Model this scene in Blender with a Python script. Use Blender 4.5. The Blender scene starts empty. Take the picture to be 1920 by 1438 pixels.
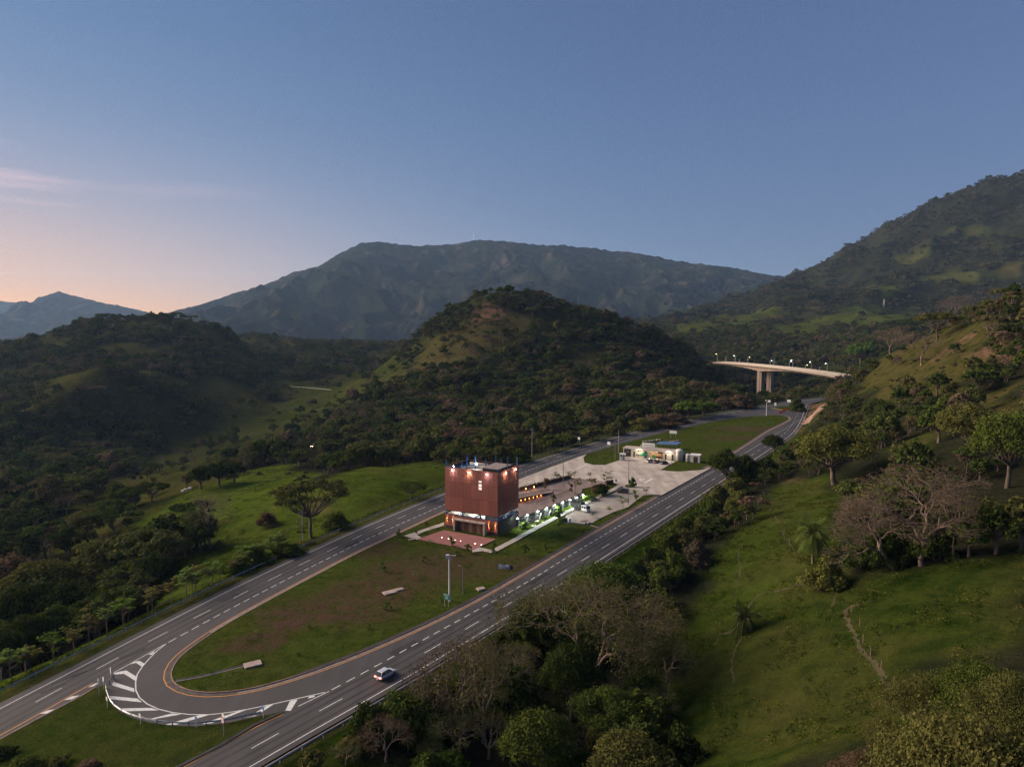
import bpy, bmesh, math, random
import numpy as np
from mathutils import Vector, Matrix, Euler
from mathutils.geometry import tessellate_polygon, delaunay_2d_cdt

# ------------------------------------------------------------------ camera, sky, sun, exposure
SC = bpy.context.scene
COL = SC.collection
CAM_H, PITCH, FPX = 62.0, math.radians(5.1), 1332.0      # drone height, tilt, focal length in pixels of a 1920 px frame
cam = bpy.data.cameras.new('camera')
cam_ob = bpy.data.objects.new('camera', cam)
COL.objects.link(cam_ob)
cam_ob.location = (0, 0, CAM_H)
cam_ob.rotation_euler = (math.pi / 2 - PITCH, 0, 0)
cam.sensor_width = 36.0
cam.lens = FPX / 1920 * 36.0
cam.clip_start, cam.clip_end = 0.5, 40000
SC.camera = cam_ob

SUN_AZ, SUN_EL = math.radians(-72), math.radians(24.0)
world = bpy.data.worlds.new('World')
SC.world = world
world.use_nodes = True
wn, wl = world.node_tree.nodes, world.node_tree.links
bg = wn['Background']
def wmath(op, a, b=None, c=None, clamp=False):
    n = wn.new('ShaderNodeMath'); n.operation = op; n.use_clamp = clamp
    for i, v in enumerate((a, b, c)):
        if v is None: continue
        if isinstance(v, (int, float)): n.inputs[i].default_value = v
        else: wl.new(v, n.inputs[i])
    return n.outputs[0]
def wmix(f, a, b, mode='MIX'):
    n = wn.new('ShaderNodeMix'); n.data_type = 'RGBA'; n.blend_type = mode
    for s, v in ((n.inputs[0], f), (n.inputs[6], a), (n.inputs[7], b)):
        if isinstance(v, (int, float)): s.default_value = v
        elif isinstance(v, tuple): s.default_value = (*v, 1)
        else: wl.new(v, s)
    return n.outputs[2]
tc = wn.new('ShaderNodeTexCoord')
sep = wn.new('ShaderNodeSeparateXYZ'); wl.new(tc.outputs['Generated'], sep.inputs[0])
zpos = wmath('MAXIMUM', sep.outputs[2], 0.0)
lift = wn.new('ShaderNodeCombineXYZ')
wl.new(sep.outputs[0], lift.inputs[0]); wl.new(sep.outputs[1], lift.inputs[1])
wl.new(wmath('MULTIPLY_ADD', zpos, 0.85, 0.14), lift.inputs[2])
nrm = wn.new('ShaderNodeVectorMath'); nrm.operation = 'NORMALIZE'; wl.new(lift.outputs[0], nrm.inputs[0])
sky = wn.new('ShaderNodeTexSky'); sky.sky_type = 'NISHITA'; sky.sun_disc = False
sky.sun_elevation = math.radians(-0.5); sky.sun_rotation = SUN_AZ
sky.altitude = 600; sky.air_density = 1.0; sky.dust_density = 0.4; sky.ozone_density = 2.6
wl.new(nrm.outputs[0], sky.inputs[0])
hs = wn.new('ShaderNodeHueSaturation'); hs.inputs['Saturation'].default_value = 0.94; hs.inputs['Value'].default_value = 1.0
wl.new(sky.outputs[0], hs.inputs['Color'])
# twilight afterglow: a soft peach band low over the sunset and a pale veil above it
sdir = (math.sin(SUN_AZ + math.radians(14)), math.cos(SUN_AZ + math.radians(14)))
az = wmath('ADD', wmath('MULTIPLY', sep.outputs[0], sdir[0]), wmath('MULTIPLY', sep.outputs[1], sdir[1]))
azs = wmath('SMOOTH_MAX', az, 0.0, 0.1)
glow_az = wmath('POWER', azs, 4.0, clamp=True)
low = wmath('POWER', 2.718, wmath('MULTIPLY', zpos, -11.0))
veil = wmath('POWER', 2.718, wmath('MULTIPLY', zpos, -3.2))
c00 = wmix(1.0, hs.outputs[0], (1.04, 0.99, 1.02), 'MULTIPLY')
c0 = wmix(wmath('POWER', azs, 2.0, clamp=True), c00, wmix(wmath('MULTIPLY', zpos, 4.0, clamp=True), wmix(1.0, c00, (0.88, 0.92, 0.80), 'MULTIPLY'), wmix(1.0, c00, (0.66, 0.82, 0.74), 'MULTIPLY')))
c1 = wmix(wmath('MULTIPLY', glow_az, wmath('MULTIPLY', low, 1.35), clamp=True), c0, (1.50, 0.68, 0.18))
# thin pink cirrus streak over the sunset
nz = wn.new('ShaderNodeTexNoise'); nz.inputs['Scale'].default_value = 3.0; nz.inputs['Detail'].default_value = 6
mp = wn.new('ShaderNodeMapping'); mp.inputs['Scale'].default_value = (1.4, 1.4, 15); mp.inputs['Rotation'].default_value = (0, 0.03, 0)
mp.inputs['Location'].default_value = (0.35, 0.0, 0.37)
wl.new(tc.outputs['Generated'], mp.inputs[0]); wl.new(mp.outputs[0], nz.inputs[0])
cl = wmath('MULTIPLY_ADD', nz.outputs['Fac'], 5.0, -2.7, clamp=True)
band = wmath('POWER', 2.718, wmath('MULTIPLY', wmath('POWER', wmath('MULTIPLY', wmath('SUBTRACT', sep.outputs[2], 0.155), 26), 2), -1.0))
c2 = wmix(wmath('MULTIPLY', wmath('MULTIPLY', cl, band), wmath('MULTIPLY', wmath('POWER', azs, 14.0, clamp=True), 0.9), clamp=True), c1, (1.6, 1.0, 0.98))
wl.new(c2, bg.inputs[0])
bg.inputs[1].default_value = 0.19

sun = bpy.data.lights.new('sun', 'SUN')
sun.energy = 1.5; sun.angle = math.radians(45); sun.color = (1.0, 0.81, 0.62)
sun_ob = bpy.data.objects.new('sun', sun); COL.objects.link(sun_ob)
_s = Vector((math.sin(SUN_AZ) * math.cos(SUN_EL), math.cos(SUN_AZ) * math.cos(SUN_EL), math.sin(SUN_EL)))
sun_ob.rotation_euler = _s.to_track_quat('Z', 'Y').to_euler()
sun_ob.location = (-300, 200, 300)

SC.view_settings.view_transform = 'Standard'
SC.view_settings.look = 'None'
SC.view_settings.gamma = 1.0
SC.view_settings.exposure = 2.38
SC.view_settings.use_curve_mapping = False
SC.render.engine = 'CYCLES'
cy = SC.cycles
cy.use_denoising = True
try: cy.denoising_prefilter = 'NONE'
except Exception: pass
cy.max_bounces = 5; cy.diffuse_bounces = 2; cy.glossy_bounces = 2; cy.transmission_bounces = 4
cy.volume_bounces = 0; cy.transparent_max_bounces = 6
cy.caustics_reflective = False; cy.caustics_refractive = False

# ------------------------------------------------------------------ helpers
R = random.Random(7)
def ray(px, py):
    """direction of sight for a point of the (1920 px wide) photograph"""
    a, b = (px - 960) / FPX, -(py - 719) / FPX
    d = np.array([a, math.cos(PITCH) + b * math.sin(PITCH), -math.sin(PITCH) + b * math.cos(PITCH)])
    return d
def G(px, py, z=0.0):
    """place on the level site (height z) surveyed from the photograph"""
    d = ray(px, py); t = (z - CAM_H) / d[2]
    return Vector((d[0] * t, d[1] * t, z))
def PY(px, py, Y):
    """place at distance Y north of the viewpoint"""
    d = ray(px, py); t = Y / d[1]
    return Vector((d[0] * t, Y, CAM_H + d[2] * t))

_mats = {}
def nodes_of(m):
    m.use_nodes = True
    nt = m.node_tree
    return nt, nt.nodes, nt.links
def mat(name, color, rough=0.8, metal=0.0, noise=0.0, scale=1.0, bump=0.0, color2=None, detail=5, spec=0.3, stretch=None, emit=None, emit_strength=0.0):
    """plain procedural material: base colour broken up by world-space noise"""
    if name in _mats: return _mats[name]
    m = bpy.data.materials.new(name); _mats[name] = m
    nt, N, L = nodes_of(m)
    b = N['Principled BSDF']
    b.inputs['Roughness'].default_value = rough; b.inputs['Metallic'].default_value = metal
    b.inputs['Specular IOR Level'].default_value = spec
    b.inputs['Base Color'].default_value = (*color, 1)
    if emit:
        b.inputs['Emission Color'].default_value = (*emit, 1); b.inputs['Emission Strength'].default_value = emit_strength
    if noise or bump or color2:
        g = N.new('ShaderNodeNewGeometry')
        n = N.new('ShaderNodeTexNoise'); n.inputs['Scale'].default_value = scale; n.inputs['Detail'].default_value = detail
        src = g.outputs['Position']
        if stretch:
            mp = N.new('ShaderNodeMapping'); mp.inputs['Scale'].default_value = stretch
            L.new(src, mp.inputs[0]); src = mp.outputs[0]
        L.new(src, n.inputs['Vector'])
        if noise or color2:
            mx = N.new('ShaderNodeMix'); mx.data_type = 'RGBA'
            c2 = color2 or tuple(min(1, c * (1 - noise)) for c in color)
            c1 = color if color2 else tuple(min(1, c * (1 + noise)) for c in color)
            mx.inputs[6].default_value = (*c1, 1); mx.inputs[7].default_value = (*c2, 1)
            rp = N.new('ShaderNodeMapRange'); rp.inputs[1].default_value = 0.3; rp.inputs[2].default_value = 0.7
            L.new(n.outputs['Fac'], rp.inputs[0]); L.new(rp.outputs[0], mx.inputs[0])
            L.new(mx.outputs[2], b.inputs['Base Color'])
        if bump:
            bp = N.new('ShaderNodeBump'); bp.inputs['Strength'].default_value = bump; bp.inputs['Distance'].default_value = 0.1
            L.new(n.outputs['Fac'], bp.inputs['Height']); L.new(bp.outputs[0], b.inputs['Normal'])
    return m
def glowmat(name, color, strength):
    return mat(name, (0.8, 0.8, 0.8), 0.5, emit=color, emit_strength=strength)

def tag(o, label=None, cat=None, group=None, kind=None):
    if label: o['label'] = label
    if cat: o['category'] = cat
    if group: o['group'] = group
    if kind: o['kind'] = kind
    return o
def empty(name, loc=(0, 0, 0), rz=0.0, **kw):
    o = bpy.data.objects.new(name, None); COL.objects.link(o)
    o.location = loc; o.rotation_euler = (0, 0, rz); o.empty_display_size = 0.3
    return tag(o, **kw)
def link(name, me, m=None, parent=None, loc=None, rot=None, scale=None):
    if m is not None and not me.materials: me.materials.append(m)
    o = bpy.data.objects.new(name, me); COL.objects.link(o)
    if parent: o.parent = parent
    if loc is not None: o.location = loc
    if rot is not None: o.rotation_euler = rot
    if scale is not None: o.scale = scale
    return o
def pydata(name, v, f):
    me = bpy.data.meshes.new(name); me.from_pydata([tuple(p) for p in v], [], f); me.update()
    return me
def fastmesh(name, V, Q):
    """mesh from arrays: V (n,3), Q (m,k) faces of k corners"""
    me = bpy.data.meshes.new(name); k = Q.shape[1]
    me.vertices.add(len(V)); me.vertices.foreach_set('co', np.ascontiguousarray(V, np.float32).ravel())
    me.loops.add(Q.size); me.loops.foreach_set('vertex_index', np.ascontiguousarray(Q, np.int32).ravel())
    me.polygons.add(len(Q)); me.polygons.foreach_set('loop_start', np.arange(0, Q.size, k, dtype=np.int32))
    me.update(calc_edges=True)
    return me
class MB:
    """collects boxes, tubes and prisms; build() links them as one mesh object"""
    def __init__(s): s.v = []; s.f = []
    def add(s, v, f):
        o = len(s.v); s.v += [tuple(p) for p in v]; s.f += [tuple(i + o for i in q) for q in f]; return s
    def box(s, c, d, rz=0.0, bev=0.0, taper=1.0):
        cx, cy_, cz = c; x, y, z = d[0] / 2, d[1] / 2, d[2] / 2
        co, si = math.cos(rz), math.sin(rz)
        P = lambda a, b, e: (cx + a * co - b * si, cy_ + a * si + b * co, cz + e)
        if bev > 0:
            bv = min(bev, x * .9, y * .9, z * .9)
            v = []
            for e, k in ((-z, bv), (-z + bv, 0), (z - bv, 0), (z, bv)):
                for a, b in ((-x + k, -y + k), (x - k, -y + k), (x - k, y - k), (-x + k, y - k)): v.append(P(a, b, e))
            f = [(3, 2, 1, 0), (12, 13, 14, 15)]
            for l in range(3):
                for i in range(4): f.append((l * 4 + i, l * 4 + (i + 1) % 4, l * 4 + 4 + (i + 1) % 4, l * 4 + 4 + i))
            return s.add(v, f)
        t = taper
        v = [P(-x, -y, -z), P(x, -y, -z), P(x, y, -z), P(-x, y, -z), P(-x * t, -y * t, z), P(x * t, -y * t, z), P(x * t, y * t, z), P(-x * t, y * t, z)]
        return s.add(v, [(3, 2, 1, 0), (4, 5, 6, 7), (0, 1, 5, 4), (1, 2, 6, 5), (2, 3, 7, 6), (3, 0, 4, 7)])
    def tube(s, pts, r, n=6, cap=True):
        pts = [Vector(p) for p in pts]
        rs = r if isinstance(r, (list, tuple)) else [r] * len(pts)
        rings = []; base = len(s.v)
        for i, p in enumerate(pts):
            d = (pts[min(i + 1, len(pts) - 1)] - pts[max(i - 1, 0)]).normalized()
            u = d.orthogonal().normalized() if abs(d.z) > 0.9 else d.cross(Vector((0, 0, 1))).normalized()
            w = d.cross(u).normalized()
            for k in range(n):
                a = 2 * math.pi * k / n
                s.v.append(tuple(p + (u * math.cos(a) + w * math.sin(a)) * rs[i]))
        for i in range(len(pts) - 1):
            for k in range(n):
                s.f.append((base + i * n + k, base + i * n + (k + 1) % n, base + (i + 1) * n + (k + 1) % n, base + (i + 1) * n + k))
        if cap:
            s.f.append(tuple(base + k for k in range(n))[::-1]); s.f.append(tuple(base + (len(pts) - 1) * n + k for k in range(n)))
        return s
    def lathe(s, c, prof, n=12):
        base = len(s.v)
        for r, z in prof:
            for k in range(n):
                a = 2 * math.pi * k / n; s.v.append((c[0] + r * math.cos(a), c[1] + r * math.sin(a), c[2] + z))
        for i in range(len(prof) - 1):
            for k in range(n): s.f.append((base + i * n + k, base + i * n + (k + 1) % n, base + (i + 1) * n + (k + 1) % n, base + (i + 1) * n + k))
        s.f.append(tuple(base + k for k in range(n))[::-1]); s.f.append(tuple(base + (len(prof) - 1) * n + k for k in range(n)))
        return s
    def extrude(s, poly, d, org=(0, 0, 0), ux=(1, 0, 0), uy=(0, 0, 1)):
        """prism: 2-d outline in axes ux, uy pushed along d"""
        org, ux, uy, d = Vector(org), Vector(ux), Vector(uy), Vector(d)
        n = len(poly); a = [org + ux * p[0] + uy * p[1] for p in poly]
        v = a + [p + d for p in a]
        f = [tuple(range(n))[::-1], tuple(range(n, 2 * n))] + [(i, (i + 1) % n, n + (i + 1) % n, n + i) for i in range(n)]
        return s.add(v, f)
    def mesh(s, name):
        me = pydata(name, s.v, s.f)
        bm = bmesh.new(); bm.from_mesh(me); bmesh.ops.recalc_face_normals(bm, faces=bm.faces[:]); bm.to_mesh(me); bm.free()
        return me
    def build(s, name, m, parent=None, loc=None, rot=None, smooth=False):
        me = s.mesh(name)
        if smooth: me.polygons.foreach_set('use_smooth', [True] * len(me.polygons))
        return link(name, me, m, parent, loc, rot)
def box(name, c, d, m, parent=None, rz=0.0, bev=0.0):
    return MB().box(c, d, rz, bev).build(name, m, parent)

# gradient noise on arrays
def _hash(ix, iy, seed):
    h = (ix.astype(np.int64) * 374761393 + iy.astype(np.int64) * 668265263 + seed * 1274126177) & 0xffffffff
    h = ((h ^ (h >> 13)) * 1274126177) & 0xffffffff
    return ((h ^ (h >> 16)) & 0xffff) / 65535.0 * 2 * np.pi
def noise2(x, y, seed=0):
    x = np.asarray(x, float); y = np.asarray(y, float)
    ix, iy = np.floor(x), np.floor(y); fx, fy = x - ix, y - iy
    def g(a, b):
        t = _hash(ix + a, iy + b, seed); return np.cos(t) * (fx - a) + np.sin(t) * (fy - b)
    u = fx * fx * fx * (fx * (fx * 6 - 15) + 10); v = fy * fy * fy * (fy * (fy * 6 - 15) + 10)
    return ((g(0, 0) * (1 - u) + g(1, 0) * u) * (1 - v) + (g(0, 1) * (1 - u) + g(1, 1) * u) * v) * 1.5
def fbm(x, y, octs=4, seed=0, gain=0.5, lac=2.03):
    a, s = 1.0, 0.0
    for o in range(octs):
        s = s + a * noise2(x, y, seed + o * 17); x = x * lac; y = y * lac; a *= gain
    return s
def ridged(x, y, octs=4, seed=0, gain=0.5, lac=2.1):
    a, s, w = 1.0, 0.0, 1.0
    for o in range(octs):
        n = 1 - np.abs(noise2(x, y, seed + o * 13)) * 1.6
        s = s + a * n * w; w = np.clip(n, 0, 1); x = x * lac; y = y * lac; a *= gain
    return s
def in_poly(x, y, P):
    x = np.asarray(x); y = np.asarray(y); P = np.asarray(P)[:, :2]
    r = np.zeros(x.shape, bool); n = len(P)
    for i in range(n):
        x1, y1 = P[i]; x2, y2 = P[(i + 1) % n]
        c = (y1 > y) != (y2 > y)
        if y1 == y2: continue
        r ^= c & (x < (x2 - x1) * (y - y1) / (y2 - y1) + x1)
    return r
def dist_poly(x, y, P, closed=True):
    P = np.asarray(P)[:, :2]; n = len(P); d = np.full(np.shape(x), 1e9)
    for i in range(n if closed else n - 1):
        a, b = P[i], P[(i + 1) % n]; e = b - a; L = max(e @ e, 1e-9)
        t = np.clip(((x - a[0]) * e[0] + (y - a[1]) * e[1]) / L, 0, 1)
        d = np.minimum(d, np.hypot(x - a[0] - t * e[0], y - a[1] - t * e[1]))
    return d
def smooth(P, n=8):
    """Catmull-Rom through points"""
    P = [Vector((p[0], p[1], p[2] if len(p) > 2 else 0)) for p in P]; out = []
    for i in range(len(P) - 1):
        p0, p1, p2, p3 = P[max(i - 1, 0)], P[i], P[i + 1], P[min(i + 2, len(P) - 1)]
        for k in range(n):
            t = k / n
            out.append(0.5 * ((2 * p1) + (p2 - p0) * t + (2 * p0 - 5 * p1 + 4 * p2 - p3) * t * t + (3 * p1 - p0 - 3 * p2 + p3) * t ** 3))
    out.append(P[-1]); return out
def resample(P, step):
    P = [Vector(p) for p in P]; out = [P[0]]; acc = 0.0
    for a, b in zip(P[:-1], P[1:]):
        L = (b - a).length
        while acc + L >= step:
            t = (step - acc) / L; a = a.lerp(b, t); out.append(a.copy()); L = (b - a).length; acc = 0.0
            if L < 1e-6: break
        acc += L
    return out
def offset(P, d):
    out = []
    for i in range(len(P)):
        t = (P[min(i + 1, len(P) - 1)] - P[max(i - 1, 0)]); n = Vector((-t.y, t.x, 0)).normalized()
        out.append(P[i] + n * d)
    return out
# ------------------------------------------------------------------ survey of the road lines (level site, z = 0)
def line(pts, n=6): return smooth([G(*p) for p in pts], n)
LW = line([(-420, 1552), (-200, 1433), (0, 1328), (160, 1245.5), (325, 1160), (440, 1102), (570, 1040), (690, 985.5), (795, 941.4), (880, 908), (974, 874.6), (1065, 845.5), (1158, 819), (1241, 799), (1320, 782), (1376, 771.5), (1436, 761.5), (1504, 751), (1560, 744)])
LD = line([(-300, 1512), (-100, 1405), (68, 1315), (183, 1253), (314, 1184), (432, 1124), (554, 1063), (677, 1003.6), (756, 968), (808, 945.6), (900, 908.5), (975, 880), (1065, 850.5), (1158, 825), (1241, 804), (1320, 786.5), (1376, 775), (1436, 765)])
LS = line([(312, 1206), (430, 1142), (567, 1071), (700, 1005), (834, 945.6), (905, 915.5), (976, 887), (1065, 857), (1158, 830), (1241, 808.5), (1300, 795), (1376, 779.5)])
LYs = line([(-300, 1545), (-120, 1444), (0, 1378), (73, 1338), (160, 1288), (187.5, 1274.6)])
RING = line([(975, 901), (904, 929), (834, 957.4), (750, 996), (665.6, 1035.6), (581, 1079.5), (497, 1124), (412.5, 1171), (356, 1208), (325, 1233), (310.4, 1253.8), (306.7, 1270.4), (312.5, 1285), (329, 1295.4), (354, 1303), (390, 1306), (446, 1301.7), (498, 1291), (571, 1269), (633, 1246.5), (700, 1219.5), (800, 1175), (900, 1124.5), (1000, 1067), (1115, 999), (1238, 928.3)])
RYn = line([(200, 1516), (343, 1438), (417, 1397.5), (487.5, 1358), (546, 1332)])
RS = line([(616.7, 1295.4), (700, 1250.8), (800, 1195.6), (900, 1140.4), (994, 1087.5), (1067.7, 1042), (1187.5, 970), (1321.7, 892.5), (1406, 844), (1450, 817), (1501, 786)])
RW = line([(250, 1562), (360, 1499), (466.7, 1438), (573, 1376.7), (700, 1304.8), (824, 1233), (1020, 1114), (1122, 1051), (1259, 962.5), (1340, 910.3), (1463, 829), (1481, 816.5), (1493, 803), (1500, 791), (1505, 779), (1509, 767), (1514, 758)])
RYf = line([(1322, 879), (1375, 850), (1409, 829), (1440, 808.8), (1472, 793), (1482.5, 786), (1478, 781), (1460, 778.5), (1437, 778)])
GUARD_L = offset(LW, 4.6)
GUARD_R = offset(RW, -2.7)
ROAD = [p for p in offset(LW, 1.7)] + [G(1575, 743.5), G(1545, 750)] + [p for p in offset(RW, -1.2)][::-1]

# ------------------------------------------------------------------ terrain
CP = []          # (x, y, z) heights the ground passes through
def cp(px, py, Y, dz=0.0):
    p = PY(px, py, Y); CP.append((p.x, p.y, p.z - dz))
for p in resample(ROAD, 22): CP.append((p.x, p.y, -0.3))
for P in (offset(LW, 9), offset(RW, -6)):
    for p in resample(P, 30): CP.append((p.x, p.y, -0.8))
for px, py in ((500, 1160), (700, 1100), (900, 1050), (1000, 950), (1150, 900), (1250, 850), (1350, 820), (200, 1400), (420, 1250)):
    p = G(px, py); CP.append((p.x, p.y, -0.3))
# left pasture and the drop into the valley
for a in ((836, 866, 306), (760, 880, 284), (700, 887, 272), (640, 901, 258), (620, 940, 236), (560, 940, 246), (500, 960, 240), (450, 985, 228), (395, 1028, 208),
          (330, 1040, 196), (470, 905, 300), (430, 925, 290), (520, 900, 300), (395, 900, 330, 0), (300, 1000, 236, 4), (230, 1080, 178, 9), (120, 1130, 160, 10), (60, 1200, 142, 8),
          (150, 1050, 200, 10), (60, 1080, 190, 10), (0, 1020, 240, 10), (120, 960, 290, 8), (260, 935, 290, 4), (200, 900, 360, 9), (60, 900, 360, 9), (330, 880, 420, 4),
          (480, 870, 390, 3), (560, 885, 350), (590, 868, 372), (640, 862, 372, 6), (720, 858, 350, 6)): cp(*a)
for a in ((330, 835, 640, 3), (450, 800, 690, 2), (450, 760, 790, 2), (560, 745, 830, 2), (600, 790, 600, 8), (580, 820, 520, 8), (560, 700, 960, 3), (650, 700, 960, 5), (520, 780, 700, 6),
          (200, 820, 620, 8), (100, 840, 540, 10), (0, 780, 600, 8), (60, 755, 600, 0), (150, 715, 660, 2), (230, 690, 700, 8),
          (480, 622, 1350, 10), (600, 637, 1350, 10), (700, 641, 1300, 10), (400, 650, 1150, 9), (480, 690, 1050, 6)): cp(*a)
# left hill crest and body
for a in ((-60, 665, 1000, 9), (60, 635, 1000, 9), (140, 597, 1000, 9), (220, 590, 1010, 9), (350, 592, 1020, 9), (400, 603, 1030, 9), (440, 622, 1040, 9),
          (200, 650, 840, 9), (300, 680, 800, 9), (400, 720, 800, 9), (100, 700, 760, 9), (300, 760, 700, 8), (380, 800, 700, 6), (-100, 720, 800, 9), (-100, 800, 600, 9)): cp(*a)
# central hill
for a in ((760, 662, 860, 9), (800, 615, 830, 9), (850, 580, 810, 9), (905, 547, 800, 9), (960, 541, 800, 9), (1000, 541, 790, 9), (1040, 556, 790, 9), (1120, 583, 780, 9), (1200, 603, 790, 9),
          (1260, 628, 800, 9), (1310, 655, 810, 9), (1340, 690, 840, 9), (900, 640, 690, 2), (800, 690, 660, 2), (720, 690, 760, 4), (960, 640, 690, 5), (1060, 640, 690, 7), (1150, 655, 680, 8),
          (700, 740, 600, 9), (640, 790, 520, 9), (800, 760, 540, 9), (900, 730, 560, 9), (1000, 740, 530, 9), (1100, 735, 530, 9), (1200, 720, 560, 9), (1280, 715, 620, 9),
          (700, 820, 420, 8), (800, 825, 400, 9), (900, 800, 420, 9), (1000, 800, 400, 9), (1100, 780, 430, 8), (1200, 765, 460, 7), (1300, 750, 520, 7), (1380, 735, 600, 6)): cp(*a)
for x, y, z in ((0, 960, 20), (120, 960, 10), (-150, 1000, -5), (60, 1100, 0), (-300, 1150, 5), (-100, 1250, 20), (250, 1150, 5), (100, 1500, 10), (-300, 1600, -10), (-700, 1500, -30), (-900, 1100, 20), (-1200, 1500, -20), (0, 2000, -20), (-800, 2200, -60), (-1500, 2400, -80), (-300, 2700, -60), (300, 3000, -60), (-1500, 3200, -80)): CP.append((x, y, z))
# gorge under the bridge and the wooded ridge behind it
for a in ((1350, 690, 985, 3), (1570, 706, 755, 3), (1535, 718, 760, 6), 
          (1400, 642, 1250, 9), (1500, 632, 1250, 9), (1600, 622, 1250, 9), (1660, 622, 1200, 9), (1450, 665, 1100, 9), (1550, 665, 1050, 9), (1330, 645, 1250, 7),
          (1270, 612, 1500, 8), (1350, 600, 1700, 3), (1450, 610, 1600, 2), (1560, 585, 1800, 2), (1620, 600, 1650, 1), (1650, 560, 2000, 2), (1720, 585, 1800, 2), (1500, 570, 2000, 5),
          (1400, 572, 2200, 8), (1440, 548, 2450, 8), (1495, 523, 2600, 8), (1560, 497, 2600, 8), (1620, 472, 2620, 8), (1660, 440, 2640, 8), (1700, 411, 2650, 8), (1760, 387, 2660, 8), (1850, 347, 2680, 8), (1920, 328, 2700, 8), (2020, 300, 2750, 8), (2200, 270, 2800, 8),
          (1650, 520, 2250, 5), (1750, 480, 2300, 7), (1850, 430, 2400, 7), (1920, 480, 2100, 7), (1750, 540, 1950, 7), (1850, 540, 1850, 7), (1920, 520, 1900, 7), (2100, 480, 1900, 7), (1600, 560, 2000, 5)): cp(*a)
for px, Y, z in ((1428, 905, -46), (1446, 925, -48), (1405, 930, -45), (1460, 890, -44), (1430, 860, -40), (1440, 960, -48), (1420, 800, -38), (1390, 800, -36), (1470, 800, -36), (1480, 850, -36), (1500, 905, -30), (1380, 960, -38), (1450, 740, -32), (1400, 740, -30), (1420, 690, -26), (1470, 690, -24), (1430, 640, -20), (1400, 620, -16), (1460, 600, -13), (1430, 560, -9)):
    p = PY(px, 700, Y); CP.append((p.x, p.y, z))
for x, y, z in ((400, 3100, -40), (900, 3200, 60), (1500, 3300, 300), (2300, 3200, 480), (2900, 2600, 500), (1500, 1200, 120), (1100, 900, 130), (900, 500, 160), (2000, 1500, 250), (700, 1000, 90)): CP.append((x, y, z))
# right hillside
for a in ((1930, 520, 330, 8), (1880, 545, 350, 8), (1800, 580, 370, 8), (1740, 610, 385, 7), (1680, 640, 400, 5), (1640, 672, 410, 2), (1600, 705, 425, 3), (1700, 722, 325), (1760, 680, 330), (1800, 720, 275), (1880, 690, 270, 5), (1900, 760, 215),
          (1560, 775, 375, 4), (1496, 812, 350), (1515, 795, 358), (1530, 778, 368), (1545, 764, 380), (1560, 752, 394), (1505, 785, 372), (1620, 770, 330, 5), (1650, 830, 268, 2), (1560, 902, 228), (1500, 870, 262), (1450, 880, 268), (1750, 800, 235, 3), (1700, 820, 240), (1860, 880, 172, 3), (1780, 850, 205), (1600, 860, 245),
          (1420, 940, 218), (1450, 960, 196), (1400, 1000, 182), (1350, 1010, 190), (1430, 1080, 153), (1527, 1050, 150), (1620, 1000, 158), (1690, 960, 160), (1725, 1058, 124), (1800, 1045, 122), (1910, 1035, 117), (1600, 1110, 122), (1660, 1068, 126), (1400, 1170, 134),
          (1300, 1140, 150), (1250, 1180, 138), (1300, 1250, 118), (1450, 1180, 122), (1500, 1250, 104), (1350, 1400, 91), (1550, 1400, 83), (1650, 1300, 88), (1750, 1200, 95), (1900, 1200, 87), (1790, 1400, 54), (1890, 1390, 50), (1690, 1420, 62), (1860, 1305, 64), (1760, 1335, 68), (1930, 1310, 60), (1640, 1438, 60), (1830, 1290, 76), (1200, 1330, 114), (1200, 1420, 100), (1050, 1430, 100, 1)): cp(*a)
for x, y, z in ((0, 60, 2), (-60, 40, 0), (40, 40, 8), (100, 20, 26), (-150, 60, -6), (-250, 20, -15), (0, -100, 0), (200, -100, 40), (-300, -200, -20), (0, -320, 5), (350, 100, 70), (500, 300, 120), (450, 200, 100), (-300, 150, -25), (-450, 250, -40), (-600, 450, -40), (-700, 650, 0)): CP.append((x, y, z))
CP = np.array(CP)
_n = len(CP)
_c2 = 18.0 ** 2
def _phi(d2): return np.sqrt(d2 + _c2)
_A = _phi((CP[:, None, 0] - CP[None, :, 0]) ** 2 + (CP[:, None, 1] - CP[None, :, 1]) ** 2) - np.eye(_n) * 4.0
_M = np.zeros((_n + 3, _n + 3)); _M[:_n, :_n] = _A; _M[:_n, _n] = 1; _M[:_n, _n + 1] = CP[:, 0]; _M[:_n, _n + 2] = CP[:, 1]; _M[_n:, :_n] = _M[:_n, _n:].T
_w = np.linalg.solve(_M, np.concatenate([CP[:, 2], [0, 0, 0]]))
_roadA = np.array([(p.x, p.y) for p in ROAD])
_roadC = np.array([(p.x, p.y) for p in resample(ROAD + [ROAD[0]], 7)])
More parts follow.
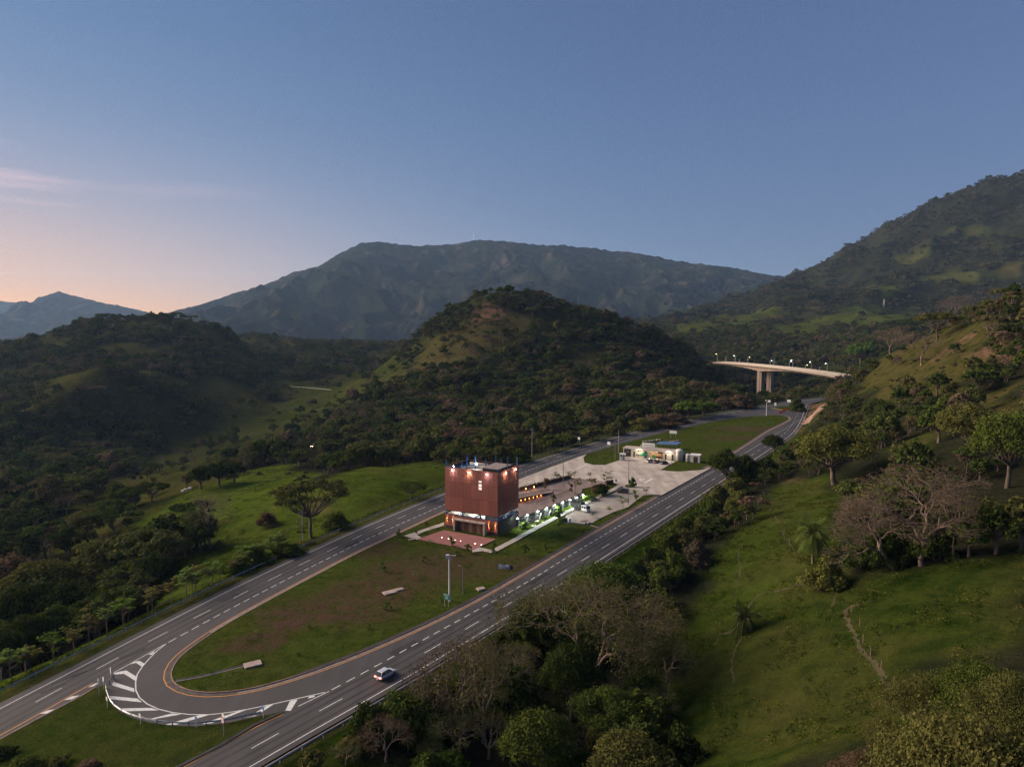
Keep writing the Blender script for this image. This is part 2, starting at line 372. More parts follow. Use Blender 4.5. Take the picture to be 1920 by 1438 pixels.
def height(x, y, road=True):
    x = np.asarray(x, float); y = np.asarray(y, float); sh = x.shape; x = x.ravel(); y = y.ravel()
    z = np.empty_like(x)
    for i in range(0, len(x), 20000):
        a, b = x[i:i + 20000], y[i:i + 20000]
        z[i:i + 20000] = _phi((a[:, None] - CP[None, :, 0]) ** 2 + (b[:, None] - CP[None, :, 1]) ** 2) @ _w[:_n] + _w[_n] + _w[_n + 1] * a + _w[_n + 2] * b
    far = np.clip((y - 350) / 500, 0, 1)
    vfar = np.clip((y - 1300) / 900, 0, 1)
    und = fbm(x / 38, y / 38, 4, 3) * 1.0 + fbm(x / 10, y / 10, 2, 5) * 0.34 + np.abs(fbm(x / 23, y / 23, 2, 6)) * -0.5
    und = und + far * (fbm(x / 130, y / 130, 4, 9) * 7.0) + vfar * ((ridged(x / 420, y / 420, 5, 31) - 0.9) * 42)
    k = np.ones_like(x)
    near = (np.abs(x) < 420) & (y > 20) & (y < 620)
    if near.any():
        xn, yn = x[near], y[near]
        ins = in_poly(xn, yn, _roadA)
        d = dist_poly(xn, yn, _roadA)
        d = np.where(ins, 0, d)
        kk = np.clip((d - 1.0) / np.where((xn > .33 * yn) & (yn > 300), 6, 16), 0, 1); kk = kk * kk * (3 - 2 * kk)
        zz = z[near] + und[near]
        z[near] = zz * kk + (1 - kk) * np.where(ins, -0.6, -0.12 - 0.02 * d)
        k = ~near
        z[k] += und[k]
    else:
        z += und
    return z.reshape(sh)
_tt = np.concatenate([np.linspace(45, 400, 700), np.geomspace(401, 4200, 900)])
def T(px, py):
    """point of the ground seen at a spot of the photograph"""
    d = ray(px, py); d = d / d[1]
    x, y, z = d[0] * _tt, _tt, CAM_H + d[2] * _tt
    h = height(x, y); below = np.nonzero(z < h)[0]
    if len(below) == 0: i = len(_tt) - 1; f = 0
    else:
        i = below[0]
        if i == 0: return Vector((x[0], y[0], h[0]))
        a, b = z[i - 1] - h[i - 1], z[i] - h[i]; f = a / (a - b); i -= 1
    X, Y = x[i] + (x[min(i + 1, len(x) - 1)] - x[i]) * f, y[i] + (y[min(i + 1, len(x) - 1)] - y[i]) * f
    return Vector((X, Y, float(height(np.array([X]), np.array([Y]))[0])))
def hz(x, y): return float(height(np.array([x]), np.array([y]))[0])

# grid: fine near the viewpoint, coarser with distance
NC = 440
ys = [-330, -250, -180, -120, -80, -55]
yv, dy = -40.0, 1.5
while yv < 3300: ys.append(yv); yv += dy; dy *= 1.0035
ys = np.array(ys); uu = np.linspace(-1, 1, NC)
row_hw = 230 + 0.86 * np.maximum(ys, 0)
GX = uu[None, :] * row_hw[:, None]; GYY = np.repeat(ys[:, None], NC, 1)
GZ = height(GX, GYY)
def grid_faces(nr, nc):
    i = np.arange(nr * nc).reshape(nr, nc)
    return np.stack([i[:-1, :-1], i[:-1, 1:], i[1:, 1:], i[1:, :-1]], -1).reshape(-1, 4)
terr_me = fastmesh('terrain', np.stack([GX, GYY, GZ], -1).reshape(-1, 3), grid_faces(len(ys), NC))
terr_me.polygons.foreach_set('use_smooth', np.ones(len(terr_me.polygons), bool))

# ---- land cover (surveyed outlines, world space)
def area(pts): return np.array([T(*p)[:2] for p in pts])
CLEAR = {}      # pasture / open ground, everything else away from the site is wooded
CLEAR['left_pasture'] = area([(285, 1075), (400, 1028), (330, 1010), (255, 985), (300, 940), (420, 905), (470, 880), (560, 870), (600, 905), (660, 880), (836, 862), (836, 915), (700, 975), (560, 1035), (420, 1085), (330, 1125)])
CLEAR['right_pasture'] = area([(1180, 1438), (1230, 1190), (1300, 1100), (1390, 985), (1460, 905), (1540, 905), (1620, 960), (1560, 1010), (1640, 1080), (1740, 1062), (1919, 1030), (1919, 1240), (1750, 1260), (1650, 1438)])
CLEAR['slope'] = area([(1615, 715), (1640, 685), (1700, 630), (1790, 610), (1860, 640), (1840, 700), (1800, 745), (1720, 750), (1650, 745)])
CLEAR['ridge_meadow'] = area([(1650, 865), (1700, 822), (1750, 806), (1780, 812), (1770, 840), (1700, 870)])
CLEAR['upper_right'] = area([(1815, 775), (1840, 740), (1919, 715), (1919, 800), (1830, 800)])
CLEAR['hill_open'] = area([(760, 705), (790, 660), (840, 620), (880, 600), (950, 572), (1000, 585), (985, 640), (920, 668), (840, 700), (790, 712)])
CLEAR['hill_bare'] = area([(1040, 690), (1060, 645), (1110, 640), (1150, 665), (1140, 695)])
CLEAR['hill_low'] = area([(720, 720), (745, 700), (775, 712), (750, 735)])
CLEAR['valley_field'] = area([(470, 800), (490, 760), (520, 715), (620, 722), (690, 690), (745, 672), (745, 695), (660, 765), (570, 815), (520, 835)])
CLEAR['valley_grass'] = area([(250, 880), (300, 820), (370, 770), (470, 760), (500, 790), (520, 835), (440, 875), (330, 900)])
CLEAR['left_bank'] = area([(60, 1030), (120, 960), (220, 900), (330, 872), (440, 880), (420, 905), (300, 940), (255, 985), (330, 1010), (290, 1040), (190, 1060)])
CLEAR['valley_slope'] = area([(330, 740), (380, 700), (460, 720), (490, 765), (440, 780)])
CLEAR['spur'] = area([(0, 775), (60, 740), (160, 690), (215, 690), (170, 735), (60, 790)])
CLEAR['knob'] = area([(515, 895), (535, 870), (560, 868), (590, 895), (570, 905)])
CLEAR['saddle'] = area([(480, 625), (545, 628), (600, 645), (520, 660), (470, 650)])
FIELDS = [area(p) for p in ([(1255, 612), (1330, 595), (1420, 575), (1470, 592), (1400, 612), (1320, 625), (1260, 625)], [(1430, 620), (1510, 600), (1590, 590), (1560, 615), (1480, 635)],
    [(1560, 590), (1620, 570), (1720, 570), (1740, 600), (1660, 615), (1590, 615)], [(1600, 548), (1650, 528), (1700, 545), (1660, 560)], [(1480, 575), (1530, 556), (1550, 566), (1520, 580)], [(1720, 520), (1790, 505), (1860, 515), (1800, 535)], [(1860, 505), (1919, 480), (1919, 520), (1880, 525)],
    [(1660, 490), (1720, 470), (1760, 480), (1700, 500)], [(1780, 430), (1830, 415), (1860, 430), (1800, 445)])]
def open_ground(x, y):
    m = np.zeros(np.shape(x), bool)
    for P in list(CLEAR.values()) + FIELDS: m |= in_poly(x, y, P)
    return m
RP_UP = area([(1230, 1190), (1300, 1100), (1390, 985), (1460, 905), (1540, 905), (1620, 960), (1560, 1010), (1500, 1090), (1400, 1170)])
fx, fy = GX.ravel(), GYY.ravel()
dry = np.zeros(len(fx)); wood = np.ones(len(fx)); dirt = np.zeros(len(fx))
jx, jy = fx + fbm(fx / 25, fy / 25, 3, 71) * 7 * (1 + fy / 900), fy + fbm(fx / 25, fy / 25, 3, 77) * 7 * (1 + fy / 900)
op = open_ground(jx, jy); wood[op] = 0
nearroad = (dist_poly(fx, fy, _roadA) < 9) & (fy < 620); wood[nearroad] = 0
wood[(fy < 95) & (fx < 10)] = 0
for key, amt in (('hill_open', .75), ('hill_low', .7), ('slope', .62), ('upper_right', .75), ('hill_bare', .55), ('spur', .5), ('valley_slope', .5), ('ridge_meadow', .3), ('knob', .45), ('saddle', .6), ('left_bank', .45), ('valley_grass', .3), ('valley_field', .25), ('left_pasture', .12), ('right_pasture', .1)):
    dry[in_poly(jx, jy, CLEAR[key])] = amt
for i, P in enumerate(FIELDS): dry[in_poly(jx, jy, P)] = (.35, .3, .25, .4, .7, .45, .85, .6, .6)[i]
dirt_lines = [([(1640, 1125), (1580, 1150), (1610, 1210), (1660, 1280), (1700, 1340), (1750, 1390)], .75, .7), ([(1330, 1195), (1380, 1180), (1420, 1115), (1500, 1100), (1560, 1090)], .9, .7), ([(1380, 1280), (1372, 1230), (1400, 1180), (1425, 1165)], .5, .5),
    ([(1495, 1040), (1460, 985), (1440, 950)], .5, .6), ([(330, 1000), (440, 975), (520, 950), (560, 925)], .8, .5), ([(1380, 1120), (1390, 1060), (1400, 1030)], .4, .4)]
for pts, w, a in dirt_lines[4:5]:
    P = np.array([T(*p)[:2] for p in pts]); d = dist_poly(jx * .5 + fx * .5, jy * .5 + fy * .5, P, closed=False)
    dirt = np.maximum(dirt, a * np.clip(1.6 - d / w, 0, 1))

for px, py, r, a in ((1890, 660, 9, .95), (1775, 655, 5, .6), (1497, 806, 7, 1.0), (1508, 790, 10, 1.0), (1522, 774, 13, 1.0), (1540, 759, 13, 1.0), (1553, 748, 8, .9), (925, 585, 16, .8), (600, 945, 6, .35), (1480, 905, 4, .4)):
    p = T(px, py); d = np.hypot(jx * .7 + fx * .3 - p.x, (jy * .7 + fy * .3 - p.y) * .7)
    dirt = np.maximum(dirt, a * np.clip(2 - 1.5 * d / r, 0, 1))
def blur(a, n):
    a = a.reshape(len(ys), NC)
    for _ in range(n):
        b_ = np.pad(a, 1, mode='edge'); a = (b_[:-2, 1:-1] + b_[2:, 1:-1] + b_[1:-1, :-2] + b_[1:-1, 2:] + 2 * a) / 6
    return a.ravel()
lush_lit = np.zeros_like(dry); lush_lit[in_poly(jx, jy, CLEAR['left_pasture'])] = .9; lush_lit[(dist_poly(fx, fy, [p[:2] for p in LW], False) < 16) & (fx < .4 * fy - 60)] = .8; lush_lit[in_poly(jx, jy, RP_UP)] = .35  # fresh green grass; the brighter look of lit pasture is painted in too
for P in FIELDS: lush_lit[in_poly(jx, jy, P)] = .55
gap = np.clip((-fbm(fx / 60, fy / 60, 3, 15) + (.05)) * 3, 0, 1) * np.clip((fy - 560) / 120, 0, 1) * np.where(fx < -.1 * fy, 1.0, .35); wood *= 1 - .85 * gap; dry = np.maximum(dry, .45 * gap * (wood > 0))
dry, wood, lush_lit = blur(dry, 3), blur(wood, 2), blur(lush_lit, 4)
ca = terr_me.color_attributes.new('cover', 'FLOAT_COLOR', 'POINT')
ca.data.foreach_set('color', np.stack([dry, wood, np.clip(dirt, 0, 1), lush_lit], -1).astype(np.float32).ravel())

def terrain_material(name, grass1, grass2, dryc, dirtc, woodc, woodc2, k=1.0):
    m = bpy.data.materials.new(name); nt, N, L = nodes_of(m)
    b = N['Principled BSDF']; b.inputs['Roughness'].default_value = 0.95; b.inputs['Specular IOR Level'].default_value = 0.0
    at = N.new('ShaderNodeAttribute'); at.attribute_name = 'cover'
    sp = N.new('ShaderNodeSeparateColor'); L.new(at.outputs['Color'], sp.inputs[0])
    g = N.new('ShaderNodeNewGeometry')
    def nz(scale, detail=6, rough=0.6, stretch=None):
        n = N.new('ShaderNodeTexNoise'); n.inputs['Scale'].default_value = scale; n.inputs['Detail'].default_value = detail; n.inputs['Roughness'].default_value = rough
        if stretch:
            mp = N.new('ShaderNodeMapping'); mp.inputs['Scale'].default_value = stretch; mp.inputs['Rotation'].default_value = (0, 0, 0.5); L.new(g.outputs['Position'], mp.inputs[0]); L.new(mp.outputs[0], n.inputs[0])
        else: L.new(g.outputs['Position'], n.inputs[0])
        return n.outputs['Fac']
    def rng(v, a, c, x=0., y=1.):
        n = N.new('ShaderNodeMapRange'); n.inputs[1].default_value = a; n.inputs[2].default_value = c; n.inputs[3].default_value = x; n.inputs[4].default_value = y; L.new(v, n.inputs[0]); return n.outputs[0]
    def mix(f, a, c):
        n = N.new('ShaderNodeMix'); n.data_type = 'RGBA'
        for s, v in ((n.inputs[0], f), (n.inputs[6], a), (n.inputs[7], c)):
            if isinstance(v, tuple): s.default_value = (*v, 1)
            elif isinstance(v, float): s.default_value = v
            else: L.new(v, s)
        return n.outputs[2]
    def mth(op, a, c=0.0):
        n = N.new('ShaderNodeMath'); n.operation = op; n.use_clamp = True
        for i, v in enumerate((a, c)):
            if isinstance(v, float): n.inputs[i].default_value = v
            else: L.new(v, n.inputs[i])
        return n.outputs[0]
    n1 = nz(0.035 * k, 3); n2 = nz(0.22 * k, 4, 0.7); n3 = nz(1.3 * k, 4, 0.75, (1, 2.2, 1))
    gr = mix(rng(n2, .38, .62), grass1, grass2)
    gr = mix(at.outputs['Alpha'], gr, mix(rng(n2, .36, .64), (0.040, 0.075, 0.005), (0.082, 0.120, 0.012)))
    gr = mix(mth('MULTIPLY', rng(n3, .48, .68), 0.7), gr, tuple(c * .5 for c in grass1))
    gr = mix(mth('MULTIPLY', rng(n1, .45, .7), 0.35), gr, dryc)
    dm = mth('MULTIPLY', sp.outputs[0], rng(n2, .3, .6, .2, 1.35))
    gr = mix(dm, gr, mix(rng(n3, .3, .7), dryc, tuple(c * .7 for c in dryc)))
    wd = mix(rng(n2, .35, .65), woodc, woodc2)
    gr = mix(sp.outputs[1], gr, wd)
    gr = mix(mth('MULTIPLY', sp.outputs[2], rng(n2, .38, .58, .1, 1.4)), gr, mix(rng(n3, .35, .7), dirtc, tuple(c * .6 for c in dirtc)))
    L.new(gr, b.inputs['Base Color'])
    bp = N.new('ShaderNodeBump'); bp.inputs['Strength'].default_value = 1.0; bp.inputs['Distance'].default_value = 1.1 / k
    hgt = N.new('ShaderNodeMath'); hgt.operation = 'MULTIPLY_ADD'; L.new(n3, hgt.inputs[0]); hgt.inputs[1].default_value = 0.45; L.new(n2, hgt.inputs[2])
    L.new(hgt.outputs[0], bp.inputs['Height']); L.new(bp.outputs[0], b.inputs['Normal'])
    return m
GRASS1, GRASS2, DRYC, DIRTC = (0.011, 0.027, 0.003), (0.034, 0.054, 0.006), (0.085, 0.066, 0.026), (0.17, 0.10, 0.065)  # grass tones darkened to carry the right pasture's shade in their colour
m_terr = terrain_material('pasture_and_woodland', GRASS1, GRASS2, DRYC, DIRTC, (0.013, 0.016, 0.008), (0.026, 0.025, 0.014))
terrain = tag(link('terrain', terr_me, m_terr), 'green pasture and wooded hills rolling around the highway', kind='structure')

# ---- far mountains
def mountain(name, crest, Y, depth, base, x0, x1, nx, ny, amp, seed, m, label, skew=0.0):
    """heightfield whose skyline follows crest [(px, py)], rising from base at Y-depth to the crest at Y"""
    C = np.array([PY(px, py, Y) for px, py in crest]); o = np.argsort(C[:, 0]); C = C[o]
    xs = np.linspace(x0, x1, nx); v = np.linspace(0, 1.35, ny)
    X = np.repeat(xs[None, :], ny, 0); V = np.repeat(v[:, None], nx, 1)
    wob = fbm(X / 900, X * 0 + 3.3, 3, seed + 5) * depth * .10
    Yy = Y - depth + depth * V + wob
    top = np.interp(xs, C[:, 0], C[:, 2])[None, :]
    prof = np.where(V < 1, V ** 1.25, 1 - (V - 1) * 1.2)
    rel = top - base
    WX, WY = X + fbm(X / 700, Yy / 700, 3, seed + 61) * 420, Yy + fbm(X / 600, Yy / 600, 3, seed + 67) * 420
    rg = (ridged(WX / (depth * .36) + WY / (depth * 1.1), WY / (depth * .55), 5, seed, 0.46) - 0.95)
    env = np.clip(np.sin(np.clip(V, 0, 1) ** 0.8 * np.pi), 0, 1)
    Z = base + rel * prof + env * rg * amp * np.clip((rel - 150) / 420, .0, 1.2) + env * (ridged(WX / (depth * .10) + 5, WY / (depth * .13), 3, seed + 3, .5) - .9) * amp * .26 * np.clip((rel - 150) / 420, .0, 1.2) + fbm(X / 60, Yy / 60, 3, seed + 9) * 9
    me = fastmesh(name, np.stack([X, Yy, Z], -1).reshape(-1, 3), grid_faces(ny, nx))
    me.polygons.foreach_set('use_smooth', np.ones(len(me.polygons), bool))
    a = fbm(WX / 240, WY / 260, 4, seed + 21); bq = fbm(X / 55, Yy / 80, 3, seed + 25)
    wood_ = np.clip(.75 - np.clip((a + bq * .5 - .12) * 4, 0, 1), 0, 1); dry_ = np.clip(fbm(X / 340, Yy / 340, 3, seed + 2) * 1.2 + .35, 0, 1)
    dirt_ = np.clip((fbm(X / 120, Yy / 160, 4, seed + 41) - .42) * 3, 0, .8)
    c = me.color_attributes.new('cover', 'FLOAT_COLOR', 'POINT')
    c.data.foreach_set('color', np.stack([dry_, wood_, dirt_, np.zeros_like(a)], -1).astype(np.float32).ravel())
    return tag(link(name, me, m), label, kind='structure')
m_mtn = terrain_material('mountain_scrub', (0.018, 0.030, 0.012), (0.026, 0.038, 0.016), (0.060, 0.050, 0.032), (0.11, 0.085, 0.06), (0.007, 0.011, 0.006), (0.013, 0.018, 0.009), 0.10)
mountain('mountain', [(250, 612), (350, 582), (430, 552), (500, 533), (560, 515), (620, 496), (660, 477), (690, 461), (720, 457), (760, 461), (800, 460), (850, 457), (890, 451), (920, 451), (960, 457), (1010, 463), (1070, 461), (1120, 461), (1180, 468), (1240, 478), (1300, 488), (1370, 500), (1440, 512), (1500, 519), (1560, 530), (1700, 545), (1900, 560)],
         5600, 2600, -120, -3300, 4200, 720, 300, 105, 101, m_mtn, 'long high mountain with a flat summit behind the wooded hill')
mountain('distant_mountain', [(-500, 600), (-200, 590), (0, 598), (40, 585), (75, 566), (100, 550), (115, 547), (150, 556), (200, 568), (240, 575), (275, 584), (330, 600), (420, 612), (500, 625)],
         7200, 2200, -150, -7500, -2200, 260, 90, 160, 202, m_mtn, 'blue pointed mountain at the left under the sunset')
mountain('farther_ridge', [(-600, 560), (-200, 565), (0, 564), (40, 568), (70, 572), (120, 585), (300, 605), (500, 612)],
         9600, 1500, -150, -11000, -3000, 160, 40, 60, 303, m_mtn, 'pale far ridge at the left edge under the glowing sky')
plain_me = pydata('valley_plain', [(-12000, 1500, -170), (7000, 1500, -170), (7000, 10200, -170), (-12000, 10200, -170)], [(0, 1, 2, 3)])
tag(link('valley_plain', plain_me, mat('valley_plain', (0.03, 0.045, 0.015), .95, noise=.4, scale=.004)), 'hazy valley floor between the hills and the mountains', kind='structure')
# ------------------------------------------------------------------ roads, kerbs, markings, lawns
def fill(name, P, z, m, parent=None, kind='structure', label=None, step=None):
    """flat sheet over an outline"""
    pts = [Vector((p[0], p[1])) for p in P]
    n = len(pts)
    out = delaunay_2d_cdt(pts, [(i, (i + 1) % n) for i in range(n)], [list(range(n))], 1, 1e-4)
    me = pydata(name, [(p.x, p.y, z) for p in out[0]], [tuple(f) for f in out[2]])
    bm = bmesh.new(); bm.from_mesh(me)
    for f in bm.faces:
        if f.normal.z < 0: f.normal_flip()
    bm.to_mesh(me); bm.free()
    o = link(name, me, m, parent)
    if not parent: tag(o, label, kind=kind)
    return o
def strip(name, P, w, z, m, parent, h=0.0):
    """ribbon of width w along P, with thickness h if given (kerbs)"""
    a, b = offset(P, w / 2), offset(P, -w / 2); n = len(P)
    v = [(p.x, p.y, z + h) for p in a] + [(p.x, p.y, z + h) for p in b]
    f = [(i, n + i, n + i + 1, i + 1) for i in range(n - 1)]
    if h:
        v += [(p.x, p.y, z) for p in a] + [(p.x, p.y, z) for p in b]
        f += [(2 * n + i, i, i + 1, 2 * n + i + 1) for i in range(n - 1)] + [(n + i, 3 * n + i, 3 * n + i + 1, n + i + 1) for i in range(n - 1)]
        f += [(0, 2 * n, 3 * n, n), (n - 1, 2 * n - 1, 4 * n - 1, 3 * n - 1)]
    return link(name, pydata(name, v, f), m, parent)

def asphalt():
    m = bpy.data.materials.new('asphalt'); nt, N, L = nodes_of(m); b = N['Principled BSDF']
    b.inputs['Roughness'].default_value = 0.78; b.inputs['Specular IOR Level'].default_value = 0.35
    g = N.new('ShaderNodeNewGeometry')
    mp = N.new('ShaderNodeMapping'); mp.inputs['Rotation'].default_value = (0, 0, math.radians(33)); mp.inputs['Scale'].default_value = (.55, .03, 1); L.new(g.outputs['Position'], mp.inputs[0])
    n1 = N.new('ShaderNodeTexNoise'); n1.inputs['Scale'].default_value = 1.0; n1.inputs['Detail'].default_value = 5; L.new(mp.outputs[0], n1.inputs[0])
    n2 = N.new('ShaderNodeTexNoise'); n2.inputs['Scale'].default_value = .12; n2.inputs['Detail'].default_value = 6; L.new(g.outputs['Position'], n2.inputs[0])
    n3 = N.new('ShaderNodeTexNoise'); n3.inputs['Scale'].default_value = 6; n3.inputs['Detail'].default_value = 3; L.new(g.outputs['Position'], n3.inputs[0])
    r = N.new('ShaderNodeValToRGB'); r.color_ramp.elements[0].position = .3; r.color_ramp.elements[0].color = (.029, .026, .027, 1); r.color_ramp.elements[1].position = .7; r.color_ramp.elements[1].color = (.057, .052, .054, 1)
    ad = N.new('ShaderNodeMath'); ad.operation = 'MULTIPLY_ADD'; L.new(n2.outputs['Fac'], ad.inputs[0]); ad.inputs[1].default_value = .55
    ml = N.new('ShaderNodeMath'); ml.operation = 'MULTIPLY_ADD'; ml.inputs[1].default_value = .55; L.new(n1.outputs['Fac'], ml.inputs[0])
    m3 = N.new('ShaderNodeMath'); m3.operation = 'MULTIPLY'; m3.inputs[1].default_value = .1; L.new(n3.outputs['Fac'], m3.inputs[0]); L.new(m3.outputs[0], ml.inputs[2]); L.new(ml.outputs[0], ad.inputs[2])
    L.new(ad.outputs[0], r.inputs[0]); L.new(r.outputs[0], b.inputs['Base Color'])
    return m
m_asph = asphalt()
m_white = mat('road_paint_white', (.62, .62, .60), .7, noise=.22, scale=2.5, detail=8)
m_orange = mat('road_paint_orange', (.62, .26, .045), .7, noise=.2, scale=2.5, detail=8)
m_conc = mat('concrete_kerb', (.22, .185, .165), .9, noise=.3, scale=.9, bump=.2)
m_dark = mat('drain_shade', (.035, .035, .036), .95, noise=.3, scale=1)
m_pink = mat('kerb_reddish', (.26, .17, .14), .9, noise=.3, scale=.8)

road = fill('road', ROAD, 0.0, m_asph, label='dark asphalt dual carriageway with turning loop')
def smth(P, k=2): return resample(P, k)
def edge(P, m, w=0.16, z=0.006): return strip('edge_line', smth(P, 3), w, z, m, road)
for P, m in ((LW, m_white), (RW, m_white), (LYs, m_orange), (RING, m_orange), (RYn, m_orange), (RYf, m_orange)): edge(P, m, 0.17)
# dashes: one mesh per kind, each dash a piece of the road
dash_long = pydata('lane_dash', [(-2.35, -.075, 0), (2.35, -.075, 0), (2.35, .075, 0), (-2.35, .075, 0)], [(0, 1, 2, 3)]); dash_long.materials.append(m_white)
dash_short = pydata('lane_dash', [(-.95, -.1, 0), (.95, -.1, 0), (.95, .1, 0), (-.95, .1, 0)], [(0, 1, 2, 3)]); dash_short.materials.append(m_white)
def dashes(P, me, period, start, skip=0, z=0.006):
    q = resample(P, 0.25); L = int(period / .25); i = int(start / .25)
    while i < len(q) - 4:
        d = q[i + 3] - q[max(i - 3, 0)]
        link('lane_dash', me, None, road, (q[i].x, q[i].y, z), (0, 0, math.atan2(d.y, d.x))); i += L
def arc_to(P, px, py):
    t = G(px, py); q = resample(P, 0.25); return min(range(len(q)), key=lambda i: (q[i] - t).length) * .25
dashes(LD, dash_long, 11.55, arc_to(LD, 93.7, 1301) % 11.55)
RL = offset(RW, 3.6)
dashes(RL, dash_long, 12.3, arc_to(RL, 623.7, 1319) % 12.3)
dashes(LS, dash_short, 3.0, 1.6)
dashes(RS, dash_short, 3.3, 1.6)
# gore hatching and its outline
gore_l = line([(312, 1206), (295, 1219), (272, 1243), (258, 1262), (254, 1282), (256, 1298), (266, 1312), (285, 1324), (310, 1332.5), (345, 1338), (385, 1339.5), (430, 1335), (480, 1326), (540, 1313), (617, 1295.5)])
edge(gore_l, m_white, .2)
edge([G(312, 1206), G(290, 1218), G(240, 1246), G(208, 1263.5)], m_white, .16)
edge([G(617, 1295.5), G(585, 1311), G(556, 1325)], m_white, .16)
def stripe(p): fill('hatch_stripe', [G(*q) for q in p], 0.005, m_white, road)
for p in ([(278, 1227), (290, 1219.5), (288, 1224.5), (284, 1227)], [(243, 1246), (252, 1240), (262, 1238.5), (271, 1244), (267, 1250), (255, 1242), (246, 1244.5)], [(212, 1262), (222, 1259), (237, 1256.5), (257, 1268.5), (254, 1276), (232, 1262.5), (217, 1264)],
          [(213, 1278), (209, 1284), (252, 1297), (251, 1290)], [(205, 1304), (206, 1310), (266, 1316), (258, 1309)], [(222, 1327.5), (231, 1333), (298, 1331), (283, 1326.5)], [(272, 1349.5), (285, 1348), (340, 1338.5), (322, 1337)],
          [(310, 1358), (330, 1358), (394, 1339), (376, 1339.2)], [(378, 1357), (398, 1355), (462, 1330), (444, 1333.5)], [(460, 1345), (474, 1342), (482, 1340), (478, 1342)], [(474, 1338.5), (488, 1336), (513, 1320), (500, 1322.5)], [(535, 1331.5), (545, 1332), (558, 1310.5), (544, 1313)], [(577, 1309), (590, 1306), (590, 1303), (580, 1305)],
          [(165, 1288), (178, 1281), (186, 1279), (176, 1286)], [(120, 1312), (134, 1305), (150, 1303), (135, 1310)], [(74, 1337.5), (90, 1331), (104, 1329), (88, 1337)]): stripe(p)
# wear: darkened wheel tracks, patches and skid marks lying on the asphalt
def wear_mat(name, c, amount, sx=.35, sy=.35):
    m = bpy.data.materials.new(name); nt, N, L = nodes_of(m); b = N['Principled BSDF']; b.inputs['Base Color'].default_value = (*c, 1); b.inputs['Roughness'].default_value = .7
    g = N.new('ShaderNodeNewGeometry'); n = N.new('ShaderNodeTexNoise'); n.inputs['Scale'].default_value = sx; n.inputs['Detail'].default_value = 6; L.new(g.outputs['Position'], n.inputs[0])
    r = N.new('ShaderNodeMapRange'); r.inputs[1].default_value = .25; r.inputs[2].default_value = .7; r.inputs[3].default_value = amount * .3; r.inputs[4].default_value = amount; L.new(n.outputs['Fac'], r.inputs[0]); L.new(r.outputs[0], b.inputs['Alpha']); return m
m_wear = wear_mat('wheel_track_rubber', (.024, .022, .022), .42, .10); m_patch = wear_mat('asphalt_patch', (.030, .029, .030), .6, .5)
RL0 = offset(RW, 3.6)
for P, offs in ((LD, (-2.6, -1.0, 1.0, 2.6)), (RL0, (-2.6, -1.0, 1.0, 2.6))):
    for d in offs: strip('wheel_track', resample(offset(P, d), 3), .55, .0025, m_wear, road)
for px, py, w_, l_, r_ in ((130, 1270, .5, 6, .98), (152, 1262, .4, 5, .9), (100, 1290, .9, 4, 1.0), (760, 1215, 2.4, 7, .95), (1010, 1085, 1.6, 9, .98), (430, 1120, 1.8, 5, 1.1), (250, 1225, 1.2, 5, 1.0), (660, 1020, 1.5, 6, 1.1)):
    p = G(px, py); d = Vector((math.cos(r_), math.sin(r_), 0)); link('road_patch', pydata('road_patch', [p + d * l_ / 2 + Vector((-d.y, d.x, 0)) * w_ / 2, p + d * l_ / 2 - Vector((-d.y, d.x, 0)) * w_ / 2, p - d * l_ / 2 - Vector((-d.y, d.x, 0)) * w_ / 2, p - d * l_ / 2 + Vector((-d.y, d.x, 0)) * w_ / 2], [(0, 3, 2, 1)]), m_patch, road).location.z = .0035

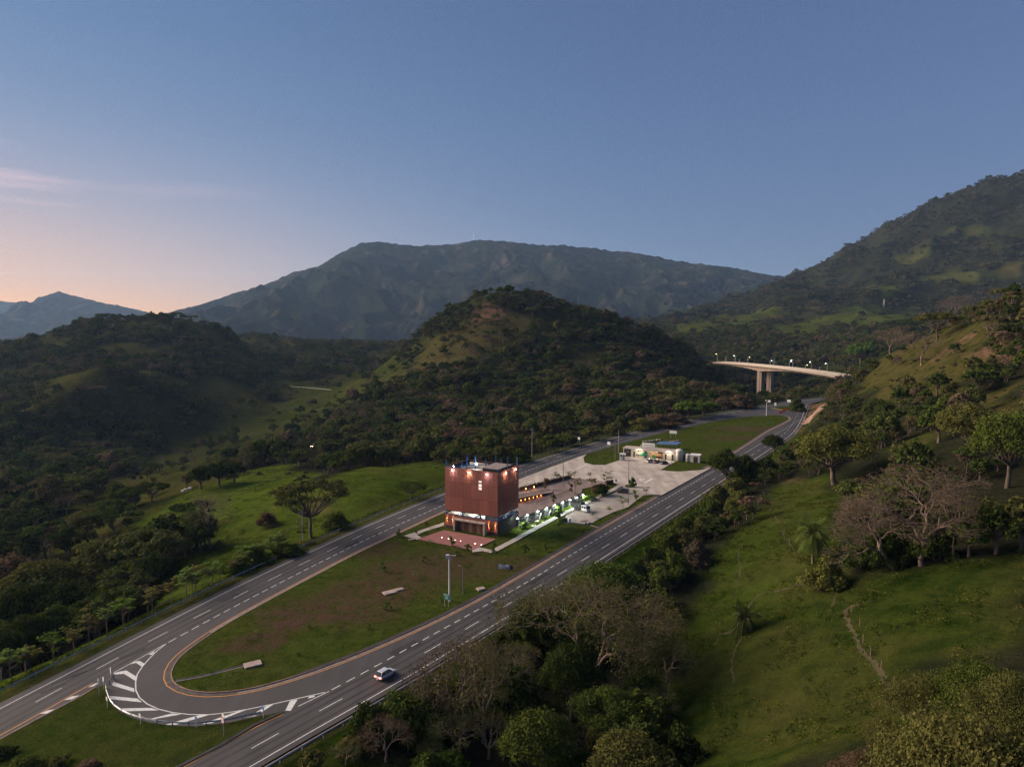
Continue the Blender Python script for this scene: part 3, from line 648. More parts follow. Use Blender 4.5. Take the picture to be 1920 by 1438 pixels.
# lawns: gently bumped sheets a hand's breadth above the road, edged by kerbs
def lawn_material():
    m = terrain_material('mown_verge', (0.022, 0.040, 0.006), (0.046, 0.062, 0.009), (0.075, 0.058, 0.026), (0.095, 0.058, 0.04), (0.02, 0.03, 0.01), (0.03, 0.04, 0.015), 1.6)
    return m
m_lawn = lawn_material()
def lawn(name, P, z, label, cell=1.6, soil=()):
    A = np.array([(p[0], p[1]) for p in P])
    x0, y0 = A.min(0); x1, y1 = A.max(0)
    gx, gy = np.meshgrid(np.arange(x0, x1, cell), np.arange(y0, y1, cell)); gx = gx.ravel(); gy = gy.ravel()
    gx = gx + np.random.RandomState(3).uniform(-.4, .4, len(gx)) * cell; gy = gy + np.random.RandomState(4).uniform(-.4, .4, len(gy)) * cell
    ok = in_poly(gx, gy, A) & (dist_poly(gx, gy, A) > cell * .5); gx, gy = gx[ok], gy[ok]
    pts = [Vector(p) for p in A] + [Vector((a, b)) for a, b in zip(gx, gy)]; n = len(A)
    out = delaunay_2d_cdt(pts, [(i, (i + 1) % n) for i in range(n)], [list(range(n))], 1, 1e-4)
    V = np.array([(p.x, p.y) for p in out[0]]); d = np.clip(dist_poly(V[:, 0], V[:, 1], A) / 3, 0, 1)
    Z = z + d * (fbm(V[:, 0] / 7, V[:, 1] / 7, 3, 5) * .10 + .05)
    me = pydata(name, [(a, b, c) for (a, b), c in zip(V, Z)], [tuple(f) for f in out[2]])
    bm = bmesh.new(); bm.from_mesh(me)
    for f in bm.faces:
        f.smooth = True
        if f.normal.z < 0: f.normal_flip()
    bm.to_mesh(me); bm.free()
    X, Y = V[:, 0], V[:, 1]
    X = X + fbm(X / 6, Y / 6, 3, 8) * 3; Y = Y + fbm(X / 6, Y / 6, 3, 9) * 3
    dirt = np.zeros(len(V)); dry = np.full(len(V), .15)
    for px, py, rx, ry, a in soil:
        p = G(px, py); dirt = np.maximum(dirt, a * np.clip(1.6 - np.hypot((X - p.x) / rx, (Y - p.y) / ry), 0, 1)); dry = np.maximum(dry, .7 * np.clip(2.0 - np.hypot((X - p.x) / rx, (Y - p.y) / ry), 0, 1))
    c = me.color_attributes.new('cover', 'FLOAT_COLOR', 'POINT')
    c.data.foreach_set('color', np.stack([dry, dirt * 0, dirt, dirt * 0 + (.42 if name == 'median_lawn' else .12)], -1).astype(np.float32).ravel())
    return tag(link(name, me, m_lawn), label, kind='structure')
ring = resample(RING, 2.0)
inner = offset(ring, 1.25)
inner = [p for p in inner if True]
far_in = offset(resample(RYf, 2.0), 1.25)
lwi = resample(offset(LS, -4.6), 4)
med_left = [p for p in lwi if p.y > inner[0].y + 3]
# median: nose at the near turning loop, far nose at the other loop
MEDIAN = inner + far_in + [G(1437, 779.5), G(1400, 781.5), G(1360, 787), G(1330, 792), G(1300, 799), G(1241, 812.5), G(1158, 834.5), G(1100, 851.5), G(1065, 863), G(1010, 883)]
median = lawn('median_lawn', MEDIAN, 0.11, 'rough green lawn with bare soil patches between the carriageways', 1.7,
     [(610, 1150, 11, 5, .7), (700, 1110, 10, 6, .55), (780, 1075, 11, 7, .55), (870, 1075, 7, 4, .45), (690, 1030, 7, 5, .5), (560, 1165, 6, 4, .8), (840, 1050, 9, 5, .5), (960, 1060, 6, 5, .4), (470, 1205, 4, 3, .5), (1400, 805, 14, 7, .75), (1370, 822, 12, 5, .45), (1180, 845, 8, 3, .35)])
# gutter of dark slabs and kerb around the nose
m_gut = mat('gutter_slab', (.085, .07, .066), .9, noise=.35, scale=.7)
gut = offset(ring, .62)
strip('gutter', gut, .7, .012, m_conc, median)
strip('kerb', offset(ring, 1.2), .2, .0, m_pink, median, .17)
nose = [i for i, p in enumerate(ring) if p.y < 137 and p.x < -45]
for i in nose:                      # drain slabs of the nose, each with its joint
    p = ring[i]; d = ring[min(i + 1, len(ring) - 1)] - ring[i - 1]
    MB().box((0, 0, 0), (1.9, 1.1, .08), bev=.03).build('gutter_slab', m_gut, median, (p.x - d.normalized().y * .78, p.y + d.normalized().x * .78, .0), (0, 0, math.atan2(d.y, d.x)))
rdk = [p for p in offset(ring, 1.55) if p.x > -38 and p.y < 226 and p.y - 95 < (p.x + 60) * 1.7]
strip('drain_channel', rdk, .5, .215, m_dark, median)
fk = offset(resample(RYf, 2.0), .62)
strip('gutter', fk[:-3], .95, .012, m_conc, median); strip('kerb', offset(resample(RYf, 2), 1.2)[:-3], .2, 0, m_pink, median, .17)
strip('drain_channel', offset(resample(RYf, 2), 1.55)[:-8], .4, .215, m_dark, median)
# nose cross drain
ch = [G(329, 1277), G(380, 1268), G(420, 1258), G(460, 1248), G(468, 1246)]
strip('drain_channel', ch, .7, .19, m_dark, median); strip('drain_kerb', offset(ch, -.5), .18, .16, m_conc, median, .06)
GORE = [G(-320, 1568), G(-120, 1458), G(0, 1388), G(73, 1349), G(150, 1308), G(178, 1291), G(199, 1282)] + [G(*p) for p in ((199, 1300), (207, 1319), (221, 1333), (246, 1346), (279, 1355), (319, 1361), (365, 1362), (425, 1356), (467, 1347), (512, 1338), (531, 1333), (477, 1357.5), (416, 1393.5), (328, 1438), (190, 1516), (60, 1600))]
gore = lawn('gore_lawn', GORE, 0.10, 'green verge at the tip between the two carriageways', 1.5)
strip('drain_channel', [G(531, 1334.5), G(477, 1359), G(416, 1395.5), G(330, 1440), G(190, 1518)], .55, .14, m_dark, gore)
strip('kerb', [G(-120, 1456), G(0, 1386.5), G(73, 1347), G(150, 1306.5), G(178, 1289.5)], .25, .0, m_pink, gore, .15)
# verge strips outside the carriageways
def verge(name, a, b, za, zb, m, label):
    n = len(a); v = [(p.x, p.y, za) for p in a] + [(p.x, p.y, zb) for p in b]
    me = pydata(name, v, [(i, i + 1, n + i + 1, n + i) for i in range(n - 1)])
    bm = bmesh.new(); bm.from_mesh(me)
    for f in bm.faces:
        if f.normal.z < 0: f.normal_flip()
    bm.to_mesh(me); bm.free()
    c = me.color_attributes.new('cover', 'FLOAT_COLOR', 'POINT'); c.data.foreach_set('color', [.3, 0, .2, .5] * len(v))
    return tag(link(name, me, m), label, kind='structure')
lw2 = resample(LW, 3)
verge('verge', offset(lw2, 1.7), offset(lw2, 6.0), .015, -.25, m_lawn, 'narrow grass verge outside the left carriageway')
rw2 = resample(RW, 3)
strip('drain_kerb', offset(rw2, -2.0), .45, .0, m_conc, road, .12)
rw_v = verge('verge', offset(rw2, -2.2), offset(rw2, -5.0), .02, -.5, m_lawn, 'grass verge outside the right carriageway')

# ---- paved areas on the median
def slab_mat(name, c1, c2, scale=.15, joint=None):
    m = bpy.data.materials.new(name); nt, N, L = nodes_of(m); b = N['Principled BSDF']; b.inputs['Roughness'].default_value = .85
    g = N.new('ShaderNodeNewGeometry')
    n = N.new('ShaderNodeTexNoise'); n.inputs['Scale'].default_value = scale; n.inputs['Detail'].default_value = 8; n.inputs['Roughness'].default_value = .65; L.new(g.outputs['Position'], n.inputs[0])
    mp = N.new('ShaderNodeMapping'); mp.inputs['Rotation'].default_value = (0, 0, .55); mp.inputs['Scale'].default_value = (.5, .06, 1); L.new(g.outputs['Position'], mp.inputs[0])
    n2 = N.new('ShaderNodeTexNoise'); n2.inputs['Scale'].default_value = .8; n2.inputs['Detail'].default_value = 4; L.new(mp.outputs[0], n2.inputs[0])
    av = N.new('ShaderNodeMath'); av.operation = 'MULTIPLY_ADD'; av.inputs[1].default_value = .5; L.new(n2.outputs['Fac'], av.inputs[0])
    hf = N.new('ShaderNodeMath'); hf.operation = 'MULTIPLY'; hf.inputs[1].default_value = .5; L.new(n.outputs['Fac'], hf.inputs[0]); L.new(hf.outputs[0], av.inputs[2])
    r = N.new('ShaderNodeValToRGB'); r.color_ramp.elements[0].position = .36; r.color_ramp.elements[0].color = (*c1, 1); r.color_ramp.elements[1].position = .62; r.color_ramp.elements[1].color = (*c2, 1)
    L.new(av.outputs[0], r.inputs[0]); L.new(r.outputs[0], b.inputs['Base Color']); return m
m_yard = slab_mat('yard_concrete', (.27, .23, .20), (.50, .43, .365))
m_terrace = slab_mat('terrace_pavers', (.15, .105, .095), (.24, .18, .16), .4)
m_path = slab_mat('path_concrete', (.27, .24, .21), (.40, .36, .31), .5)
m_plaza = mat('red_plaza', (.26, .105, .095), .8, noise=.12, scale=.5)
m_park = slab_mat('parking_pavers', (.22, .19, .165), (.34, .29, .25), .3)
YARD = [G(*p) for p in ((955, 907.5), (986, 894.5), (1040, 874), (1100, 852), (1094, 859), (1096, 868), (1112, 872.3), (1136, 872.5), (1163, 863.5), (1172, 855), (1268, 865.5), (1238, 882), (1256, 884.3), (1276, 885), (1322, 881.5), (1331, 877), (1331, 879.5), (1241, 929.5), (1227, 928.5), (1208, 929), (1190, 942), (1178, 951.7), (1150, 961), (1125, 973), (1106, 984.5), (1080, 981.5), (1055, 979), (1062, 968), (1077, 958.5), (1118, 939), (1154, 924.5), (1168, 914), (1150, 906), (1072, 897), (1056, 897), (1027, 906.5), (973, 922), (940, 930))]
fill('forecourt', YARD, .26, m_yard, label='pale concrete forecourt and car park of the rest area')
TERR = [G(*p) for p in ((940, 945), (973, 923), (1027, 907.5), (1056, 898), (1072, 898), (1149, 906.5), (1120, 911), (1092, 918), (1089, 931), (1066, 940), (1040, 950), (1010, 963), (972, 979), (945, 990))]
fill('terrace', TERR, .30, m_terrace, label='reddish paved terrace between the hedge and the garden wall')
PARK = [G(*p) for p in ((1226, 929), (1207, 929.6), (1190, 942), (1178, 952), (1150, 961.5), (1125, 973), (1106, 984), (1080, 981), (1057, 978.5), (1064, 968), (1079, 958.5), (1119, 939.5), (1155, 925), (1175, 918), (1200, 920))]
fill('parking', PARK, .285, m_park, label='paved parking bay beside the right carriageway')
SIDE = smooth([G(*p, ) for p in ((927, 1034), (975, 1008.5), (1035, 975.5), (1080, 953), (1140, 924.5), (1166, 909.5))], 6)
strip('footpath', resample(SIDE, 2), 1.9, .27, m_path, None, .06); tag(bpy.data.objects['footpath'], 'pale concrete footpath along the parking bay', kind='structure')
fp2 = fill('footpath', [G(*p) for p in ((756, 1006.5), (778, 999), (833, 980.5), (833, 986.5), (795, 998.5), (782, 1004.5), (790, 1009), (783, 1013.5))], .3, m_path, label='pale concrete footpath to the left of the red plaza')
fp3 = fill('footpath', [G(*p) for p in ((885, 1033), (899, 1027.5), (921, 1032.5), (930, 1029), (921, 1038.5), (905, 1034.8), (886, 1037))], .3, m_path, label='pale concrete footpath at the front corner of the red plaza')
fill('plaza', [G(*p) for p in ((782, 1012.5), (832, 995.5), (930, 1012.5), (886.5, 1033.5))], .31, m_plaza, label='dark red paved plaza in front of the cladded tower')
# painted bays and arrows of the forecourt
for p in ([(1080, 879.5), (1098, 872), (1099.5, 872.8), (1081.5, 880.6)], [(1207, 906), (1222, 898), (1224.5, 899), (1210, 907)]): fill('painted_line', [G(*q) for q in p], .272, m_white, bpy.data.objects['forecourt'])
for p in ([(1197, 900), (1202, 898.6), (1205, 900.4), (1200, 901.8)], [(1199, 902.6), (1206, 901.6), (1206, 902.6), (1200, 903.4)], [(1205, 898.2), (1210, 900), (1208, 900.8)]): fill('painted_arrow', [G(*q) for q in p], .272, m_white, bpy.data.objects['forecourt'])
strip('light_strip', [G(1108, 883), G(1136, 872.8), G(1163, 863.8)], .9, .268, m_path, bpy.data.objects['forecourt'])
# wheel stops of the parking bay
ws = resample([G(1064, 966.5), G(1078, 959.5), G(1119, 940.3), G(1154, 925.6)], 1.9)
wsm = MB().box((0, 0, .06), (1.1, .2, .14), bev=.03).mesh('wheel_stop'); wsm.materials.append(mat('wheel_stop_paint', (.52, .45, .3), .8, noise=.2, scale=2))
for i, p in enumerate(ws[:-1]):
    d = ws[i + 1] - p
    link('wheel_stop', wsm, None, bpy.data.objects['parking'], (p.x, p.y, .28), (0, 0, math.atan2(d.y, d.x)))
strip('parking_kerb', [G(1055, 980.3), G(1080, 982.6), G(1106, 985.5), G(1124, 991)], .25, .12, m_conc, bpy.data.objects['parking'], .26)
# planter island in the yard
isl = [G(1176 + 9.5 * math.cos(a) + 5, 912.5 + 3.2 * math.sin(a)) for a in [i * math.pi / 8 for i in range(16)]]
lawn('planter_bed', [(p.x, p.y) for p in isl], .30, 'small oval planting bed in the middle of the forecourt', .8)
# ------------------------------------------------------------------ cladded tower
def point_light(name, loc, power, color, parent=None, r=.12, spot=None, aim=None):
    l = bpy.data.lights.new(name, 'SPOT' if spot else 'POINT'); l.energy = power; l.color = color; l.shadow_soft_size = r
    if spot: l.spot_size = math.radians(spot); l.spot_blend = .7
    o = bpy.data.objects.new(name, l); COL.objects.link(o); o.location = loc
    if aim is not None: o.rotation_euler = (-Vector(aim)).to_track_quat('Z', 'Y').to_euler()
    if parent: o.parent = parent
    return o
def text_mesh(s, size, m, name='lettering'):
    c = bpy.data.curves.new(name, 'FONT'); c.body = s; c.size = size; c.align_x = 'CENTER'; c.align_y = 'CENTER'; c.extrude = .004; c.resolution_u = 3
    o = bpy.data.objects.new(name, c); COL.objects.link(o)
    dg = bpy.context.evaluated_depsgraph_get(); me = bpy.data.meshes.new_from_object(o.evaluated_get(dg))
    bpy.data.objects.remove(o); bpy.data.curves.remove(c)
    me.materials.clear(); me.materials.append(m); return me
def clad_mat(name, c):
    m = bpy.data.materials.new(name); nt, N, L = nodes_of(m); b = N['Principled BSDF']; b.inputs['Roughness'].default_value = .75; b.inputs['Specular IOR Level'].default_value = .15
    oi = N.new('ShaderNodeObjectInfo'); g = N.new('ShaderNodeNewGeometry')
    mp = N.new('ShaderNodeMapping'); mp.inputs['Scale'].default_value = (1.4, 1.4, .05); L.new(g.outputs['Position'], mp.inputs[0])
    n = N.new('ShaderNodeTexNoise'); n.inputs['Scale'].default_value = 1.0; n.inputs['Detail'].default_value = 5; L.new(mp.outputs[0], n.inputs[0])
    h = N.new('ShaderNodeHueSaturation'); h.inputs['Color'].default_value = (*c, 1)
    v = N.new('ShaderNodeMath'); v.operation = 'MULTIPLY_ADD'; L.new(n.outputs['Fac'], v.inputs[0]); v.inputs[1].default_value = .5
    w = N.new('ShaderNodeMath'); w.operation = 'MULTIPLY_ADD'; L.new(oi.outputs['Random'], w.inputs[0]); w.inputs[1].default_value = .26; w.inputs[2].default_value = .62; L.new(w.outputs[0], v.inputs[2])
    L.new(v.outputs[0], h.inputs['Value']); L.new(h.outputs[0], b.inputs['Base Color']); return m
m_clad = clad_mat('corten_cladding', (.37, .140, .098))
m_blue = mat('blue_steel', (.018, .075, .20), .5, .3, noise=.15, scale=1)
m_stone = mat('dark_stone', (.060, .052, .047), .95, color2=(.022, .020, .019), scale=2.2, bump=1.0)
m_lime = mat('portal_concrete', (.42, .33, .28), .9, noise=.15, scale=1.5)
m_wood1 = mat('door_wood_light', (.20, .105, .06), .7, noise=.2, scale=.8, stretch=(6, 6, .4)); m_wood2 = mat('door_wood_dark', (.085, .042, .028), .7, noise=.2, scale=.8, stretch=(6, 6, .4))
m_black = mat('matt_black', (.012, .011, .012), .7); m_roof = mat('roof_screed', (.23, .19, .17), .9, noise=.2, scale=.5)
m_steel = mat('galvanised_steel', (.42, .43, .44), .45, .6, noise=.1, scale=2); m_wht = mat('white_paint', (.72, .70, .66), .6, noise=.06, scale=1); m_offw = mat('cream_wall', (.62, .55, .45), .8, noise=.12, scale=.6)
m_glass = mat('dark_glass', (.012, .014, .016), .08, 0, spec=.7); m_greyp = mat('grey_paint', (.16, .16, .16), .6, noise=.1, scale=2)
FRc = G(933.5, 1007); ang = math.radians(-28.5); Wd, Dp, HT = 18.0, 12.6, 18.75
FLc = FRc - Vector((math.cos(ang), math.sin(ang), 0)) * Wd
tower = empty('cladded_tower', (FLc.x, FLc.y, .0), ang, label='tall reddish brown metal-cladded tower with blue steel frame on the median', cat='building')
def face(i):          # maps (s, out, z) on a wall to tower space; 0 front, 1 right, 2 back, 3 left
    return (lambda s, o, z: (s, -o, z), lambda s, o, z: (Wd + o, s, z), lambda s, o, z: (Wd - s, Dp + o, z), lambda s, o, z: (-o, Dp - s, z))[i]
def panel_mesh(w, h):
    b = MB().box((w / 2, .03, h / 2), (w - .05, .06, h - .09))
    n = int(w / .25)
    for i in range(n): b.box(((i + .5) * w / n, -.035, h / 2), (w / n * .5, .07, h - .09))
    me = b.mesh('cladding_panel'); me.materials.append(m_clad); return me
rotz = (0, math.pi / 2, math.pi, -math.pi / 2)
for i, (L_, n) in enumerate(((Wd, 6), (Dp, 4), (Wd, 6), (Dp, 4))):
    pm = panel_mesh(L_ / n, (HT - 5.85) / 3)
    for c in range(n):
        for r in range(3):
            link('cladding_panel', pm, None, tower, face(i)(c * L_ / n, 0, 5.85 + r * (HT - 5.85) / 3), (0, 0, rotz[i]))
# solid core, roof deck, base
box('core_wall', (Wd / 2, Dp / 2, 11.6), (Wd - .2, Dp - .2, 11.4), m_black, tower)
box('roof_deck', (Wd / 2, Dp / 2, 17.45), (Wd - .14, Dp - .14, .25), m_roof, tower)
b = MB()
for cx, cy_, dx, dyy in ((Wd / 2, .22, Wd - .2, .2), (Wd / 2, Dp - .22, Wd - .2, .2), (.22, Dp / 2, .2, Dp - .7), (Wd - .22, Dp / 2, .2, Dp - .7)): b.box((cx, cy_, 18.15), (dx, dyy, 1.1))
b.build('parapet', m_black, tower)
b = MB().box((9, .12, .55), (17.9, .24, 1.1)); b.build('plinth', m_stone, tower)
lp = panel_mesh(3.0, 3.4)
for c in range(6): link('cladding_panel', lp, None, tower, (c * 3.0, .0, 1.1))
lp2 = panel_mesh(Dp / 4, 4.4)
for c in range(4): link('cladding_panel', lp2, None, tower, face(3)(c * Dp / 4, 0, .1), (0, 0, rotz[3]))
box('stone_wall', (Wd - .2, Dp / 2, 2.2), (.5, Dp - .1, 4.5), m_stone, tower)
box('stone_wall', (Wd / 2, Dp - .2, 2.2), (Wd - .9, .4, 4.5), m_stone, tower)
box('floor_slab', (Wd / 2, Dp / 2 + .1, 4.42), (Wd - .3, Dp - .4, .2), m_lime, tower)
# open storey: steel frame and a lit white room behind it
room = box('inner_wall', (7.2, 4.0, 5.2), (12.6, .2, 1.4), m_wht, tower); box('inner_wall', (13.4, 2.3, 5.2), (.2, 3.2, 1.4), m_wht, tower)
for x in (.2, 6, 12, 17.8): box('steel_column', (x, .35, 5.2), (.34, .34, 1.5), m_blue, tower)
for y in (4.3, 8.4, 12.2): box('steel_column', (17.75, y, 5.2), (.3, .3, 1.5), m_blue, tower)
for y in (4.3, 8.4, 12.2): box('steel_column', (.25, y, 5.2), (.3, .3, 1.5), m_blue, tower)
box('steel_beam', (Wd / 2, .3, 5.74), (Wd - .1, .3, .2), m_blue, tower); box('steel_beam', (Wd / 2, .3, 4.60), (Wd - .1, .26, .16), m_blue, tower)
box('steel_beam', (17.75, Dp / 2, 5.74), (.28, Dp - .5, .2), m_blue, tower); box('steel_beam', (17.75, Dp / 2, 4.62), (.24, Dp - .5, .16), m_blue, tower)
for x0, x1 in ((.4, 2.4), (5.7, 3.8), (6.3, 8.2), (11.7, 10.0)): MB().tube([(x0, .34, 5.6), (x1, .34, 4.66)], .1, 4).build('brace', m_blue, tower)
for y0, y1 in ((.6, 2.3), (8.0, 6.4), (8.8, 10.6)): MB().tube([(17.7, y0, 5.6), (17.7, y1, 4.66)], .1, 4).build('brace', m_blue, tower)
b = MB()
for z in (4.78, 5.15, 5.55): b.box((15.9, .32, z), (3.4, .09, .09))
for x in (14.3, 15.9, 17.5): b.box((x, .32, 5.16), (.12, .1, .85))
b.build('window_frame', m_steel, tower)
for x, p in ((3, 60), (8, 70), (12, 60)): point_light('room_lamp', (x, 2.6, 5.5), p, (.88, 1, .88), tower, .15)
point_light('room_lamp', (15.5, 9, 5.45), 14, (.8, .95, 1), tower, .15)
# portal with timber doors
for x in (3.75, 14.0): box('portal_jamb', (x, -.6, 1.7), (.55, 1.2, 3.4), m_lime, tower, bev=.03)
box('portal_lintel', (8.875, -.6, 3.58), (10.9, 1.3, .42), m_lime, tower, bev=.03)
for k in range(7): box('door_leaf', (4.05 + (k + .5) * 9.7 / 7, -.16, 1.66), (9.7 / 7 - .06, .12, 3.3), m_wood1 if k % 2 else m_wood2, tower)
for k in range(3): MB().lathe((7 + 2.2 * k, -.8, 3.79), [(.12, 0), (.16, .12), (.05, .2)], 8).build('portal_spotlight', m_black, tower)
# lit slots behind the cladding
gl = glowmat('lit_slot', (1, .66, .42), .13)
for z, h in ((15.55, .45), (14.45, .75), (13.5, .75)): MB().box((12.2, -.085, z), (1.0, .05, h)).build('lit_window', gl, tower)
# wall sconces: slim tubes throwing warm light up and down
warm = (1, .50, .16)
gw = glowmat('sconce_glass', warm, 4)
for x in (.75, 2.75, 15.1, 17.3):
    s = MB().lathe((x, -.32, 2.85), [(.09, 0), (.09, .5)], 8).build('sconce', m_black, tower)
    MB().lathe((x, -.32, 2.80), [(.075, 0), (.075, .05)], 8).build('sconce_lens', gw, s); MB().lathe((x, -.32, 3.35), [(.075, 0), (.075, .05)], 8).build('sconce_lens', gw, s)
    point_light('sconce_lamp', (x, -.30, 3.44), 18, warm, tower, .04, 75, (0, .22, 1)); point_light('sconce_lamp', (x, -.30, 2.76), 18, warm, tower, .04, 75, (0, .22, -1))
# facade floodlights near the top
for i, s, col, pw in ((0, 3.0, (.74, .80, 1), 26), (0, 8.7, (1, .90, .72), 45), (0, 14.8, (.74, .80, 1), 26), (1, 3.6, (1, .82, .58), 30), (1, 9.4, (1, .93, .82), 28)):
    f = face(i); m_ = glowmat('flood_%d_%d' % (i, int(s)), col, 60)
    o = MB().tube([f(s, 0, 18.2), f(s, .7, 18.35)], .04, 5).box(f(s, .75, 18.3), (.3, .3, .2)).build('floodlight', m_black, tower)
    MB().lathe(f(s, .75, 18.08), [(.05, -.05), (.12, -.03), (.12, .08)], 10).build('lens', m_, o)
    out = Vector(f(s, 1, 0)) - Vector(f(s, 0, 0))
    point_light('flood_lamp', f(s, .85, 17.9), pw, col, tower, .15, 120, -out * .75 + Vector((0, 0, -1)))
# roof: steel posts, stair head, equipment
for x, y, h in ((.3, .5, 1.9), (4.4, 5.2, 2.4), (5.6, .5, 1.6), (6.6, 6.4, 2.9), (10.5, 12.1, 2.3), (12.3, 12.1, 1.3), (17.7, .5, .9), (14.6, 12.1, 2.2), (17.7, 6.2, 1.5), (17.75, 12.2, 2.2), (.4, 12.1, 1.8), (8.6, 9.2, 1.5)):
    box('roof_post', (x, y, 17.5 + (1.25 + h) / 2), (.26, .26, 1.25 + h), m_blue, tower)
sh = box('stair_head', (15.2, 4.4, 18.5), (5.2, 7.6, 2.0), m_black, tower); box('roof_slab', (15.2, 4.4, 19.58), (5.5, 7.9, .16), m_roof, sh)
box('roof_wall', (6.0, 9.5, 18.1), (6.5, .2, 1.3), m_offw, tower)
for x0, y0, x1, y1 in ((4.4, 5.2, 8.6, 9.2), (6.6, 6.4, 10.5, 12.1), (.3, .5, 4.4, 5.2), (5.6, .5, 9.5, 4.5)): MB().tube([(x0, y0, 18.6), (x1, y1, 18.6)], .13, 4).build('roof_beam', m_blue, tower)
for x, y, h in ((6.9, 6.4, 4.2), (17.75, 12.0, 4.0)): MB().tube([(x, y, 17.5), (x, y, 17.5 + h)], .035, 5).build('antenna', m_steel, tower)
gwhite = glowmat('roof_flood_glass', (.92, 1, .98), 90)
o = MB().box((7.4, 5.8, 19.25), (.5, .25, .4)).build('floodlight', m_black, tower); MB().box((7.4, 5.66, 19.25), (.42, .04, .32)).build('lens', gwhite, o)
point_light('roof_lamp', (7.4, 5.3, 19.2), 60, (.92, 1, .98), tower, .2)
for x, y, z in ((11.8, 3.2, 18.95), (11.8, 3.2, 18.55), (2.4, 1.0, 18.9)):
    o = MB().box((x, y + .12, z), (.3, .16, .22)).build('floodlight', m_black, tower); MB().box((x, y, z), (.24, .05, .16)).build('lens', gwhite, o)
# recessed lights of the plaza
pz = bpy.data.objects['plaza']; gp = glowmat('ground_light_glass', (1, .82, .6), 3.5)
for px, py in ((828.4, 1007.5), (841, 1010), (853.8, 1012.2), (863.5, 1014), (890.5, 1019), (902.5, 1021)):
    p = G(px, py, .31); MB().lathe((p.x, p.y, .312), [(.13, 0), (.11, .025)], 10).build('ground_light', gp, pz)
# ------------------------------------------------------------------ garden wall, terrace furniture
def seg_frame(a, b): d = b - a; return d.length, math.atan2(d.y, d.x)
def wall_between(name, a, b, th, h0, h1, m, z=0.0, **kw):
    L, r = seg_frame(a, b)
    v = [(0, -th / 2, 0), (L, -th / 2, 0), (L, th / 2, 0), (0, th / 2, 0), (0, -th / 2, h0), (L, -th / 2, h1), (L, th / 2, h1), (0, th / 2, h0)]
    me = pydata(name, v, [(3, 2, 1, 0), (4, 5, 6, 7), (0, 1, 5, 4), (1, 2, 6, 5), (2, 3, 7, 6), (3, 0, 4, 7)])
    return tag(link(name, me, m, None, (a.x, a.y, z), (0, 0, r)), **kw)
ga, gb = G(972, 990.5), G(1091, 938)
Lg, rg_ = seg_frame(ga, gb)
gwall = empty('garden_wall', (ga.x, ga.y, .1), rg_, label='long dark stone garden wall with a row of lit lamps, right of the tower', cat='wall')
m_stn = [mat('wall_stone_%d' % k, c, .95, noise=.35, scale=2.0, bump=.6) for k, c in enumerate(((.095, .09, .082), (.07, .066, .06), (.12, .11, .10)))]
box('wall_core', (Lg / 2, 0, 1.3), (Lg, .4, 2.4), m_stone, gwall)
rs = random.Random(4); nb = int(Lg / 1.15)
for k in range(nb):
    x = (k + .5) * Lg / nb; h = 3.3 - 1.4 * x / Lg; nz_ = 3
    for r in range(nz_):
        MB().box((x, -.22 + rs.uniform(-.05, .05), (r + .5) * h / nz_), (Lg / nb - .07, .34, h / nz_ - .07), bev=.06).build('stone', m_stn[rs.randrange(3)], gwall)
m_fin = mat('pale_fin', (.16, .16, .15), .9, noise=.2, scale=1)
for px in (1004.5, 1014.5, 1021.5, 1029):
    t = (px - 972) / 119; x = t * Lg; h = 3.3 - 1.4 * t
    MB().extrude([(0, 0), (.5, 0), (.5, h * .35), (.95, h * .55), (.95, h * .8), (.6, h * .8), (.6, h * .62), (.2, h * .42)], (.18, 0, 0), (x, -.45, 0), (0, -1, 0), (0, 0, 1)).build('pale_fin', m_fin, gwall)
LAMPCOL = (.86, 1, .95)
g_l = glowmat('garden_lamp_glass', LAMPCOL, 60)
for k, (px, py) in enumerate(((966.7, 971.4), (983.6, 965), (1001, 959), (1017, 953.2), (1032, 948.2), (1048, 943), (1062, 938.5), (1076, 933.5), (1089.6, 928.5))):
    t = (px - 972) / 119; x = t * Lg; h = (3.3 - 1.4 * t) + .15
    q = gwall.matrix_basis @ Vector((x, -.75, h))
    lamp = empty('garden_lamp', (q.x, q.y, q.z), rg_, label='lit white lamp on the garden wall, %s from the tower' % ('first second third fourth fifth sixth seventh eighth ninth'.split()[k]), cat='lamp', group='lamps along the garden wall')
    MB().tube([(0, .75, -.3), (0, .55, .12), (0, .05, .14)], .045, 6).box((0, 0, .1), (.34, .3, .12)).build('bracket', m_black, lamp)
    MB().lathe((0, 0, -.1), [(.06, -.08), (.14, -.02), (.14, .14)], 10).build('lens', g_l, lamp)
    point_light('garden_lamp_light', (0, -.1, -.28), 300, LAMPCOL, lamp, .12, 150, (.3, -.7, -1))
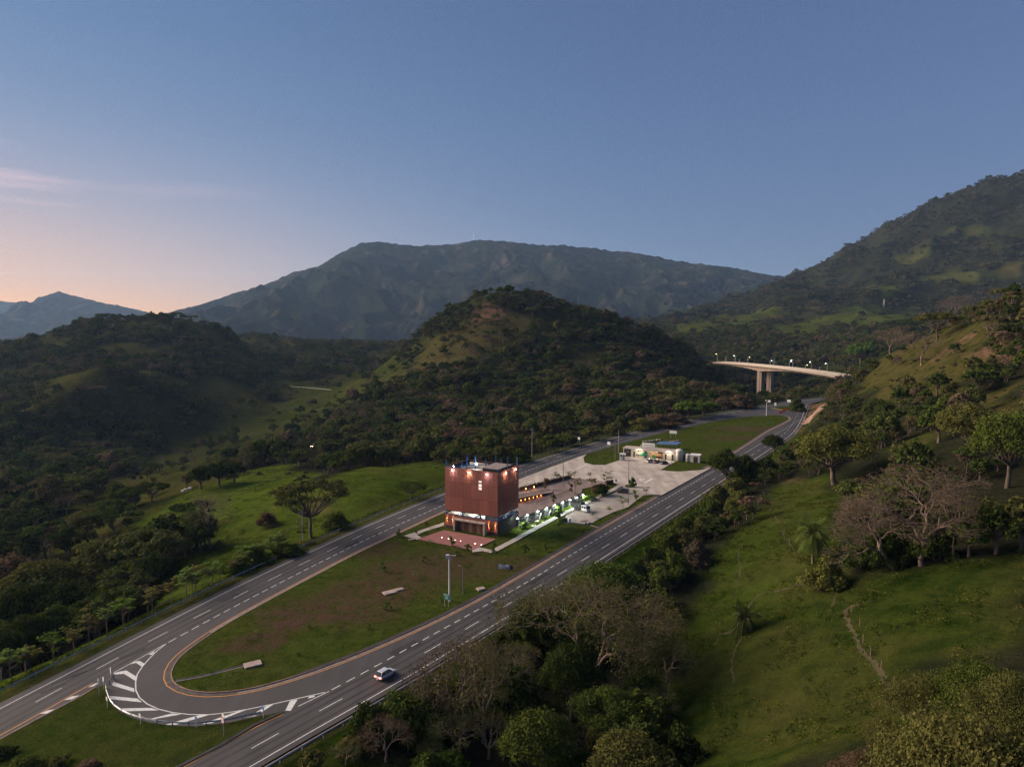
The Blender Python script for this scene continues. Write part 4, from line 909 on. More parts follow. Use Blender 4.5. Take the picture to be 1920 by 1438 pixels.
# ramp wall with orange lights and railings
ra, rb = G(973, 945), G(1037, 926)
Lr, rr = seg_frame(ra, rb)
ramp = empty('ramp_wall', (ra.x, ra.y, .3), rr, label='low dark brown ramp wall with orange step lights behind the tower', cat='wall')
m_ramp = mat('ramp_brown', (.075, .04, .032), .8, noise=.2, scale=1)
MB().extrude([(0, 0), (Lr, 0), (Lr, .25), (Lr * .72, .8), (0, 1.7)], (0, .3, 0)).build('wall_body', m_ramp, ramp)
g_o = glowmat('step_light_glass', (1, .34, .07), 1.6)
for k, x in enumerate((1.0, 3.2, 5.4, 7.6, 9.7, 11.8)):
    if x < Lr:
        o = MB().box((x, -.04, .85 - x * .03), (.16, .06, .45)).build('step_light', g_o, ramp)
        point_light('step_lamp', (x, -.35, .7 - x * .03), 5, (1, .42, .12), ramp, .06)
def railing(name, a, b, z0, z1, label):
    L, r = seg_frame(a, b); rt = empty(name, (a.x, a.y, z0), r, label=label, cat='railing')
    n = max(2, int(L / 1.25))
    for k in range(n + 1):
        x = k * L / n; zz = (z1 - z0) * k / n
        MB().box((x, 0, zz + .5), (.06, .06, 1.0)).build('post', m_black, rt)
    for h in (.35, .68, 1.02): MB().tube([(0, 0, h), (L, 0, h + z1 - z0)], .035, 5).build('rail', m_black, rt)
    return rt
railing('railing', G(973, 943.5), G(1030, 926), 2.0, .9, 'black railing on top of the brown ramp wall')
railing('railing', G(1006, 947), G(1065, 925.5), .3, .3, 'black railing along the garden side of the ramp')
wall_between('low_wall', G(973, 922.5), G(1070, 898), .35, 1.0, 1.0, m_ramp, .2, label='long low dark wall under the hedge beside the forecourt', cat='wall')
for k, (px, py) in enumerate(((986, 922), (1001, 918.5))):
    p = G(px, py); t = empty('terrace_lamp', (p.x, p.y, .3), 0, label='small orange bollard lamp by the hedge, %s from the tower' % ('first', 'second')[k], cat='lamp', group='bollard lamps by the hedge')
    MB().lathe((0, 0, 0), [(.16, 0), (.16, .5), (.1, .6)], 8).build('post', m_black, t); MB().lathe((0, 0, .6), [(.13, 0), (.13, .45), (.02, .5)], 8).build('glass', g_o, t)
    point_light('terrace_light', (0, -.5, .9), 14, (1, .5, .18), t, .1)
wall_between('planter_wall', G(1135, 909), G(1149.5, 906.5), .5, 1.3, 1.3, mat('brick_brown', (.13, .075, .055), .9, noise=.25, scale=1.5), .25, label='short brown planter wall at the end of the hedge', cat='wall')

# ------------------------------------------------------------------ lamp posts, masts, poles
def lamp_post(loc, h, arm, rz, label, m=None, group=None, head=True):
    t = empty('lamp_post', loc, rz, label=label, cat='lamp post', group=group); m = m or m_greyp
    MB().lathe((0, 0, 0), [(.22, 0), (.22, .1), (.12, .14), (.11, h * .5), (.07, h)], 8).build('pole', m, t)
    if head:
        MB().tube([(0, 0, h - .1), (arm * .5, 0, h + .25), (arm, 0, h + .3)], .045, 6).build('arm', m, t)
        MB().box((arm + .3, 0, h + .29), (.75, .26, .12), bev=.04).build('lamp_head', m, t)
    return t
lamp_post(G(868.3, 1113, .1), 6.1, .7, 2.6, 'slim grey lamp post on the bare soil of the median')
lamp_post(G(1056, 909, .3), 12.8, .9, 3.0, 'tall dark lamp post on the reddish terrace')
lamp_post(G(1178, 947, .2), 15.8, .2, 2.8, 'tallest dark lamp post beside the parking bay')
lamp_post(G(1127, 846, .1), 7, .5, 3, 'thin dark post on the verge of the left carriageway')
lamp_post(G(1153, 862, .1), 9, .5, 3, 'thin dark post on the lawn left of the white kiosk')
lamp_post(G(1259.5, 872, .2), 6.5, .3, 3, 'thin dark lamp post in front of the white water tank')
def camera_mast(p, h, label):
    t = empty('camera_mast', p, 0, label=label, cat='mast'); m = mat('mast_white', (.62, .58, .56), .6, noise=.06, scale=1)
    MB().lathe((0, 0, 0), [(.36, 0), (.36, .12), (.25, .16), (.17, h * .8), (.15, h - .6)], 10).build('pole', m, t)
    MB().box((-.35, 0, h - .1), (.8, .6, .75), bev=.04).build('camera_box', m, t)
    MB().tube([(0, 0, h - .2), (.6, 0, h + .15), (1.0, 0, h + .1)], .05, 6).box((1.2, 0, h + .08), (.5, .25, .1)).build('arm', m, t)
    MB().lathe((.35, 0, h - .95), [(.02, 0), (.14, .08), (.14, .22), (.05, .3)], 8).build('dome_camera', m, t)
camera_mast(G(843, 1127, .1), 10.3, 'white camera mast near the right carriageway with a box at the top')
camera_mast(G(1437, 779.2, .1), 10.0, 'white mast at the far tip of the median')
def utility_pole(p, h, cross, label, can=False):
    t = empty('utility_pole', p, .25, label=label, cat='utility pole'); m = mat('pole_concrete', (.36, .33, .29), .9, noise=.15, scale=1)
    MB().lathe((0, 0, -1), [(.17, 0), (.1, h + 1)], 8).build('pole', m, t)
    if cross:
        MB().box((0, 0, h - 1.1), (2.0, .1, .12)).build('crossarm', m, t)
        for x in (-.9, 0, .9): MB().lathe((x, 0, h - 1.04), [(.05, 0), (.07, .1), (.03, .25)], 6).build('insulator', m_wht, t)
    if can: MB().lathe((.35, 0, h - 3.4), [(.28, 0), (.3, .1), (.3, 1.0), (.2, 1.1)], 10).build('transformer', m_greyp, t)
def on_ground(px, py): p = T(px, py); return Vector((p.x, p.y, p.z))
utility_pole(on_ground(568, 1016), 9.4, True, 'concrete utility pole with crossarm on the left pasture edge')
utility_pole(on_ground(997.5, 856), 13.5, True, 'concrete utility pole with crossarm and transformer behind the left carriageway', True)
utility_pole(G(1159.5, 850), 11.3, False, 'concrete utility pole on the lawn left of the service building')
utility_pole(on_ground(1211.5, 803), 8.2, False, 'bare concrete pole in front of the brown thicket by the road')

# ------------------------------------------------------------------ guard rails
def guard_rail(P, step, label, z=0.0, lit=None, w=.31):
    q = resample(P, step); t = empty('guard_rail', (q[0].x, q[0].y, z), 0, label=label, cat='guard rail')
    o = q[0]
    prof = [(-.04, .46), (-.10, .52), (-.03, .60), (-.10, .68), (-.04, .74)]
    fine = resample(P, 2.0); fo = offset(fine, 0)
    v, f = [], []
    for i, p in enumerate(fine):
        d = fine[min(i + 1, len(fine) - 1)] - fine[max(i - 1, 0)]; n = Vector((-d.y, d.x, 0)).normalized()
        for a, h in prof: v.append((p.x - o.x + n.x * a, p.y - o.y + n.y * a, h))
    k = len(prof)
    for i in range(len(fine) - 1):
        for j in range(k - 1): f.append((i * k + j, (i + 1) * k + j, (i + 1) * k + j + 1, i * k + j + 1))
    link('rail', pydata('rail', v, f), m_rail, t)
    pm = bpy.data.meshes.get('rail_post') or MB().box((0, 0, .2), (.12, .16, 1.2)).mesh('rail_post')
    if not pm.materials: pm.materials.append(m_rail)
    for i, p in enumerate(q):
        d = q[min(i + 1, len(q) - 1)] - q[max(i - 1, 0)]
        link('post', pm, None, t, (p.x - o.x, p.y - o.y, 0), (0, 0, math.atan2(d.y, d.x)))
    return t
m_rail = mat('rail_zinc', (.30, .31, .32), .45, .5, noise=.2, scale=.6)
gl_ = [p for p in GUARD_L if p.y > 60]
guard_rail(gl_, 3.8, 'steel guard rail along the outer side of the left carriageway', -.1)
guard_rail([p for p in GUARD_R if p.y > 60 and p.y < 330], 3.8, 'steel guard rail along the outer side of the right carriageway', -.05)
gn = line([(199, 1290), (200.5, 1301), (208, 1319.5), (221, 1332.5), (246, 1345.5), (279, 1354.5), (319, 1360), (365, 1361.5), (425, 1355.5), (467, 1346), (512, 1337)])
guard_rail(gn, 2.6, 'curved steel guard rail around the hatched tip of the turning loop', .02)
guard_rail(line([(213, 1272), (206, 1281), (202, 1291)]), 2.0, 'short bent guard rail end at the hatched tip', .02)
far_l = [T(505, 725.5), T(540, 727.5), T(580, 730), T(622, 731)]
guard_rail(far_l, 5.0, 'pale guard rail of the distant valley road at the left', hz(far_l[0].x, far_l[0].y))

# ------------------------------------------------------------------ signs
m_signw = mat('sign_white', (.78, .76, .73), .5); m_signg = mat('sign_green', (.02, .20, .13), .5); m_signr = mat('sign_red', (.5, .03, .03), .5); m_signb = mat('sign_blue', (.08, .18, .42), .5)
def sign(p, w, h, z, rz, label, m=None, posts=2, lines=None, back=None):
    t = empty('road_sign', p, rz, label=label, cat='sign')
    for x in ((-w * .32, w * .32) if posts == 2 else (0,)): MB().box((x, .05, (z + h * .3) / 2), (.09, .09, z + h * .3 + .2)).build('post', m_signpost, t)
    MB().box((0, 0, z + h / 2), (w, .05, h), bev=.015).build('panel', m or m_signw, t)
    if lines:
        for (a, b, c, d), lm in lines: MB().box((a, -.03, z + b), (c, .015, d)).build('marking', lm, t)
    return t
m_signpost = mat('sign_post', (.45, .45, .40), .6, .2)
sign(G(837, 1138, .1), 1.5, 1.25, 1.7, -.45, 'green road sign with white lettering beside the camera mast', m_signg, lines=[((-.35, .95, .5, .12), m_signw), ((.25, .8, .55, .12), m_signw), ((.05, .45, .6, .12), m_signw), ((.1, .22, .5, .1), m_signw), ((0, 1.2, 1.46, .05), m_signw)])
# round speed-limit sign with an arrow plate
p = G(419.5, 1380, .1); t = empty('road_sign', p, -.7, label='round red-rimmed speed limit sign on the gore lawn', cat='sign')
MB().lathe((0, 0, 0), [(.05, 0), (.05, 2.6)], 8).build('post', m_signpost, t)
def disc(r, th, y, z, m, name):
    n = 20; v = [(r * math.cos(2 * math.pi * k / n), y, z + r * math.sin(2 * math.pi * k / n)) for k in range(n)]
    MB().add(v + [(a, b - th, c) for a, b, c in v], [tuple(range(n)), tuple(range(n, 2 * n))[::-1]] + [(k, (k + 1) % n, n + (k + 1) % n, n + k) for k in range(n)]).build(name, m, t)
disc(.5, .03, -.06, 2.55, m_signr, 'rim'); disc(.38, .015, -.095, 2.55, m_signw, 'disc')
link('numerals', text_mesh('30', .42, m_black, 'numerals'), None, t, (0, -.115, 2.55), (math.pi / 2, 0, 0))
MB().box((0, .02, 3.2), (.7, .04, .55), bev=.01).build('plate', m_signw, t)
for (px, py, w, h, z, lab, m_, n) in ((185.5, 1304, .95, .6, 2.2, 'slanted white warning board on two posts at the hatched tip', m_signw, 2), (194.5, 1291, .5, .75, 1.3, 'small white plate left of the white marker post', m_signw, 1), (208, 1272, .36, 1.1, .9, 'tall white marker plate at the tip of the hatching', m_signw, 1), (201, 1327, .55, .6, 1.25, 'small white plate outside the curved guard rail', m_signw, 1),
        (263, 1358, .55, .65, 1.1, 'small pale plate behind the middle of the curved guard rail', m_signw, 1), (368, 1363, .6, .6, 1.2, 'small pale blue plate in front of the curved guard rail', m_signb, 1), (493.5, 1346, .6, .6, 1.4, 'small blue plate at the end of the curved guard rail', m_signb, 1)):
    sign(G(px, py, .1), w, h, z, -1.0 if n == 2 else -.7, lab, m_, n)
for (px, py, w, h, z, lab) in ((1085, 830.5, 1.6, 1.4, 1.6, 'white road sign on two posts outside the left carriageway'), (1141.5, 840, 1.7, 1.5, 1.6, 'white road sign on the lawn beside the left carriageway'), (1442, 758.5, 2.1, 1.6, 1.7, 'white road sign right of the far white mast'), (1453.5, 764, 1.3, 1.8, 1.5, 'narrow white road sign on the far grass tip'), (1479, 758.5, 2.4, 1.6, 1.9, 'white road sign farthest to the right by the far grass tip')):
    sign(G(px, py, .0), w, h, z, -.7, lab)
sign(G(1262, 822, .1), 3.9, 1.45, 2.6, -.5, 'wide white banner board on the far lawn')
for k, (px, py) in enumerate(((986, 892), (1105, 849), (1325, 936))):
    p = G(px, py, .1); t = empty('marker_post', p, 0, label='white marker post at the forecourt edge, %s' % ('near the tower', 'by the oval lawn', 'by the right guard rail')[k], cat='post')
    MB().box((0, 0, .8), (.16, .1, 1.6), bev=.02).build('post', m_signw, t); MB().box((0, -.06, 1.3), (.12, .02, .3)).build('reflector', m_signr, t)
# banner lying between stakes
p = G(947, 1067.5, .15); t = empty('banner', p, -.08, label='sagging white printed banner on stakes on the median', cat='banner')
n = 10; v, f = [], []
for i in range(n + 1):
    x = -1.75 + 2.9 * i / n; sag = .28 * math.sin(math.pi * i / n)
    for z in (0.05 + sag * .4, .75, 1.45 - sag): v.append((x, .05 * math.sin(i * 1.3), z))
for i in range(n):
    for j in range(2): f.append((i * 3 + j, i * 3 + 3 + j, i * 3 + 4 + j, i * 3 + 1 + j))
link('cloth', pydata('cloth', v, f), m_signw, t)
MB().box((-.5, -.05, .95), (1.0, .02, .1)).build('print', m_greyp, t); MB().box((-1, -.05, .45), (.9, .02, .16)).build('print', m_conc, t); MB().box((.5, -.05, .45), (.9, .02, .35)).build('print', m_signr, t)
v = [(a + 2.6, b + .1, c * .8) for a, b, c in v[:15]]
link('dark_cloth', pydata('dark_cloth', v, f[:8]), mat('navy_cloth', (.03, .03, .05), .8), t)
for x in (-2.4, -1.78, 1.2, 2.7): MB().box((x, .03, .65), (.07, .07, 1.5)).build('stake', m_conc, t)
# concrete lids on the lawn
def lid(px, py, w, d, rz, label, broken=False):
    p = G(px, py, .12); t = empty('concrete_cover', p, rz, label=label, cat='concrete slab')
    P = [(-w / 2, -d / 2), (w * .1, -d / 2), (w * .1, -d * .2), (w / 2, -d * .2), (w / 2, d / 2), (-w / 2, d / 2)] if broken else [(-w / 2, -d / 2), (w / 2, -d / 2), (w / 2, d / 2), (-w / 2, d / 2)]
    MB().extrude(P, (0, 0, .35), (0, 0, .0), (1, 0, 0), (0, 1, 0)).build('slab', mat('weathered_concrete', (.34, .26, .23), .95, noise=.3, scale=1.2, bump=.4), t)
    MB().box((0, 0, .05), (w * .9, d * .85, .2)).build('base', m_dark, t)
lid(738, 1110, 5.0, 1.9, .62, 'long broken concrete slab on the bare soil of the median', True)
lid(474, 1247, 2.9, 1.9, .55, 'square concrete cover at the end of the drain near the loop')
lid(901.5, 1105, 1.8, 1.5, .5, 'small flat concrete cover near the kerb of the right carriageway')
lid(1092, 977, 2.6, 1.6, .5, 'flat pale concrete plate at the corner of the parking bay')
lid(771, 1013, 1.4, .8, .3, 'small pale concrete block beside the red plaza')

# ------------------------------------------------------------------ vehicles
m_tyre = mat('tyre', (.012, .012, .012), .9); m_rim = mat('wheel_rim', (.35, .35, .36), .4, .7); m_taill = glowmat('tail_light', (1, .06, .03), 5.0); m_head = glowmat('head_light', (1, .55, .22), 16.0); m_lamp_off = mat('lamp_glass', (.45, .2, .18), .3)
def wheel(t, x, y, r, w):
    o = bpy.data.objects.new('wheel', None); COL.objects.link(o); o.parent = t; o.location = (x, y, r)
    n = 14; prof = [(r * .6, -w / 2), (r * .95, -w / 2), (r, -w * .3), (r, w * .3), (r * .95, w / 2), (r * .6, w / 2)]
    v = [(a * math.cos(2 * math.pi * k / n), yy, a * math.sin(2 * math.pi * k / n)) for a, yy in prof for k in range(n)]
    f = [(i * n + k, i * n + (k + 1) % n, (i + 1) * n + (k + 1) % n, (i + 1) * n + k) for i in range(5) for k in range(n)]
    MB().add(v, f).build('tyre', m_tyre, o)
    s = 1 if y > 0 else -1
    v = [(r * .62 * math.cos(2 * math.pi * k / n), s * w * .45, r * .62 * math.sin(2 * math.pi * k / n)) for k in range(n)] + [(r * .62 * math.cos(2 * math.pi * k / n), -s * w * .2, r * .62 * math.sin(2 * math.pi * k / n)) for k in range(n)]
    MB().add(v, [tuple(range(n)), tuple(range(n, 2 * n))[::-1]]).build('rim', m_rim, o)
def car(loc, rz, paint, label, kind='sedan', lit=None, name='parked_car'):
    """x forward; body lofted from cross sections, glasshouse set on top"""
    t = empty(name, loc, rz, label=label, cat='car')
    L, W, H = (4.5, 1.8, 1.48) if kind == 'sedan' else ((4.6, 1.88, 1.72) if kind == 'suv' else (3.9, 1.72, 1.5))
    belt = H * .58
    st = [(-.5, .55, .60, .80), (-.47, .36, .92, .94), (-.36, .28, .98, 1), (-.2, .26, 1.0, 1), (.1, .26, 1.0, 1), (.28, .27, .96, 1), (.42, .30, .86, .97), (.49, .40, .70, .88), (.5, .5, .62, .82)]
    v, f = [], []; k = 8
    for xf, zb, zt, wf in st:
        b_, tp, w = zb * .85, belt * zt + (.0), W / 2 * wf
        for y, z in ((-w * .9, b_), (-w, b_ + .15), (-w, tp * .8), (-w * .86, tp), (w * .86, tp), (w, tp * .8), (w, b_ + .15), (w * .9, b_)): v.append((xf * L, y, z))
    for i in range(len(st) - 1):
        for j in range(k): f.append((i * k + j, i * k + (j + 1) % k, (i + 1) * k + (j + 1) % k, (i + 1) * k + j))
    f += [tuple(range(k)), tuple(range((len(st) - 1) * k, len(st) * k))[::-1]]
    MB().add(v, f).build('body', paint, t, smooth=False)
    r0, r1, r2, r3 = {'sedan': (-.38, -.2, .08, .25), 'suv': (-.49, -.43, .08, .25), 'hatch': (-.48, -.36, .06, .26)}[kind]
    wb, wt = W / 2 * .86, W / 2 * .68
    zc, zt = belt - .02, H - .05
    cv = [(r0 * L, -wb, zc), (r3 * L, -wb, zc), (r3 * L, wb, zc), (r0 * L, wb, zc), (r1 * L, -wt, zt), (r2 * L, -wt, zt), (r2 * L, wt, zt), (r1 * L, wt, zt)]
    MB().add(cv, [(4, 5, 6, 7), (0, 1, 5, 4), (1, 2, 6, 5), (2, 3, 7, 6), (3, 0, 4, 7)]).build('windows', m_glass, t)
    rv = [(r1 * L - .03, -wt - .02, zt - .01), (r2 * L + .03, -wt - .02, zt - .01), (r2 * L + .03, wt + .02, zt - .01), (r1 * L - .03, wt + .02, zt - .01)]
    MB().add(rv + [(a * .97, b * .92, H) for a, b, c in rv], [(4, 5, 6, 7), (0, 1, 5, 4), (1, 2, 6, 5), (2, 3, 7, 6), (3, 0, 4, 7), (3, 2, 1, 0)]).build('roof', paint, t)
    b = MB()
    for s in (-1, 1):
        for a, c in ((0, 4), (1, 5)): b.tube([(cv[a][0], s * (wb + .005), zc), (cv[c][0], s * (wt + .01), zt)], .045, 4)
        mx = (r1 + r2) / 2 * L; b.tube([(mx, s * (wb + .005), zc), (mx, s * (wt + .012), zt)], .04, 4)
    b.build('pillars', paint, t)
    for s in (-1, 1):
        MB().box((-.485 * L, s * W * .34, belt * .78), (.14, .34, .17), bev=.02).build('tail_light', m_taill if lit else m_lamp_off, t)
        MB().box((.478 * L, s * W * .32, belt * .66), (.16, .36, .15), bev=.02).build('headlight', m_head if lit == 'head' else m_rim, t)
        MB().box((r3 * L * .85, s * (W / 2 + .06), belt + .06), (.16, .14, .12), bev=.02).build('mirror', paint, t)
    for x in (-.31 * L, .31 * L):
        for s in (-1, 1): wheel(t, x, s * (W / 2 - .1), .33 if kind != 'suv' else .36, .22)
    MB().box((-.5 * L + .01, 0, belt * .55), (.04, .5, .12)).build('plate', m_signw, t)
    return t
def paint(name, c): return mat(name, c, .3, .2, spec=.5)
def heading(a, b): d = G(*b) - G(*a); return math.atan2(d.y, d.x)
car(G(723, 1268), heading((573, 1350), (700, 1277)), paint('paint_silver', (.55, .58, .62)), 'silver car driving on the right carriageway with its tail lights on', 'hatch', lit=True, name='driving_car')
car(G(1167.5, 924, .28), heading((1178, 925), (1155, 922.5)), paint('paint_charcoal', (.035, .033, .034)), 'dark grey estate car alone in the parking bay', 'suv')
car(G(1218.5, 866.5, .27), heading((1215, 868), (1232, 864.5)), paint('paint_white', (.55, .53, .5)), 'pale car parked first from the left before the service building', 'sedan')
car(G(1231.5, 867.2, .27), heading((1228, 869), (1245, 865)), paint('paint_maroon', (.10, .045, .04)), 'dark red car parked in the middle of the three before the service building', 'sedan')
car(G(1245, 869.5, .27), heading((1241, 871), (1258, 867)), paint('paint_black', (.03, .03, .032)), 'black car parked last on the right before the service building', 'sedan')
pc = T(587, 838); car((pc.x, pc.y, pc.z + .2), math.radians(-98), paint('paint_grey', (.2, .2, .2)), 'car with lit headlights on the forest track at the foot of the wooded hill', 'suv', lit='head')
# flatbed truck with a dark tarpaulin
tr = empty('truck', G(1090, 957.5, .285), heading((1080, 955), (1101, 960.5)), label='white crew-cab truck with dark stake bed parked by the footpath', cat='truck')
m_cab = paint('truck_white', (.62, .62, .60)); m_tarp = mat('tarp_dark', (.022, .024, .03), .85, noise=.3, scale=2, bump=.4); m_chas = mat('chassis', (.03, .03, .03), .8)
MB().box((-.2, 0, .62), (5.6, .8, .25)).build('chassis', m_chas, tr)
cabp = [(0, .5), (2.25, .5), (2.32, .9), (2.3, 1.25), (2.05, 1.95), (1.85, 2.25), (.1, 2.28), (0, 2.15)]
MB().extrude(cabp, (0, 1.9, 0), (.75, -.95, 0)).build('cab', m_cab, tr)
for s in (-1, 1):
    for x0, x1 in ((.2, .95), (1.1, 1.95)): MB().extrude([(x0, 1.38), (x1, 1.38), (min(x1, 1.95) - (.18 if x1 > 1.5 else 0), 1.98), (x0, 1.98)], (0, s * .02, 0), (.75, s * .952, 0)).build('side_window', m_glass, tr)
    MB().box((3.02, s * .68, .85), (.08, .4, .2), bev=.02).build('headlight', m_rim, tr); MB().box((2.5, s * 1.1, 1.55), (.12, .2, .4)).build('mirror', m_black, tr)
    MB().box((1.75, s * .955, 1.2), (.16, .03, .04)).build('door_handle', m_chas, tr)
MB().add([(3.072, -.85, 1.3), (3.072, .85, 1.3), (2.83, .82, 1.95), (2.83, -.82, 1.95)], [(0, 1, 2, 3)]).build('windscreen', m_glass, tr)
MB().box((3.08, 0, .6), (.14, 1.85, .28), bev=.03).build('bumper', m_cab, tr)
MB().box((-1.35, 0, .85), (3.9, 2.0, .14)).build('bed', m_chas, tr)
for s in (-1, 1):
    for k in range(5): MB().box((-1.35, s * 1.0, 1.1 + k * .33), (3.9, .05, .24)).build('stake_board', m_tarp, tr)
    for k in range(6): MB().box((-3.2 + k * .74, s * 1.03, 1.75), (.07, .05, 1.75)).build('stake', m_chas, tr)
for k in range(5): MB().box((-3.3, 0, 1.1 + k * .33), (.05, 1.95, .24)).build('stake_board', m_tarp, tr)
n = 12; v, f = [], []
for i in range(n + 1):
    x = -3.32 + 3.95 * i / n
    for a in range(7):
        u = -1 + a / 3; v.append((x, u * 1.04, 2.72 + .28 * (1 - u * u) + .05 * math.sin(i * 1.7 + a)))
for i in range(n):
    for a in range(6): f.append((i * 7 + a, i * 7 + 7 + a, i * 7 + 8 + a, i * 7 + 1 + a))
MB().add(v, f).box((.58, 0, 1.8), (.05, 1.95, 1.8)).build('tarpaulin', m_tarp, tr)
for x, w in ((2.25, .25), (-1.9, .42)):
    for s in (-1, 1): wheel(tr, x, s * .85, .42, w)

# ------------------------------------------------------------------ small things
def bin_(px, py, c, label):
    p = G(px, py, .28); t = empty('waste_bin', p, .4, label=label, cat='bin')
    MB().box((0, 0, .6), (.75, .7, 1.15), taper=1.15).build('body', c, t); MB().box((0, 0, 1.22), (.95, .88, .1), bev=.03).build('lid', c, t)
    MB().tube([(-.35, .4, .12), (.35, .4, .12)], .1, 8).build('wheels', m_tyre, t)
bin_(1057.3, 978, m_black, 'black waste bin, left of the two beside the white one'); bin_(1061.5, 978.6, mat('bin_darkblue', (.02, .022, .03), .5), 'dark waste bin between the black bin and the white bin'); bin_(1067.2, 979.3, m_wht, 'white waste bin at the corner of the parking bay')
p = G(1155, 904, .27); t = empty('information_stand', p, .3, label='small blue stand on the forecourt behind the parked estate car', cat='stand')
MB().box((0, 0, .65), (.7, .1, .9), bev=.02).build('panel', m_signb, t); MB().box((-.25, .02, .2), (.06, .06, .5)).build('leg', m_steel, t); MB().box((.25, .02, .2), (.06, .06, .5)).build('leg', m_steel, t)
p = G(1104, 983.5, .2); t = empty('rubble_heap', p, 0, label='small dark heap at the corner of the parking bay', cat='heap')
for k in range(9): MB().lathe((rs.uniform(-.9, .9), rs.uniform(-.5, .5), 0), [(.45, 0), (.4, .25), (.12, .5 + rs.random() * .2)], 7).build('lump', m_dark, t)
for k, (px, py) in enumerate(((1001.5, 986.5), (1021, 979.5), (1006, 977.5))):
    p = G(px, py, .14); t = empty('manhole_cover', p, .3, label='pale concrete inspection cover on the lamplit lawn, %s' % ('nearest the footpath', 'farther along the wall', 'close to the fins')[k], cat='cover', group='inspection covers in the garden')
    MB().box((0, 0, .12), (1.5, 1.1, .16), bev=.03).build('slab', m_path, t); MB().lathe((0, 0, .2), [(.35, 0), (.3, .03)], 10).build('lid', m_conc, t)
# red plastic barriers of the far loop
m_redp = mat('red_plastic', (.42, .012, .02), .5)
for k in range(7):
    a, b_ = G(1461.5, 774.5), G(1475, 768); q = a.lerp(b_, k / 6)
    t = empty('road_barrier', (q.x, q.y, 0), heading((1461.5, 774.5), (1475, 768)), label='red plastic road barrier of the far loop, %s from the near end' % ('first second third fourth fifth sixth seventh'.split()[k]), cat='barrier', group='red barriers closing the far loop')
    MB().extrude([(-.35, 0), (.35, 0), (.3, .25), (.14, .45), (.12, 1.05), (-.12, 1.05), (-.14, .45), (-.3, .25)], (2.2, 0, 0), (-1.1, 0, 0), (0, 1, 0), (0, 0, 1)).build('body', m_redp, t); MB().box((0, 0, 1.1), (.3, .16, .1)).build('filler_cap', m_redp, t)
# far grass tip beyond the loop
tip = lawn('loop_tip_lawn', [(G(*q).x, G(*q).y) for q in ((1446, 765.2), (1458, 767.3), (1478, 769.5), (1500, 769.5), (1510, 762), (1500, 757.5), (1470, 762))], .1, 'grass tip beyond the far turning loop', 2.5)
strip('kerb', [G(1446, 765.2), G(1458, 767.5), G(1478, 769.8), G(1500, 769.8)], .35, 0, mat('yellow_kerb', (.45, .3, .1), .8), tip, .18)

# ------------------------------------------------------------------ service building
A, B = G(1168.5, 856.2), G(1264.5, 864.2); Ls, rzs = seg_frame(A, B)
sv = empty('service_building', (A.x, A.y, .25), rzs, label='long low white service building with a roof sign on the forecourt', cat='building')
Hs, Ds = 4.0, 5.5
box('back_wall', (Ls / 2, Ds, Hs / 2), (Ls, .2, Hs), m_offw, sv)
X = lambda f_: f_ * Ls
for x0, x1 in ((0, .015), (.155, .2), (.235, .415), (.79, .815), (.85, .945), (.985, 1.0)): box('front_wall', (X((x0 + x1) / 2), .1, Hs / 2 - .2), (X(x1 - x0), .2, Hs - .4), m_offw, sv)
for x in (.07, Ls - .07): box('side_wall', (x, Ds / 2, Hs / 2 - .2), (.14, Ds - .3, Hs - .45), m_offw, sv)
box('roof', (Ls / 2, Ds / 2 - .15, Hs - .1), (Ls + .3, Ds + .5, .22), m_lime, sv); box('fascia', (Ls / 2, -.32, Hs - .14), (Ls + .3, .12, .5), m_wht, sv)
sd = box('roller_shutter', (X(.085), .14, 1.75), (X(.138), .08, 3.5), mat('shutter_dark', (.045, .034, .036), .5), sv)
for k in range(8): MB().box((X(.085), .09, .3 + k * .44), (X(.137), .03, .38)).build('shutter_slat', _mats['shutter_dark'], sd)
MB().box((X(.085) + .3, .06, 2.2), (.9, .02, .14)).build('marking', m_signw, sd); MB().box((X(.085) - .5, .06, 2.2), (.45, .02, .4)).build('marking', m_signr, sd)
for x0, x1, mm in ((.2, .235, 'door_teal'), (.395, .415, 'door_black'), (.815, .85, 'door_brown'), (.945, .985, 'door_brown')):
    d = box('door', (X((x0 + x1) / 2), .12, 1.25), (X(x1 - x0) - .05, .08, 2.5), mat(mm, {'door_teal': (.02, .05, .055), 'door_black': (.02, .012, .012), 'door_brown': (.045, .032, .03)}[mm], .6), sv)
    MB().box((X(x1) - .25, .05, 1.2), (.06, .06, .18)).build('door_handle', m_steel, d); box('transom', (X((x0 + x1) / 2), .1, 3.05), (X(x1 - x0), .18, 1.1), m_offw, sv)
for x in (.315, .895): w = box('window', (X(x), -.01, 3.0), (1.5, .06, .42), m_glass, sv); MB().box((X(x), -.04, 3.0), (.06, .04, .42)).build('mullion', m_wht, w); MB().box((X(x), -.05, 2.76), (1.6, .1, .05)).build('sill', m_wht, w)
MB().box((X(.325), -.03, 1.0), (X(.14), .06, .3)).build('bench_rail', m_black, sv)
